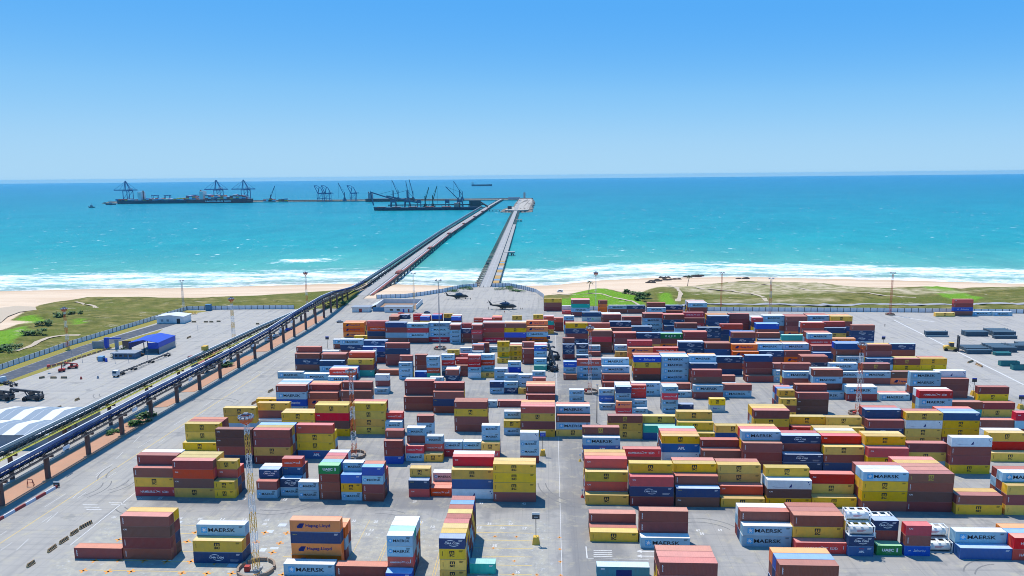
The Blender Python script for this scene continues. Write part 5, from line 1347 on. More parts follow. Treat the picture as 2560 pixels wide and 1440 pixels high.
a = mound('rock_head', [(-1830, 2898), (-1720, 2898), (-1720, 2948), (-1830, 2948)], -.5, ROCK, 2.0, None, None, 8); a.parent = e; a.location = OFF
e = tag(MB().box(-160, -112, 2905, 2922, -1.4, 7).build('harbour_shed', GREYS), 'grey shed on the breakwater at the seaward end of the pier', 'shed')
e = tag(MB().box(-98, -90, 2908, 2916, -1.4, 26).build('harbour_tower', paint('tower_concrete', (.40, .36, .32), .9, .1)), 'square concrete tower right of the shed on the breakwater', 'tower')
mb = MB(); mb.box(-176, -112, 2010, 2018, -1.6, -.6)
for i in range(7): mb.box(-172 + 9 * i, -170.6 + 9 * i, 2012, 2016, SEA_Z - 3, -1.6)
tag(mb.build('link_bridge', DECKD), 'low link bridge on piles between the pier and the rock island', 'bridge')
tag(MB().box(-112, -101, 2010, 2024, .4, 9).build('dark_hut', STEELD), 'dark box-shaped hut on the left lobe of the rock island', 'hut')

def hull(mb, L, Wd, z0, z1, bow=.10, sheer=1.5, sgn=1):
    secs = []
    for f, wf, dz in ((-.5, .75, 0), (-.46, .98, 0), (-.3, 1, 0), (.3, 1, 0), (.42, .8, sheer * .6), (.48, .35, sheer), (.5, .04, sheer * 1.3)):
        w_ = Wd / 2 * wf; fx = f * L * sgn
        k = -2 * sgn if f > .4 else 0
        secs.append([(fx + k, -w_ * .86, z0), (fx, -w_, z1 + dz), (fx, w_, z1 + dz), (fx + k, w_ * .86, z0)])
    if sgn < 0: secs = secs[::-1]
    mb.loft(secs)
HRED = paint('ship_red', (.20, .035, .04), .5, .3, var=0, scale=.05); HNAVY = paint('ship_navy', (.012, .03, .075), .5, .3, var=0, scale=.05)
HBRN = paint('ship_brown', (.13, .05, .05), .5, .3, var=0, scale=.05); BOOT = paint('boot_topping', (.05, .025, .025), .6, .2, var=0)
CARGO = [CM[k][0] for k in 'MBRNYQBMHW']
def ship(x, y, L, Wd, fb, label, cat, hullm, sgn, house_f, house_h, cargo=0, cargo_rows=(), name='cargo_ship', house_m=None, text=None, txtw=80):
    r = empty(name, (x, y, SEA_Z), 0, label, cat)
    mb = MB(); hull(mb, L, Wd, .6, fb, sgn=sgn); mb.build('hull', hullm, r); mb = MB(); hull(mb, L * .985, Wd * .97, -3, .62, sgn=sgn); mb.build('waterline_band', BOOT, r)
    hx = L * house_f; mb = MB(); mb.box(hx - 7, hx + 7, -Wd * .42, Wd * .42, fb, fb + house_h); mb.box(hx - 5, hx + 5, -Wd * .5, Wd * .5, fb + house_h * .82, fb + house_h * .93)
    mb.build('bridge_house', house_m or WHITE, r); mb = MB(); mb.tube((hx - 8 * sgn, 0, fb), (hx - 8 * sgn, 0, fb + house_h * 1.15), 2.6, n=8); mb.build('funnel', BROWNP, r)
    mb = MB(); mb.tube((hx, 0, fb + house_h), (hx, 0, fb + house_h + 9), .35, n=6); mb.build('mast', GREYS, r)
    rr = random.Random(int(L))
    for (f0, f1, hmin, hmax) in cargo_rows:
        mb = MB(); xx = f0 * L
        while xx < f1 * L - 12:
            h_ = rr.uniform(hmin, hmax)
            for lv in range(max(1, int(h_ / 2.6))):
                for q in range(3): mb.cur = rr.randrange(len(CARGO)); mb.box(xx, xx + 12, -Wd * .46 + q * Wd * .31, -Wd * .46 + q * Wd * .31 + Wd * .30, fb + .4 + lv * 2.6, fb + .4 + lv * 2.6 + 2.55)
            xx += 12.6
        tag(mb.build('deck_cargo', CARGO, r), kind='stuff')
    if text:
        mb = MB(); put_text(mb, text, 0, fb * .55, txtw, fb * .42, .04); mb.build('hull_lettering', INK['white'], r, (0, -Wd / 2 * 1.0 - .12, 0), (-.06 * 0, 0, 0))
    return r
s = lambda px, py: at(px, py, SEA_Z)
ship(-1598, 2872, 300, 40, 13, 'dark navy container ship with white bridge, left end of the breakwater', 'container ship', HNAVY, -1, -.15, 34, cargo_rows=((-.48, -.2, 4, 9), (-.10, .46, 5, 10)))
ship(-1318, 2872, 270, 40, 15, 'red-hulled container ship with white hull lettering at the breakwater', 'container ship', HRED, 1, -.26, 33, cargo_rows=((-.49, -.32, 12, 18), (-.20, .44, 10, 20)), text='HAMBURG SÜD', txtw=105)
ship(-628, 2876, 196, 30, 12, 'reddish-brown bulk ship with grey bridge at left stern, by the breakwater', 'bulk ship', HBRN, 1, -.40, 24, house_m=GREYS)
ship(-640, 7060, 200, 34, 15, 'lone blue-grey cargo ship anchored near the horizon', 'cargo ship', HNAVY, 1, -.44, 22, name='anchored_ship')
r = ship(-358, 2112, 308, 26, 8.5, 'long low dark bulk ship berthed at the loading jetty beside the pier', 'bulk ship', HNAVY, -1, .30, 12, house_m=paint('pink_deck_house', (.42, .26, .24), .6, .2))
for f in (-.42, -.28, -.12, .04, .2):
    mb = MB(); mb.box(f * 308 - 12, f * 308 + 12, -9, 9, 8.6, 10.6); mb.build('hatch_cover', BROWNP, r)
e = empty('loading_jetty', (-330, 2160, SEA_Z), 0, 'dark loading jetty with conveyor bridge beyond the long bulk ship', 'jetty')
mb = MB(); mb.box(-150, 140, -9, 9, 3.2, 5.0)
for i in range(19): mb.box(-148 + 16 * i, -146 + 16 * i, -7, 7, -3, 3.2)
mb.build('deck', DECKD, e); mb = MB(); mb.box(-150, 140, 3, 6, 12, 15)
for i in range(15): mb.box(-148 + 20 * i, -147 + 20 * i, 3, 6, 5, 12)
mb.build('conveyor_bridge', STEELD, e); mb = MB(); mb.box(96, 130, -6, 9, 5, 26); mb.build('transfer_tower', STEELD, e); mb = MB(); mb.bar((130, 2, 20), (152, -22, 9), 4, 4); mb.build('feeder_gallery', STEELD, e)
SLATE = paint('crane_slate_blue', (.06, .12, .20), .5, .3, var=0)
def unloader(x, label, kind):
    e = empty('ship_loader', (x, 2158, 0), 0, label, 'ship loader'); mb = MB(); top = 30
    for sx in (-9, 9):
        for sy in (-8, 8): mb.bar((sx, sy, -.2), (sx * .5, sy * .6, top), 2.2)
    mb.box(-8, 8, -7, 7, top * .55, top * .8); mb.build('gantry', SLATE, e)
    mb = MB(); mb.bar((0, 0, top), (0, 0, top + 22), 3.0); mb.build('pylon', SLATE, e)
    mb = MB()
    if kind == 0:
        mb.bar((30, 0, 16), (-62, -2, top + 6), 3, 4); mb.bar((0, 0, top + 22), (-55, -2, top + 8), .8); mb.bar((0, 0, top + 22), (28, 0, 18), .8)
    elif kind == 1: mb.bar((12, 0, 22), (-68, -2, 48), 3, 3.5); mb.bar((-68, -2, 50), (-60, -2, 8), 3.2, 3.2); mb.bar((0, 0, top + 22), (-40, -2, 42), .8)
    else: mb.bar((0, 0, 20), (-42, -2, 62), 1.6, 2); mb.bar((0, 0, top + 16), (-42, -2, 62), .6)
    mb.build('boom', SLATE, e)
unloader(-420, 'slate ship loader with long counterweighted boom amid the dark jetty', 0)
unloader(-462, 'slate ship unloader with drooping vertical leg at the jetty left end', 1)
unloader(-262, 'small slate crane tower near the right end of the jetty', 2)
for i, (x, sx, lb) in enumerate(((-385, 1, 'low dark hopper tower left of the green crane group'), (-300, 1, 'low dark hopper tower at the middle of the loading jetty'))):
    e = empty('hopper_tower', (x, 2158, 0), 0, lb, 'hopper'); mb = MB()
    for a_ in (-5, 5):
        for b_ in (-5, 5): mb.bar((a_, b_, 0), (a_, b_, 18), 1.2)
    mb.build('legs', SLATE, e); mb = MB(); mb.box(-6, 6, -6, 6, 14, 24); mb.build('hopper', SLATE, e)
def sts(x, label, up, H=72, sc=1.0):
    e = empty('quay_crane', (x, 2910, -1.5), 0, label, 'quay crane', 'ship-to-shore cranes on the breakwater'); mb = MB(); w_ = 2.2
    for sx in (-13, 13):
        for sy in (-14, 14): mb.bar((sx, sy, 0), (sx, sy, 42 * sc), w_)
        mb.bar((sx, -14, 14), (sx, 14, 14), w_)
    for sy in (-14, 14): mb.bar((-13, sy, 15), (13, sy, 15), 1.8); mb.bar((-13, sy, 41 * sc), (13, sy, 41 * sc), 2.6); mb.bar((-13, sy, 15), (13, sy, 41 * sc), 1.1)
    mb.build('portal_legs', CRANEB, e)
    mb = MB(); g0 = 44 * sc
    if not up:
        mb.bar((-58, 0, g0), (40, 0, g0), 5, 4); mb.build('boom', CRANEB, e); mb = MB(); mb.box(2, 18, -5, 5, g0 + 2.4, g0 + 8); mb.build('machine_house', PALES, e)
        mb = MB()
        for sy in (-5, 5): mb.bar((-13, sy, g0), (-8, sy * .3, H), 2); mb.bar((13, sy, g0), (-6, sy * .3, H), 2)
        mb.bar((-7, -3, H), (-7, 3, H), 4); mb.build('a_frame', CRANEB, e); mb = MB()
        for xx in (-56, -34): mb.bar((-7, 0, H), (xx, 0, g0 + 2), .8)
        mb.bar((-7, 0, H), (36, 0, g0 + 2), .8); mb.build('stays', CRANEB, e)
    else:
        e.scale = (.8, .8, .7); mb.bar((-13, 0, g0), (30, 0, g0), 5, 4); mb.build('girder', CRANEB, e); mb = MB(); mb.box(6, 20, -5, 5, g0 + 2.4, g0 + 8); mb.build('machine_house', PALES, e)
        mb = MB(); mb.bar((-13, -2, g0), (-30, -2, g0 + 44), 3, 3); mb.bar((-8, 2, g0 + 22), (-30, 2, g0 + 44), 1.6); mb.bar((-30, 0, g0 + 44), (-14, 0, g0 + 44), 2.4); mb.build('raised_boom', CRANEB, e)
        mb = MB()
        for sy in (-5, 5): mb.bar((-13, sy, g0), (-5, sy * .4, g0 + 34), 2); mb.bar((16, sy, g0), (2, sy * .4, g0 + 32), 2); mb.bar((-14, sy * .4, g0 + 42), (2, sy * .4, g0 + 32), 1.6)
        mb.build('a_frame', CRANEB, e)
    return e
CRANEB = paint('crane_blue', (.05, .15, .32), .5, .3, var=0)
cx = lambda px: at(px, 505, 0).x * 2910 / at(px, 505, 0).y
sts(cx(322), 'quay crane with lowered boom above the navy container ship', False, 86, 1.15); sts(cx(548), 'quay crane with lowered boom, left one above the red container ship', False, 86, 1.15); sts(cx(616), 'quay crane with lowered boom, right one above the red container ship', False, 86, 1.15)
sts(cx(802), 'quay crane with raised boom, left of the close pair mid-breakwater', True); sts(cx(820), 'quay crane with raised boom, right of the close pair mid-breakwater', True); sts(cx(884), 'quay crane with raised boom standing alone right of the pair', True)
def harbour_crane(px, y, h, dx, hh, label, m=None):
    x = at(px, 505, 0).x * y / at(px, 505, 0).y; e = empty('mobile_harbour_crane', (x, y, -1.5), 0, label, 'harbour crane', 'mobile harbour cranes'); m = m or SLATE
    mb = MB(); mb.box(-7, 7, -7, 7, 0, 6); mb.build('carrier', m, e); mb = MB(); mb.bar((0, 0, 6), (0, 0, h), 3.2); mb.box(-4, 4, -3, 3, 6, 13); mb.build('tower', m, e)
    mb = MB(); mb.bar((0, 0, h * .55), (dx, 0, hh), 1.6, 2); mb.build('jib', m, e); mb = MB(); mb.bar((0, 0, h), (dx, 0, hh), .6); mb.bar((dx, 0, hh), (dx * 1.02, 0, h * .35), .5); mb.build('cables', m, e)
GRN = paint('crane_dark_green', (.03, .10, .08), .5, .3, var=0)
for a_ in ((677, 2905, 26, 20, 62, 'mobile crane with jib leaning right, left of the raised quay cranes'), (862, 2905, 34, -24, 72, 'mobile crane with jib leaning left, beside the raised quay cranes'),
           (996, 2900, 40, -24, 82, 'mobile crane leaning left behind the jetty loaders'), (1021, 2900, 40, -8, 78, 'mobile crane, left of two crossing jibs'), (1033, 2900, 38, -14, 84, 'mobile crane, right of two crossing jibs'),
           (1156, 2895, 34, -34, 74, 'mobile crane leaning left near the right end of the jetty')): harbour_crane(*a_)
for a_ in ((1063, 2170, 36, 12, 62, 'green mobile crane with upright jib, left of the green pair'), (1082, 2170, 38, 14, 66, 'green mobile crane with upright jib, right of the green pair')): harbour_crane(*a_, m=GRN)
def rtg(px, label):
    x = at(px, 505, 0).x * 2914 / at(px, 505, 0).y; e = empty('yard_gantry', (x, 2914, -1.5), 0, label, 'gantry crane', 'yard gantries behind the ships'); mb = MB()
    for sx in (-11, 11):
        for sy in (-5, 5): mb.bar((sx, sy, 0), (sx, sy, 27), 1.6)
    mb.build('legs', CRANEB, e); mb = MB(); mb.bar((-13, -5, 28), (13, -5, 28), 2.4); mb.bar((-13, 5, 28), (13, 5, 28), 2.4); mb.box(-3, 3, -5, 5, 26, 29); mb.build('cross_beam', CRANEB, e)
rtg(389, 'small yard gantry behind the navy container ship, left one'); rtg(420, 'small yard gantry behind the navy container ship, right one'); rtg(488, 'small yard gantry above the stern of the red container ship')
for (px0, px1, lb, sd_) in ((661, 697, 'block of stacked containers on the breakwater under the leaning crane', 3), (699, 723, 'shorter block of stacked containers right of the leaning crane', 4)):
    a_, b_ = cx(px0), cx(px1); rr = random.Random(sd_); mb = MB(); x = a_
    while x < b_ - 11:
        for lv in range(rr.choice((3, 4, 4))): mb.cur = rr.randrange(len(CARGO)); mb.box(x, x + 12, 2898, 2906, -1.4 + 2.7 * lv, -1.4 + 2.7 * lv + 2.65)
        x += 12.4
    tag(mb.build('quay_container_block', CARGO), lb, 'container block', kind='stuff')
def tug(px, py, L, label):
    g = s(px, py); e = empty('tugboat', (g.x, g.y, SEA_Z), 0, label, 'tugboat', 'tugboats off the breakwater'); mb = MB(); hull(mb, L, L * .32, 0, 3.2, sgn=-1); mb.build('hull', HNAVY, e)
    mb = MB(); mb.box(-L * .15, L * .15, -3, 3, 3.2, 7); mb.box(-L * .1, L * .08, -2.4, 2.4, 7, 10); mb.build('wheelhouse', GREYS, e); mb = MB(); mb.tube((0, 0, 10), (0, 0, 17), .3, n=6); mb.build('mast', STEELD, e)
tug(229, 519, 24, 'small dark tugboat farthest left on open water'); tug(276, 512, 40, 'larger dark tugboat near the left tip of the breakwater')

# ------------------------------------------------------------------ helicopters, people, vehicles in the yard
HELI = paint('helicopter_green', (.018, .026, .026), .35, .45, dirt=(.05, .06, .05), wear=.3)
HBLUE = paint('helicopter_blue_trim', (.03, .06, .13), .3, .5)
def helicopter(px, py, rz, L, label):
    g = at(px, py); e = empty('helicopter', (g.x, g.y, 0), rz, label, 'helicopter', 'helicopters parked on the apron'); k = L / 15.5
    P3 = lambda x, y, z: (x * k, y * k, z * k)
    mb = MB(); secs = []
    for x, w_, z0, z1 in ((7.2, .25, 1.5, 1.9), (6.6, .75, 1.15, 2.3), (5.4, 1.05, .9, 3.0), (3.5, 1.15, .8, 3.3), (0, 1.2, .8, 3.35), (-2.2, 1.1, .95, 3.3), (-4, .6, 1.5, 3.1), (-6.5, .32, 1.9, 2.9), (-8.6, .2, 2.3, 2.9)):
        zc, hz = (z0 + z1) / 2, (z1 - z0) / 2; secs.append([P3(x, w_ * math.cos(t * math.pi / 6), zc + hz * math.sin(t * math.pi / 6)) for t in range(12)])
    mb.loft(secs); mb.build('fuselage', HELI, e, smooth=True)
    mb = MB(); secs = []
    for x, w_, z1 in ((3.4, .3, 3.5), (2.4, .8, 4.1), (-.8, .8, 4.2), (-2.8, .3, 3.5)): secs.append([P3(x, -w_, 3.1), P3(x, -w_ * .8, z1), P3(x, w_ * .8, z1), P3(x, w_, 3.1)])
    mb.loft(secs); mb.build('engine_cowling', HBLUE, e)
    mb = MB(); mb.add([P3(6.3, -.85, 1.9), P3(5.3, -1.0, 2.9), P3(4.3, -1.13, 2.9), P3(4.3, -1.18, 1.9), P3(6.3, .85, 1.9), P3(5.3, 1.0, 2.9), P3(4.3, 1.13, 2.9), P3(4.3, 1.18, 1.9)], [(0, 1, 2, 3), (4, 7, 6, 5), (0, 4, 5, 1)]); mb.build('windscreen', GLASS, e)
    mb = MB(); mb.add([P3(-8.2, 0, 2.4), P3(-9.4, 0, 4.6), P3(-8.6, 0, 4.6), P3(-7.0, 0, 2.8), P3(-8.2, .16, 2.4), P3(-9.4, .16, 4.6), P3(-8.6, .16, 4.6), P3(-7.0, .16, 2.8)], [(0, 1, 2, 3), (7, 6, 5, 4), (0, 4, 5, 1), (1, 5, 6, 2), (2, 6, 7, 3)]); mb.box(-8.4 * k, -7.6 * k, -1.6 * k, 0, 3.3 * k, 3.4 * k); mb.build('tail_fin', HELI, e)
    mb = MB()
    for i in range(4): a_ = .5 + i * math.pi / 2; mb.bar(P3(-9.1, .3, 4.4), P3(-9.1 + 1.5 * math.cos(a_), .3, 4.4 + 1.5 * math.sin(a_)), .12, .2)
    mb.build('tail_rotor', STEELD, e)
    mb = MB(); mb.tube(P3(.6, 0, 4.1), P3(.6, 0, 4.9), .25 * k, n=8); mb.tube(P3(.6, 0, 4.75), P3(.6, 0, 4.95), .5 * k, n=8); mb.build('rotor_mast', STEELD, e)
    for i in range(4):
        a_ = .45 + i * math.pi / 2; mb = MB(); c_, s_ = math.cos(a_), math.sin(a_); q = [(.5, 4.9), (4, 4.88), (7.6, 4.5)]
        for (r0, z0), (r1, z1) in zip(q, q[1:]): mb.bar(P3(.6 + r0 * c_, r0 * s_, z0), P3(.6 + r1 * c_, r1 * s_, z1), .42 * k, .05)
        mb.build('rotor_blade', STEELD, e)
    for sy in (-1, 1): mb = MB(); mb.box(-2.6 * k, 1.2 * k, (sy * 1.5 - .3) * k, (sy * 1.5 + .3) * k, .75 * k, 1.35 * k); mb.build('sponson', HELI, e)
    for x, y in ((5, 0), (-1.2, -1.5), (-1.2, 1.5)): mb = MB(); mb.bar(P3(x, y, .9), P3(x, y, .4), .14); mb.tube(P3(x, y - .18, .38), P3(x, y + .18, .38), .38 * k, n=10); mb.build('wheel', BLACK, e)
helicopter(1146, 747, R(2), 16.5, 'dark green helicopter farther back, nearer the curved wall')
helicopter(1261, 773, R(-2), 18.5, 'dark green helicopter in front, with pale stripe on its cowling')
SKIN = paint('skin', (.28, .15, .10), .6, .2, var=.15); 
def person(px, py, label, shirt, rz=0.0, step=.1):
    g = at(px, py); e = empty('person', (g.x, g.y, 0), rz, label, 'person', 'people on foot in the yard')
    me = bpy.data.meshes.new('person_body')
    V = [(0, 0, .95), (0, 0, 1.2), (0, 0, 1.42), (0, .01, 1.52), (0, .02, 1.64), (0, .02, 1.76), (-.2, 0, 1.40), (-.25, .02, 1.13), (-.24, .12, .90), (.2, 0, 1.40), (.25, .02, 1.13), (.24, .10, .90), (-.1, 0, .90), (-.11, step, .50), (-.11, step * .6, .07), (-.11, step * .6 + .16, .04), (.1, 0, .90), (.11, -step, .50), (.11, -step * 1.6, .07), (.11, -step * 1.6 + .16, .04)]
    E = [(0, 1), (1, 2), (2, 3), (3, 4), (4, 5), (2, 6), (6, 7), (7, 8), (2, 9), (9, 10), (10, 11), (0, 12), (12, 13), (13, 14), (14, 15), (0, 16), (16, 17), (17, 18), (18, 19)]
    Rr = [.15, .15, .17, .06, .10, .08, .07, .05, .035, .07, .05, .035, .1, .065, .045, .045, .1, .065, .045, .045]
    me.from_pydata(V, E, []); o = link('body', me, e); sk = o.modifiers.new('skin', 'SKIN'); o.modifiers.new('smooth', 'SUBSURF').levels = 1
    for i, r_ in enumerate(Rr): me.skin_vertices[0].data[i].radius = (r_, r_ * .8); 
    me.skin_vertices[0].data[0].use_root = True; me.materials.append(shirt)
    mb = MB(); secs = []
    for z, r_ in ((1.52, .03), (1.56, .09), (1.66, .115), (1.75, .10), (1.80, .04)): secs.append([(r_ * .85 * math.cos(t), .02 + r_ * math.sin(t), z) for t in [k * math.pi / 4 for k in range(8)]])
    mb.loft(secs); mb.build('head', SKIN, e, smooth=True); mb = MB(); secs = []
    for z, r_ in ((1.69, .125), (1.76, .12), (1.82, .06)): secs.append([(r_ * .85 * math.cos(t), .0 + r_ * math.sin(t), z) for t in [k * math.pi / 4 for k in range(8)]])
    mb.loft(secs); mb.build('hair', BLACK, e, smooth=True)
CD = paint('dark_clothes', (.03, .035, .04), .9, .1); CO = paint('orange_vest', (.55, .12, .03), .9, .1); CB = paint('brown_clothes', (.10, .07, .05), .9, .1)
for px, py, lb, sh in ((1176, 750, 'standing person in dark clothes right of the farther helicopter nose', CD), (1221, 774, 'standing person in dark clothes behind the front helicopter tail', CD), (1302, 775, 'person in dark clothes, left of two right of the front helicopter', CD),
                       (1305.5, 775, 'person in brown clothes, right of two right of the front helicopter', CB), (1261, 783, 'person in orange vest in front of the nearer helicopter', CO), (2212, 817, 'person in dark clothes walking alone on the right yard near the corner', CD),
                       (1209, 719, 'person in dark clothes, left one at the bridge entrance', CD), (1220, 719, 'person in brown clothes, right one at the bridge entrance', CB)): person(px, py, lb, sh)
TY = MB().tube((0, -.16, .5), (0, .16, .5), .5, n=14).mesh('wheel', [BLACK])
def wheels(e, pts, sc=1.0):
    for x, y in pts: o = link('wheel', TY, e, (x, y, 0)); o.scale = (sc, sc * 1.4, sc)
def truck(px, py, rz, cabm, label, cat='truck', trailers=((8.5,),), load=None, z=0, cab=True):
    g = at(px, py); e = empty('truck' if cab else 'trailer', (g.x, g.y, 0), rz, label, cat)
    x = 0.0
    if cab:
        mb = MB(); mb.loft([[(-1.0, yy, .7), (1.15, yy, .7), (1.25, yy, 1.9), (.9, yy, 3.1), (-1.0, yy, 3.2)] for yy in (-1.2, 1.2)]); mb.build('cab', cabm, e); mb = MB(); mb.add([(1.27, -1.05, 1.95), (1.27, 1.05, 1.95), (.95, 1.0, 2.95), (.95, -1.0, 2.95)], [(0, 1, 2, 3)]); mb.add([(-.4, -1.215, 1.9), (.9, -1.215, 1.9), (.7, -1.215, 2.8), (-.4, -1.215, 2.8)], [(0, 1, 2, 3)]); mb.build('windscreen', GLASS, e)
        mb = MB(); mb.box(-5.0, -1.0, -.45, .45, .7, 1.0); mb.build('chassis', STEELD, e); wheels(e, [(.2, -1), (.2, 1), (-3.2, -1), (-3.2, 1), (-4.4, -1), (-4.4, 1)]); x = -2.6
    for (L,) in trailers:
        mb = MB()
        for yy in (-.55, .55): mb.box(x - L, x, yy - .12, yy + .12, 1.15, 1.45)
        for i in range(4): mb.box(x - L + .02 + i * (L - .3) / 3, x - L + .27 + i * (L - .3) / 3, -1.22, 1.22, 1.16, 1.44)
        mb.build('trailer_frame', load or STEELD, e); wheels(e, [(x - L + 1.2, -1), (x - L + 1.2, 1), (x - L + 2.4, -1), (x - L + 2.4, 1)])
        if load:
            mb = MB(); mb.box(x - L, x, -1.22, 1.22, 1.46, 1.7); mb.build('load_bed', load, e)
        x -= L + 1.6
    return e
def facing(a, b): p, q = at(*a), at(*b); return math.atan2(q.y - p.y, q.x - p.x)
truck(291, 942, facing((375, 908), (291, 942)), WHITE, 'truck with white cab pulling empty skeletal trailers, left yard', 'truck', ((12.0,), (12.0,), (12.0,)))
truck(478, 905, facing((478, 905), (450, 912)), paint('brown_cab', (.30, .10, .07), .4, .4), 'brown flatbed truck behind the far conveyor', 'truck', ((9.5,),), BROWNP)
truck(520, 897, facing((540, 886), (505, 902)), WHITE, 'white-cabbed truck with brown load between the conveyors', 'truck', ((11.0,),), BROWNP)
truck(487, 920, facing((487, 920), (452, 935)), HBLUE, 'dark-cabbed truck with long brown flatbed between the conveyors', 'truck', ((12.0,),), BROWNP)
truck(8, 958, facing((8, 958), (-20, 950)), paint('white_blue_cab', (.50, .58, .64), .4, .4), 'pale-cabbed truck with empty trailer at the left picture edge', 'truck', ((9.0,),))
def car(px, py, rz, m, label, kind='car', z=0.0):
    g = at(px, py, z); e = empty(kind, (g.x, g.y, z), rz, label, kind, 'parked cars'); mb = MB()
    prof = [(-2.2, .35), (-2.2, .95), (-1.7, 1.05), (-1.2, 1.5), (.5, 1.5), (1.15, 1.0), (2.1, .85), (2.15, .35)] if kind == 'car' else [(-2.4, .4), (-2.4, 2.0), (-2.2, 2.1), (1.2, 2.1), (1.9, 1.3), (2.5, 1.1), (2.5, .4)]
    mb.loft([[(x, y, z_) for x, z_ in prof] for y in (-.88, .88)]); mb.build('body', m, e); mb = MB()
    zz = (1.02, 1.42) if kind == 'car' else (1.3, 1.9)
    for sy in (-1, 1): mb.face([(x, sy * .887, z_) for x, z_ in ((-1.5, zz[0]), (.9, zz[0]), (.45, zz[1]), (-1.15, zz[1]))])
    mb.build('windows', GLASS, e); wheels(e, [(-1.4, -.8), (-1.4, .8), (1.4, -.8), (1.4, .8)], .66)
    return e
g = at(1400, 728, 0)
vn = car(1400, 728, R(170), WHITE, 'white van parked on the beach sand left of the palm', 'van'); vn.location.z = tz(vn.location.x, vn.location.y) + .05
for px, py, m, lb, rz in ((350, 889, CB, 'dark car parked under the young palm by the gate office', 15), (705, 832, WHITE, 'white car parked under the conveyor beyond the white van', 70), (690, 842, WHITE, 'white car nearest under the conveyor bend', 60), (722, 826, BLUEP, 'blue car parked under the conveyor bend', 60), (1003, 786, REDP, 'red car beside the white office wall', 20), (1068, 783, HBLUE, 'dark blue car right of the thin mast foot', 0),
                           (850, 806, GREYS, 'grey car alone beside the far orange stack', 15)): car(px, py, R(rz), m, lb)
# white mini-buses and tanks under the conveyor
for px, py, rz, lb in ((497, 934, 60, 'white van nearest under the near conveyor'), (512, 926, 60, 'white van in the middle of three under the conveyor'), (527, 921, 60, 'white van farthest of three under the conveyor'), (672, 852, 65, 'white van parked behind brown columns at the conveyor bend')): car(px, py, R(rz), WHITE, lb, 'van')
# reach stackers and forklift
def reach_stacker(px, py, rz, m, label, ang=35, boom=12.0, cab=STEELD, scale=1.0):
    g = at(px, py); e = empty('reach_stacker', (g.x, g.y, 0), rz, label, 'reach stacker', 'reach stackers'); e.scale = (scale,) * 3; mb = MB()
    mb.loft([[(-4.2, y, .9), (-4.4, y, 2.2), (-2.6, y, 2.5), (3.0, y, 1.8), (3.4, y, .9)] for y in (-1.4, 1.4)]); mb.build('chassis', m, e)
    mb = MB(); mb.box(-.8, .9, -.7, .7, 2.2, 3.9); mb.build('cab', GLASS, e); mb = MB(); mb.box(-.9, 1.0, -.8, .8, 3.92, 4.1); mb.build('cab_roof', cab, e)
    a_ = R(ang); tip = (-3.6 + boom * math.cos(a_), 0, 3.4 + boom * math.sin(a_)); mb = MB()
    for sy in (-1.15, 1.15): mb.bar((-3.8, sy, 2.2), (-3.6, sy, 3.5), .5)
    mb.bar((-3.6, 0, 3.5), tip, .8, .9); mb.bar((1.5, .6, 1.7), (-3.6 + boom * .5 * math.cos(a_), .6, 3.4 + boom * .5 * math.sin(a_)), .3); mb.bar((1.5, -.6, 1.7), (-3.6 + boom * .5 * math.cos(a_), -.6, 3.4 + boom * .5 * math.sin(a_)), .3); mb.build('boom', m, e)
    mb = MB(); mb.bar(tip, (tip[0], 0, tip[2] - 1.6), .6); mb.box(tip[0] - .5, tip[0] + .5, -3.1, 3.1, tip[2] - 2.0, tip[2] - 1.5)
    for sy in (-3, 3): mb.box(tip[0] - 1.2, tip[0] + 1.2, sy - .15, sy + .15, tip[2] - 2.3, tip[2] - 1.5)
    mb.build('spreader', YELLOW if m is YELLOW else STEELD, e); wheels(e, [(2.4, -1.7), (2.4, 1.7), (2.4, -1.2), (2.4, 1.2), (-3.0, -1.5), (-3.0, 1.5)], 1.7)
reach_stacker(1378, 900, R(195), STEELD, 'dark reach stacker with folded boom in the aisle, the farther one', 20, 9)
reach_stacker(1378, 925, R(120), STEELD, 'dark reach stacker with raised boom in the aisle, the nearer one', 55, 11)
reach_stacker(82, 1000, R(180), STEELD, 'black reach stacker parked with level boom in the left yard', 6, 13)
reach_stacker(8, 1000, R(180), STEELD, 'black reach stacker cut by the left picture edge', 6, 13)
reach_stacker(181, 921, R(200), REDP, 'red telehandler-like loader by the side road verge', 12, 9, scale=.6)
g = at(2382, 877); e = empty('heavy_forklift', (g.x, g.y, 0), R(-15), 'yellow heavy forklift with tall black mast among the flat racks', 'forklift')
mb = MB(); mb.loft([[(-4.4, y, .8), (-4.5, y, 2.2), (-2.8, y, 2.7), (1.2, y, 2.0), (1.6, y, .8)] for y in (-1.4, 1.4)]); mb.build('chassis', YELLOW, e); mb = MB(); mb.box(-2.0, .2, -1.0, 1.0, 2.5, 4.3); mb.build('cab', GLASS, e); mb = MB(); mb.box(-2.1, .3, -1.1, 1.1, 4.32, 4.5); mb.build('cab_roof', YELLOW, e)
mb = MB()
for sy in (-1.3, 1.3): mb.box(1.9, 2.5, sy - .4, sy + .4, .3, 8.2)
for z in (1.5, 4.2, 6.0, 7.9): mb.box(2.0, 2.4, -.9, .9, z - .25, z + .25)
mb.build('lifting_mast', STEELD, e); mb = MB()
for sy in (-1.1, 1.1): mb.box(2.55, 5.0, sy - .2, sy + .2, .25, .45)
mb.build('fork', BROWNP, e); wheels(e, [(1.0, -1.6), (1.0, 1.6), (-3.4, -1.4), (-3.4, 1.4)], 1.5)
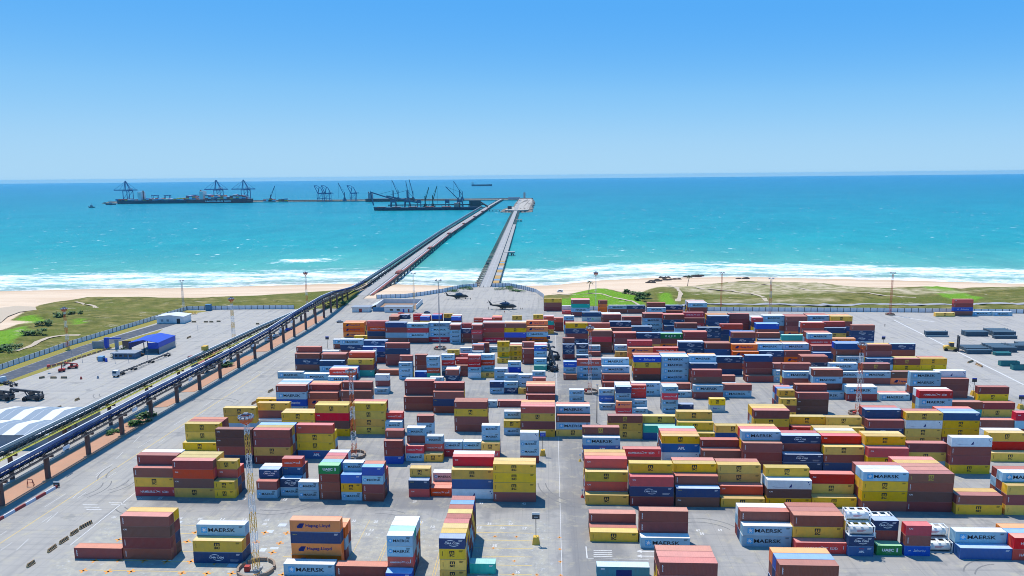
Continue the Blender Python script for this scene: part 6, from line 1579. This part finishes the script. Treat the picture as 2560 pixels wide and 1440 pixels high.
# boom lift left yard
g = at(155, 929); e = empty('access_lift', (g.x, g.y, 0), R(25), 'small red access lift with lowered boom beside the red loader', 'lift'); mb = MB(); mb.box(-1.4, 1.4, -1, 1, .5, 1.5); mb.build('base', REDP, e); mb = MB(); mb.bar((0, 0, 1.5), (.2, 0, 4.5), .4); mb.bar((.2, 0, 4.5), (-5, 0, 3.6), .35); mb.build('boom', BROWNP, e); mb = MB(); mb.box(-6, -4.8, -.7, .7, 3.0, 4.0); mb.build('basket', REDP, e); wheels(e, [(-1, -1), (-1, 1), (1, -1), (1, 1)], .7)

# ------------------------------------------------------------------ flat racks, sign posts, barriers
RACK = paint('flat_rack_navy', (.05, .095, .135), .6, .25, dirt=(.14, .10, .06), wear=.4)
RACKT = paint('flat_rack_teal', (.02, .17, .18), .6, .25, dirt=(.14, .10, .06), wear=.3)
def rack(px, py, n, m, label, L=12.2, depth=1):
    g = at(px, py); e = empty('flat_rack_pile', (g.x + L / 2, g.y, 0), 0, label, 'flat rack pile', 'piles of folded flat racks on the right yard')
    mb = MB(); mb.box(-L / 2, L / 2, -1.22, 1.22, .02, .5); b_ = mb.mesh('folded_rack', [m])
    for d in range(depth):
        for i in range(n): link('folded_rack', b_, e, (0, 1.3 + 2.6 * d, i * .53))
    for sx in (-1, 1):
        mb = MB()
        for d in range(depth):
            for sy in (-1.1, 1.1): mb.box(sx * (L / 2 - .15) - .12, sx * (L / 2 - .15) + .12, 1.3 + 2.6 * d + sy - .1, 1.3 + 2.6 * d + sy + .1, n * .53, n * .53 + .35)
        mb.build('end_posts', GREYS, e)
for px, py, n, m, lb, dp in ((2315, 838, 4, RACK, 'navy flat rack pile farthest left on the right yard', 1), (2318, 843, 1, RACK, 'single navy flat rack lying in front of the farthest left pile', 1), (2415, 841, 5, RACK, 'navy flat rack pile in the rear row, middle', 2), (2484, 841, 5, RACK, 'pale-ended navy flat rack pile, rear row right', 4), (2487, 847, 3, RACK, 'low navy flat rack pile in front of the rear right pile', 1),
                          (2412, 877, 3, RACK, 'navy flat rack pile right behind the forklift mast', 3), (2418, 885, 4, RACK, 'flat rack pile in front, right of the forklift', 1), (2482, 881, 5, RACK, 'flat rack pile with pale ends, right of the front pile', 4), (2488, 889, 3, RACKT, 'short dark teal flat rack pile in front of the pale-ended pile', 1), (2516, 876, 5, RACK, 'blue-grey flat rack pile at the far right', 2), (2550, 866, 3, RACK, 'flat rack pile cut by the right picture edge', 2)):
    rack(px, py, n, m, lb, 12.2 if 'short' not in lb else 8.0, dp)
for px, py, lb in ((2505, 916, 'teal open-top box on the far right yard, left one'), (2536, 926, 'teal open-top box on the far right yard, at the picture edge')):
    g = at(px, py); e = empty('open_box', (g.x + 4, g.y + 1.5, 0), 0, lb, 'open box', 'teal open boxes'); mb = MB(); mb.box(-4.4, 4.4, -1.2, -1.1, 0, 2.3); mb.box(-4.4, 4.4, 1.1, 1.2, 0, 2.3); mb.box(-4.4, -4.3, -1.1, 1.1, 0, 2.3); mb.box(4.3, 4.4, -1.1, 1.1, 0, 2.3); mb.build('walls', RACKT, e); mb = MB(); mb.box(-4.3, 4.3, -1.1, 1.1, .02, .2); mb.build('floor', RACKT, e)
def post(base, ptop, label, sign='blue', foot=True):
    g = at(*base); h = height_at(g, ptop); e = empty('sign_post', (g.x, g.y, 0), 0, label, 'sign post', 'block signs on weighted posts')
    mb = MB(); mb.tube((0, 0, .2), (0, 0, h - .4), .09, n=8); mb.build('pole', STEELD, e)
    if foot:
        mb = MB(); mb.loft([[(-w_, -w_, z), (w_, -w_, z), (w_, w_, z), (-w_, w_, z)] for w_, z in ((.95, 0), (.62, 1.9))]); mb.build('concrete_foot', YELLOW, e)
    mb = MB(); mb.box(-.95, .95, -.08, .08, h - 1.7, h - .5); mb.build('sign_board', BLUEP if sign == 'blue' else STEELD, e); mb = MB(); mb.box(-.95, .95, -.1, .06, h - .48, h); mb.build('header_board', WHITE if sign != 'plain' else BLUEP, e)
    if sign != 'plain':
        mb = MB(); quad(mb, -.5, .5, h - 1.2, h - 1.05); mb.build('lettering', INK['white'], e, (0, -.09, 0))
post((1357, 1138), 1079, 'blue sign post on yellow foot at the aisle, behind the tall mustard stack'); post((1340, 1358), 1282, 'slate sign post on yellow foot, nearest one in the aisle', 'dark')
post((1371, 876), 840, 'blue sign post on yellow foot at the far end of the aisle', 'plain'); post((819, 872), 841, 'blue sign post by the left road near the far blocks', 'plain', False)
post((2208, 858), 841, 'blue sign post at the rear right corner of the blocks', 'plain', False); post((2433, 988), 945, 'blue sign post with pale foot beside the right brown stacks', 'plain'); post((2551, 1022), 988, 'blue sign post farthest right beside the red edge stack', 'plain')
g = at(1492, 1058); h = height_at(g, 961); e = empty('lamp_post', (g.x, g.y, 0), 0, 'thin dark post standing alone in the right block gap', 'lamp post'); MB().tube((0, 0, 0), (0, 0, h - .3), .17, .12, n=8).build('pole', STEELD, e); MB().box(-.5, .5, -.2, .2, h - .3, h).build('lamp', GREYS, e)
for i, (px, py, top, lb) in enumerate(((1450, 1153, 1136, 'small warning post with cone at the aisle, rear one'), (1456, 1243, 1218, 'small red and white warning post at the aisle, near one'))):
    g = at(px, py); e = empty('warning_post', (g.x, g.y, 0), 0, lb, 'warning post'); MB().tube((0, 0, 0), (0, 0, 2.6), .05, n=6).build('pole', GREYS, e); mb = MB(); mb.tube((0, 0, 0), (0, 0, .9), .55, .08, n=10); mb.build('cone', REDP if i else YELLOW, e); MB().box(-.3, .3, -.04, .04, 1.9, 2.5).build('plate', WHITE, e)
BSTR, t, b = base_mat('striped_barrier_concrete', .85, .2)
fr_ = t.math('FRACT', t.math('MULTIPLY', t.new('ShaderNodeSeparateXYZ').outputs[0], .9)); sp2 = [n for n in t.n if n.type == 'SEPXYZ'][-1]; t.l.new(t.obj(), sp2.inputs[0])
t.l.new(t.mix(t.math('GREATER_THAN', fr_, .42), (.62, .38, .17), (.10, .08, .07)), b.inputs['Base Color'])
jb = MB(); jb.loft([[(-3, -.4, 0), (3, -.4, 0)], [(-3, -.36, .25), (3, -.36, .25)], [(-3, -.14, .5), (3, -.14, .5)], [(-3, -.1, 1.0), (3, -.1, 1.0)], [(-3, .1, 1.0), (3, .1, 1.0)], [(-3, .14, .5), (3, .14, .5)], [(-3, .36, .25), (3, .36, .25)], [(-3, .4, 0), (3, .4, 0)]], False, False)
jb.face([(-3, -.4, 0), (-3, -.1, 1), (-3, .1, 1), (-3, .4, 0)]); jb.face([(3, -.4, 0), (3, -.1, 1), (3, .1, 1), (3, .4, 0)])
JM = jb.mesh('road_barrier', [BSTR])
def barrier(a, b, label, group='road barriers'):
    p, q = at(*a), at(*b); L = (q - p).length; o = link('road_barrier', JM, None, ((p.x + q.x) / 2, (p.y + q.y) / 2, 0), (0, 0, math.atan2(q.y - p.y, q.x - p.x))); o.scale = (L / 6, 1, 1); return tag(o, label, 'road barrier', group)
for a_, b_, lb in (((200, 1324), (229, 1308), 'striped barrier farthest in the row left of the brown tower'), ((177, 1340), (195, 1329), 'striped barrier second from far in the row by the low brown container'), ((150, 1361), (170, 1348), 'striped barrier third in the row by the low brown container'), ((121, 1382), (140, 1368), 'striped barrier fourth in the row, left of the low brown container'), ((69, 1419), (86, 1408), 'striped barrier nearest the camera at lower left'),
                  ((671, 982), (682, 976), 'lone barrier beside the brown-topped road stack'), ((630, 1012), (641, 1006), 'lone barrier beside the mustard container on the road edge'), ((98, 947), (112, 945), 'barrier under the blue sign in the left yard'), ((127, 946), (141, 946), 'middle barrier of three in the left yard'), ((153, 946), (167, 946), 'right barrier of three in the left yard'),
                  ((480, 806), (490, 806), 'barrier left of three on the left yard far edge'), ((510, 806), (520, 806), 'barrier second on the left yard far edge'), ((524, 806), (533, 806), 'barrier third on the left yard far edge'), ((542, 805), (551, 805), 'barrier rightmost on the left yard far edge'), ((640, 811), (648, 811), 'barrier alone near the conveyor bend'), ((468, 847), (477, 843), 'barrier right of the blue open shed'),
                  ((188, 1003), (198, 999), 'barrier near the striped warehouse, right one'), ((142, 1023), (153, 1019), 'barrier near the striped warehouse, left one'), ((2420, 908), (2432, 904), 'pale barrier, left of two on the right yard lane'), ((2440, 911), (2455, 918), 'pale barrier, right of two on the right yard lane')): barrier(a_, b_, lb)
for k in range(13):
    x0, y0 = 118 + 12.6 * k, 922 - 4.0 * k
    o = barrier((x0, y0), (x0 + 9, y0 - 3.0), 'weathered brown barrier in the row beside the side road gate', 'brown barriers beside the side road gate')
for k, (px, py, tp) in enumerate(((181, 902, 878), (206, 905, 880), (288, 907, 885), (322, 906, 884), (370, 905, 876), (440, 858, 838), (495, 829, 815), (160, 925, 905))):
    g = at(px, py); h = height_at(g, tp); e = empty('yard_pole', (g.x, g.y, 0), 0, 'thin grey pole standing in the left yard near the blue shed', 'pole', 'thin poles in the left yard'); MB().tube((0, 0, 0), (0, 0, h), .09, .06, n=6).build('shaft', GREYS, e); MB().box(-.35, .35, -.15, .15, h, h + .2).build('lamp', LAMPM, e)
for k, (px, py) in enumerate(((203, 948), (245, 946), (262, 903), (266, 904), (245, 900))):
    g = at(px, py); mb = MB(); mb.tube((0, 0, 0), (0, 0, 1.3 if k < 2 else 1.8), .6, .25 if k < 2 else .6, n=10); tag(mb.build('drum_marker' if k < 2 else 'waste_drum', REDP if k == 0 else (GREYS if k == 1 else [CLADN, BLUEP, YELLOW][k - 2]), None, (g.x, g.y, 0)), ['red cone marker alone in the left yard', 'grey cone marker right of the red one in the left yard', 'dark drum right of the blue one by the gate', 'yellowish small drum farthest right by the gate', 'dark drum left of the blue one by the gate'][k], 'cone' if k < 2 else 'drum')
g = at(254, 902); tag(MB().box(g.x - 1.3, g.x + 1.3, g.y - 1.2, g.y + 1.2, 0, 2.5).build('portable_toilet', paint('pale_blue_cabin', (.16, .34, .52), .5, .3)), 'pale blue portable cabin standing between small drums by the gate', 'cabin')
RW, t, b = base_mat('red_white_kerb', .7, .3)
nd = t.new('ShaderNodeSeparateXYZ'); t.l.new(t.obj(), nd.inputs[0]); t.l.new(t.mix(t.math('GREATER_THAN', t.math('FRACT', t.math('MULTIPLY', nd.outputs[0], .13)), .5), (.30, .05, .05), (.50, .53, .60)), b.inputs['Base Color'])
p, q = at(-20, 1312), at(143, 1219); L = (q - p).length; mb = MB(); mb.loft([[(0, -.3, 0), (0, -.2, .8), (0, .2, .8), (0, .3, 0)], [(L, -.3, 0), (L, -.2, .8), (L, .2, .8), (L, .3, 0)]]); o = mb.build('striped_kerb_barrier', RW, None, (p.x, p.y, 0), (0, 0, math.atan2(q.y - p.y, q.x - p.x))); tag(o, 'long red and white striped kerb barrier along the left road', 'kerb barrier')
post((142, 1218), 1203, 'dark sign board at the end of the striped kerb barrier', 'dark', False)
g = at(76, 1217); e = empty('traffic_stand', (g.x, g.y, 0), .3, 'brown trestle stand on the red earth strip', 'stand'); mb = MB()
for sx in (-.9, .9): mb.bar((sx, 0, 0), (sx * .7, 0, 2.4), .14); mb.bar((sx, .8, 0), (sx * .7, 0, 2.4), .12)
mb.bar((-.7, 0, 2.4), (.7, 0, 2.4), .16); mb.bar((-.8, 0, 1.3), (.8, 0, 1.3), .12); mb.build('frame', BROWNP, e)
for px, py, cw, lb in ((466, 786, 7, 'yellow steel frame lying at the corner of the left wall'), (440, 792, 4, 'yellow steel frame left of the larger one by the wall')):
    g = at(px, py); e = empty('steel_frame', (g.x, g.y, 0), .2, lb, 'steel frame'); mb = MB()
    for z in (.3, 1.4): mb.bar((-cw, -1.2, z), (cw, -1.2, z), .25); mb.bar((-cw, 1.2, z), (cw, 1.2, z), .25)
    for i in range(7): mb.bar((-cw + i * cw / 3, -1.2, .3), (-cw + i * cw / 3, 1.2, 1.4), .2)
    mb.build('frame', YELLOW, e)

# ------------------------------------------------------------------ palms, shrubs, beach rocks
LEAF, t, b = base_mat('dark_leaf', .6, .25)
nz = t.noise(t.pos(), .8, 3); t.l.new(t.ramp(nz, [(.3, (.018, .055, .010)), (.55, (.045, .12, .016)), (.75, (.10, .20, .03))]), b.inputs['Base Color'])
FROND, t, b = base_mat('palm_frond', .6, .25)
nz = t.noise(t.pos(), 1.2, 3); t.l.new(t.ramp(nz, [(.3, (.018, .035, .012)), (.7, (.07, .11, .03))]), b.inputs['Base Color'])
TRUNK = paint('trunk_bark', (.20, .16, .12), .9, .1)
def palm(px, py, ptop, label, lean=.6, n=16):
    x, y = at(px, py)[:2]; z = tz(x, y); h = height_at(Vector((x, y, z)), ptop); e = empty('palm_tree', (x, y, z), 0, label, 'palm tree', 'palm trees'); rr = random.Random(int(px))
    mb = MB(); secs = []
    for i in range(8):
        f = i / 7; secs.append([(lean * f * f * 1.6 + (.32 - .15 * f) * math.cos(t_), (.32 - .15 * f) * math.sin(t_), f * (h - 1.6) - .3) for t_ in [k * math.pi / 4 for k in range(8)]])
    mb.loft(secs); mb.build('trunk', TRUNK, e); mb = MB(); c0 = Vector((lean * 1.6, 0, h - 1.9)); wind = Vector((-.9, 0, .1))
    for i in range(n):
        a_ = i * 2.399; el = R(rr.uniform(5, 70)); d = Vector((math.cos(a_) * math.cos(el), math.sin(a_) * math.cos(el), math.sin(el))); d = (d + wind * .35).normalized(); L = rr.uniform(2.6, 3.8); p = c0.copy(); side = d.cross(Vector((0, 0, 1))).normalized(); prev = p
        for k in range(9):
            d = (d + Vector((0, 0, -.17))).normalized(); p = prev + d * L / 9
            for sg in (-1, 1):
                w_ = .75 * math.sin(math.pi * (k + 1) / 10.5) + .1; tip = p + side * sg * w_ + Vector((0, 0, -.35 * w_)) + d * .3
                mb.face([prev, p, tip])
            prev = p
    mb.build('fronds', FROND, e)
palm(1472, 743, 699, 'palm tree on the bright green hump, fronds bunched by wind'); palm(1719, 717, 686, 'palm tree on the dry dunes beyond the beach rocks', .9)
palm(289, 893, 878, 'young bushy palm left of the gate office', .1, 14); palm(306, 884, 868, 'larger young palm in front of the gate office', .1, 18)
def shrub(px, py, w_, h_, label, n=380, grp=None, sz=.55, d_=None):
    x, y = at(px, py)[:2]; z = max(tz(x, y), -.1) if not inside(YARD, x, y) else 0; e = empty('shrub', (x, y, z), 0, label, 'shrub', grp); rr = random.Random(int(px * 7 + py)); mb = MB()
    lob = [(rr.uniform(-.7, .7) * w_, rr.uniform(-.6, .6) * (d_ or w_), rr.uniform(.3, .75) * h_, rr.uniform(.32, .55)) for _ in range(9)]
    for i in range(n):
        lx, ly, lz, lr = rr.choice(lob); u = Vector((rr.gauss(0, 1), rr.gauss(0, 1), rr.gauss(0, 1))).normalized() * (rr.random() ** .4)
        c = Vector((lx + u.x * lr * w_ * .8, ly + u.y * lr * (d_ or w_) * .8, max(.1, lz + u.z * lr * h_ * .8))); a_ = rr.uniform(0, 6.28); s_ = sz * rr.uniform(.6, 1.4)
        t1 = Vector((math.cos(a_), math.sin(a_), rr.uniform(-.5, .5))) * s_; t2 = Vector((-math.sin(a_), math.cos(a_), rr.uniform(-.6, .6))) * s_ * .7
        mb.face([c - t1, c + t2, c + t1, c - t2])
    mb.build('foliage', LEAF, e); mb = MB()
    for i in range(5): lx, ly, lz, lr = lob[i]; mb.bar((lx * .15, ly * .15, -.2), (lx, ly, lz), .14)
    mb.build('stems', TRUNK, e)
for a_ in ((1575, 742, 7, 4.5, 'dark green shrub clump beside the bright green hump, left one', 700), (1603, 748, 7, 4.5, 'dark green shrub clump beside the bright green hump, right one', 700), (1598, 756, 5, 3.2, 'smaller dark shrub in front of the clump by the hump', 400),
           (150, 797, 7, 3.5, 'round green shrub alone on the left dune grass', 420), (189, 790, 5, 2.0, 'small low green shrub right of the round one', 260), (88, 845, 6, 4.0, 'dark green shrub nearest the far left wall', 600), (112, 822, 6, 3.0, 'green shrub by the far left sand patch', 420), (14, 880, 9, 3.0, 'spreading light green shrub at the left picture edge', 600),
           (845, 762, 9, 3, 'green shrub at the foot of the bending conveyor', 420)): shrub(*a_)
for a_ in ((1160, 722, 9, 1.5, 'low scrub along the curved wall, left of the bridge gate', 420), (1135, 728, 6, 1.2, 'lower scrub at the left of the curved wall', 260), (1265, 722, 10, 1.8, 'scrub patch right of the bridge gate, inside the curved wall', 520), (1292, 728, 7, 1.3, 'smaller scrub patch farther right along the curved wall', 320)): shrub(*a_, grp='scrub patches inside the curved wall', sz=.45)
for a_ in ((345, 1060, 5, 2.2, 'planted shrub row under the near conveyor, near end', 420), (375, 1040, 5, 2.2, 'planted shrub row under the near conveyor, far end', 420), (565, 915, 5, 2.0, 'shrub under the conveyors beside the white boards', 380), (545, 905, 4, 1.8, 'small shrub between the two conveyors', 260), (285, 1082, 4, 1.6, 'dark shrub beside a brown conveyor column', 260)): shrub(*a_, grp='shrubs planted under the conveyors', sz=.45)
BR = paint('beach_rock', (.055, .042, .035), .9, .15, dirt=(.02, .018, .018), wear=.5, var=.2)
rr = random.Random(21)
for i, (px, py, w_, lb) in enumerate(((1627, 711, 5, 'dark beach rock group at lower left of the reef'), (1640, 705, 6, 'dark beach rock slab mid reef'), (1655, 702, 7, 'long dark rock slab right in the reef'), (1668, 699, 5, 'dark rock near the right end of the reef'), (1690, 698, 5, 'flat rock close to the reef edge'), (1650, 692, 4, 'wet rock in the wash above the reef'), (1665, 691, 4, 'small wet rock left of the far rocks'), (1728, 687, 8, 'long low rock at the water right of the palm'), (1745, 685, 5, 'small rock in the surf, second from right'), (1757, 685, 5, 'rightmost small rock in the surf'), (1858, 698, 6, 'low rocks where dry dunes meet the sand'))):
    g = at(px, py, -3); z = max(tz(g.x, g.y), SEA_Z) ; mb = MB()
    for k in range(4):
        cx_, cy_ = rr.uniform(-w_ * .7, w_ * .7), rr.uniform(-2, 2); secs = []
        for zz, f in ((-.6, 1), (.3, .95), (.75, .6), (.95, .15)): secs.append([(cx_ + w_ * .45 * f * math.cos(t_) * (1 + .35 * math.sin(t_ * 3 + k)), cy_ + 1.5 * f * math.sin(t_) * (1 + .3 * math.cos(t_ * 2 + k)), zz * (1 + .2 * k)) for t_ in [q * math.pi / 5 for q in range(10)]])
        mb.loft(secs)
    tag(mb.build('beach_rock', BR, None, (g.x, g.y, z)), lb, 'rock', 'dark rocks on the beach')
# ------------------------------------------------------------------ daylight
SUN_EL = R(68); SUN_AZ = math.atan2(-2.5, 3.4)          # high, beyond the yard and a little to the left
w = bpy.data.worlds.new('World'); scene.world = w; w.use_nodes = True
nt = w.node_tree; bg = nt.nodes['Background']
sky = nt.nodes.new('ShaderNodeTexSky'); sky.sky_type = 'NISHITA'; sky.sun_disc = False
sky.sun_elevation = SUN_EL; sky.sun_rotation = SUN_AZ; sky.altitude = 90; sky.air_density = .5; sky.dust_density = 0; sky.ozone_density = 10
# below the sea horizon keep the colour of the lowest sky
tc = nt.nodes.new('ShaderNodeTexCoord'); vm = nt.nodes.new('ShaderNodeVectorMath'); vm.operation = 'MAXIMUM'; vm.inputs[1].default_value = (-2, -2, .004)
nt.links.new(tc.outputs['Generated'], vm.inputs[0]); nt.links.new(vm.outputs[0], sky.inputs['Vector'])
# the clear tropical sky of the photograph is bluer and more even than the plain model: regrade its brightness
sp = nt.nodes.new('ShaderNodeSeparateColor'); nt.links.new(sky.outputs[0], sp.inputs[0])
dv_ = nt.nodes.new('ShaderNodeMath'); dv_.operation = 'MULTIPLY'; dv_.inputs[1].default_value = .1; nt.links.new(sp.outputs[1], dv_.inputs[0])
rp = nt.nodes.new('ShaderNodeValToRGB'); cr = rp.color_ramp; cr.interpolation = 'B_SPLINE'
while len(cr.elements) < 6: cr.elements.new(.5)
for e, (p, c) in zip(cr.elements, ((.05, (.05, .32, .86)), (.20, (.078, .385, .89)), (.31, (.225, .545, .90)), (.46, (.355, .625, .885)), (.62, (.39, .645, .87)), (.9, (.40, .65, .87)))): e.position = p; e.color = (*c, 1)
nt.links.new(dv_.outputs[0], rp.inputs[0])
ml = nt.nodes.new('ShaderNodeVectorMath'); ml.operation = 'SCALE'; ml.inputs['Scale'].default_value = 5.0; nt.links.new(rp.outputs[0], ml.inputs[0])
nt.links.new(ml.outputs[0], bg.inputs[0]); bg.inputs[1].default_value = .10
sd = bpy.data.lights.new('sun', 'SUN'); sd.energy = 2.6; sd.angle = R(.5); sd.color = (1, .94, .85)
so = bpy.data.objects.new('sun', sd); COL.objects.link(so)
dv = Vector((math.sin(SUN_AZ) * math.cos(SUN_EL), math.cos(SUN_AZ) * math.cos(SUN_EL), math.sin(SUN_EL)))
so.rotation_euler = dv.to_track_quat('Z', 'Y').to_euler(); so.location = (0, 200, 300)
vs = scene.view_settings; vs.view_transform = 'Standard'; vs.look = 'None'; vs.exposure = 1.07; vs.gamma = 1
scene.cycles.filter_width = .95
# ------------------------------------------------------------------ sea haze
m = bpy.data.materials.new('haze_air'); m.use_nodes = True; nt = m.node_tree; nt.nodes.remove(nt.nodes['Principled BSDF'])
pv = nt.nodes.new('ShaderNodeVolumePrincipled'); pv.inputs['Color'].default_value = (.22, .68, 1, 1); pv.inputs['Density'].default_value = 3.0e-5; pv.inputs['Anisotropy'].default_value = .2
nt.links.new(pv.outputs[0], nt.nodes['Material Output'].inputs['Volume'])
tag(MB().box(-31000, 31000, -1500, 20600, SEA_Z - 4, 98).build('haze', m), kind='stuff')
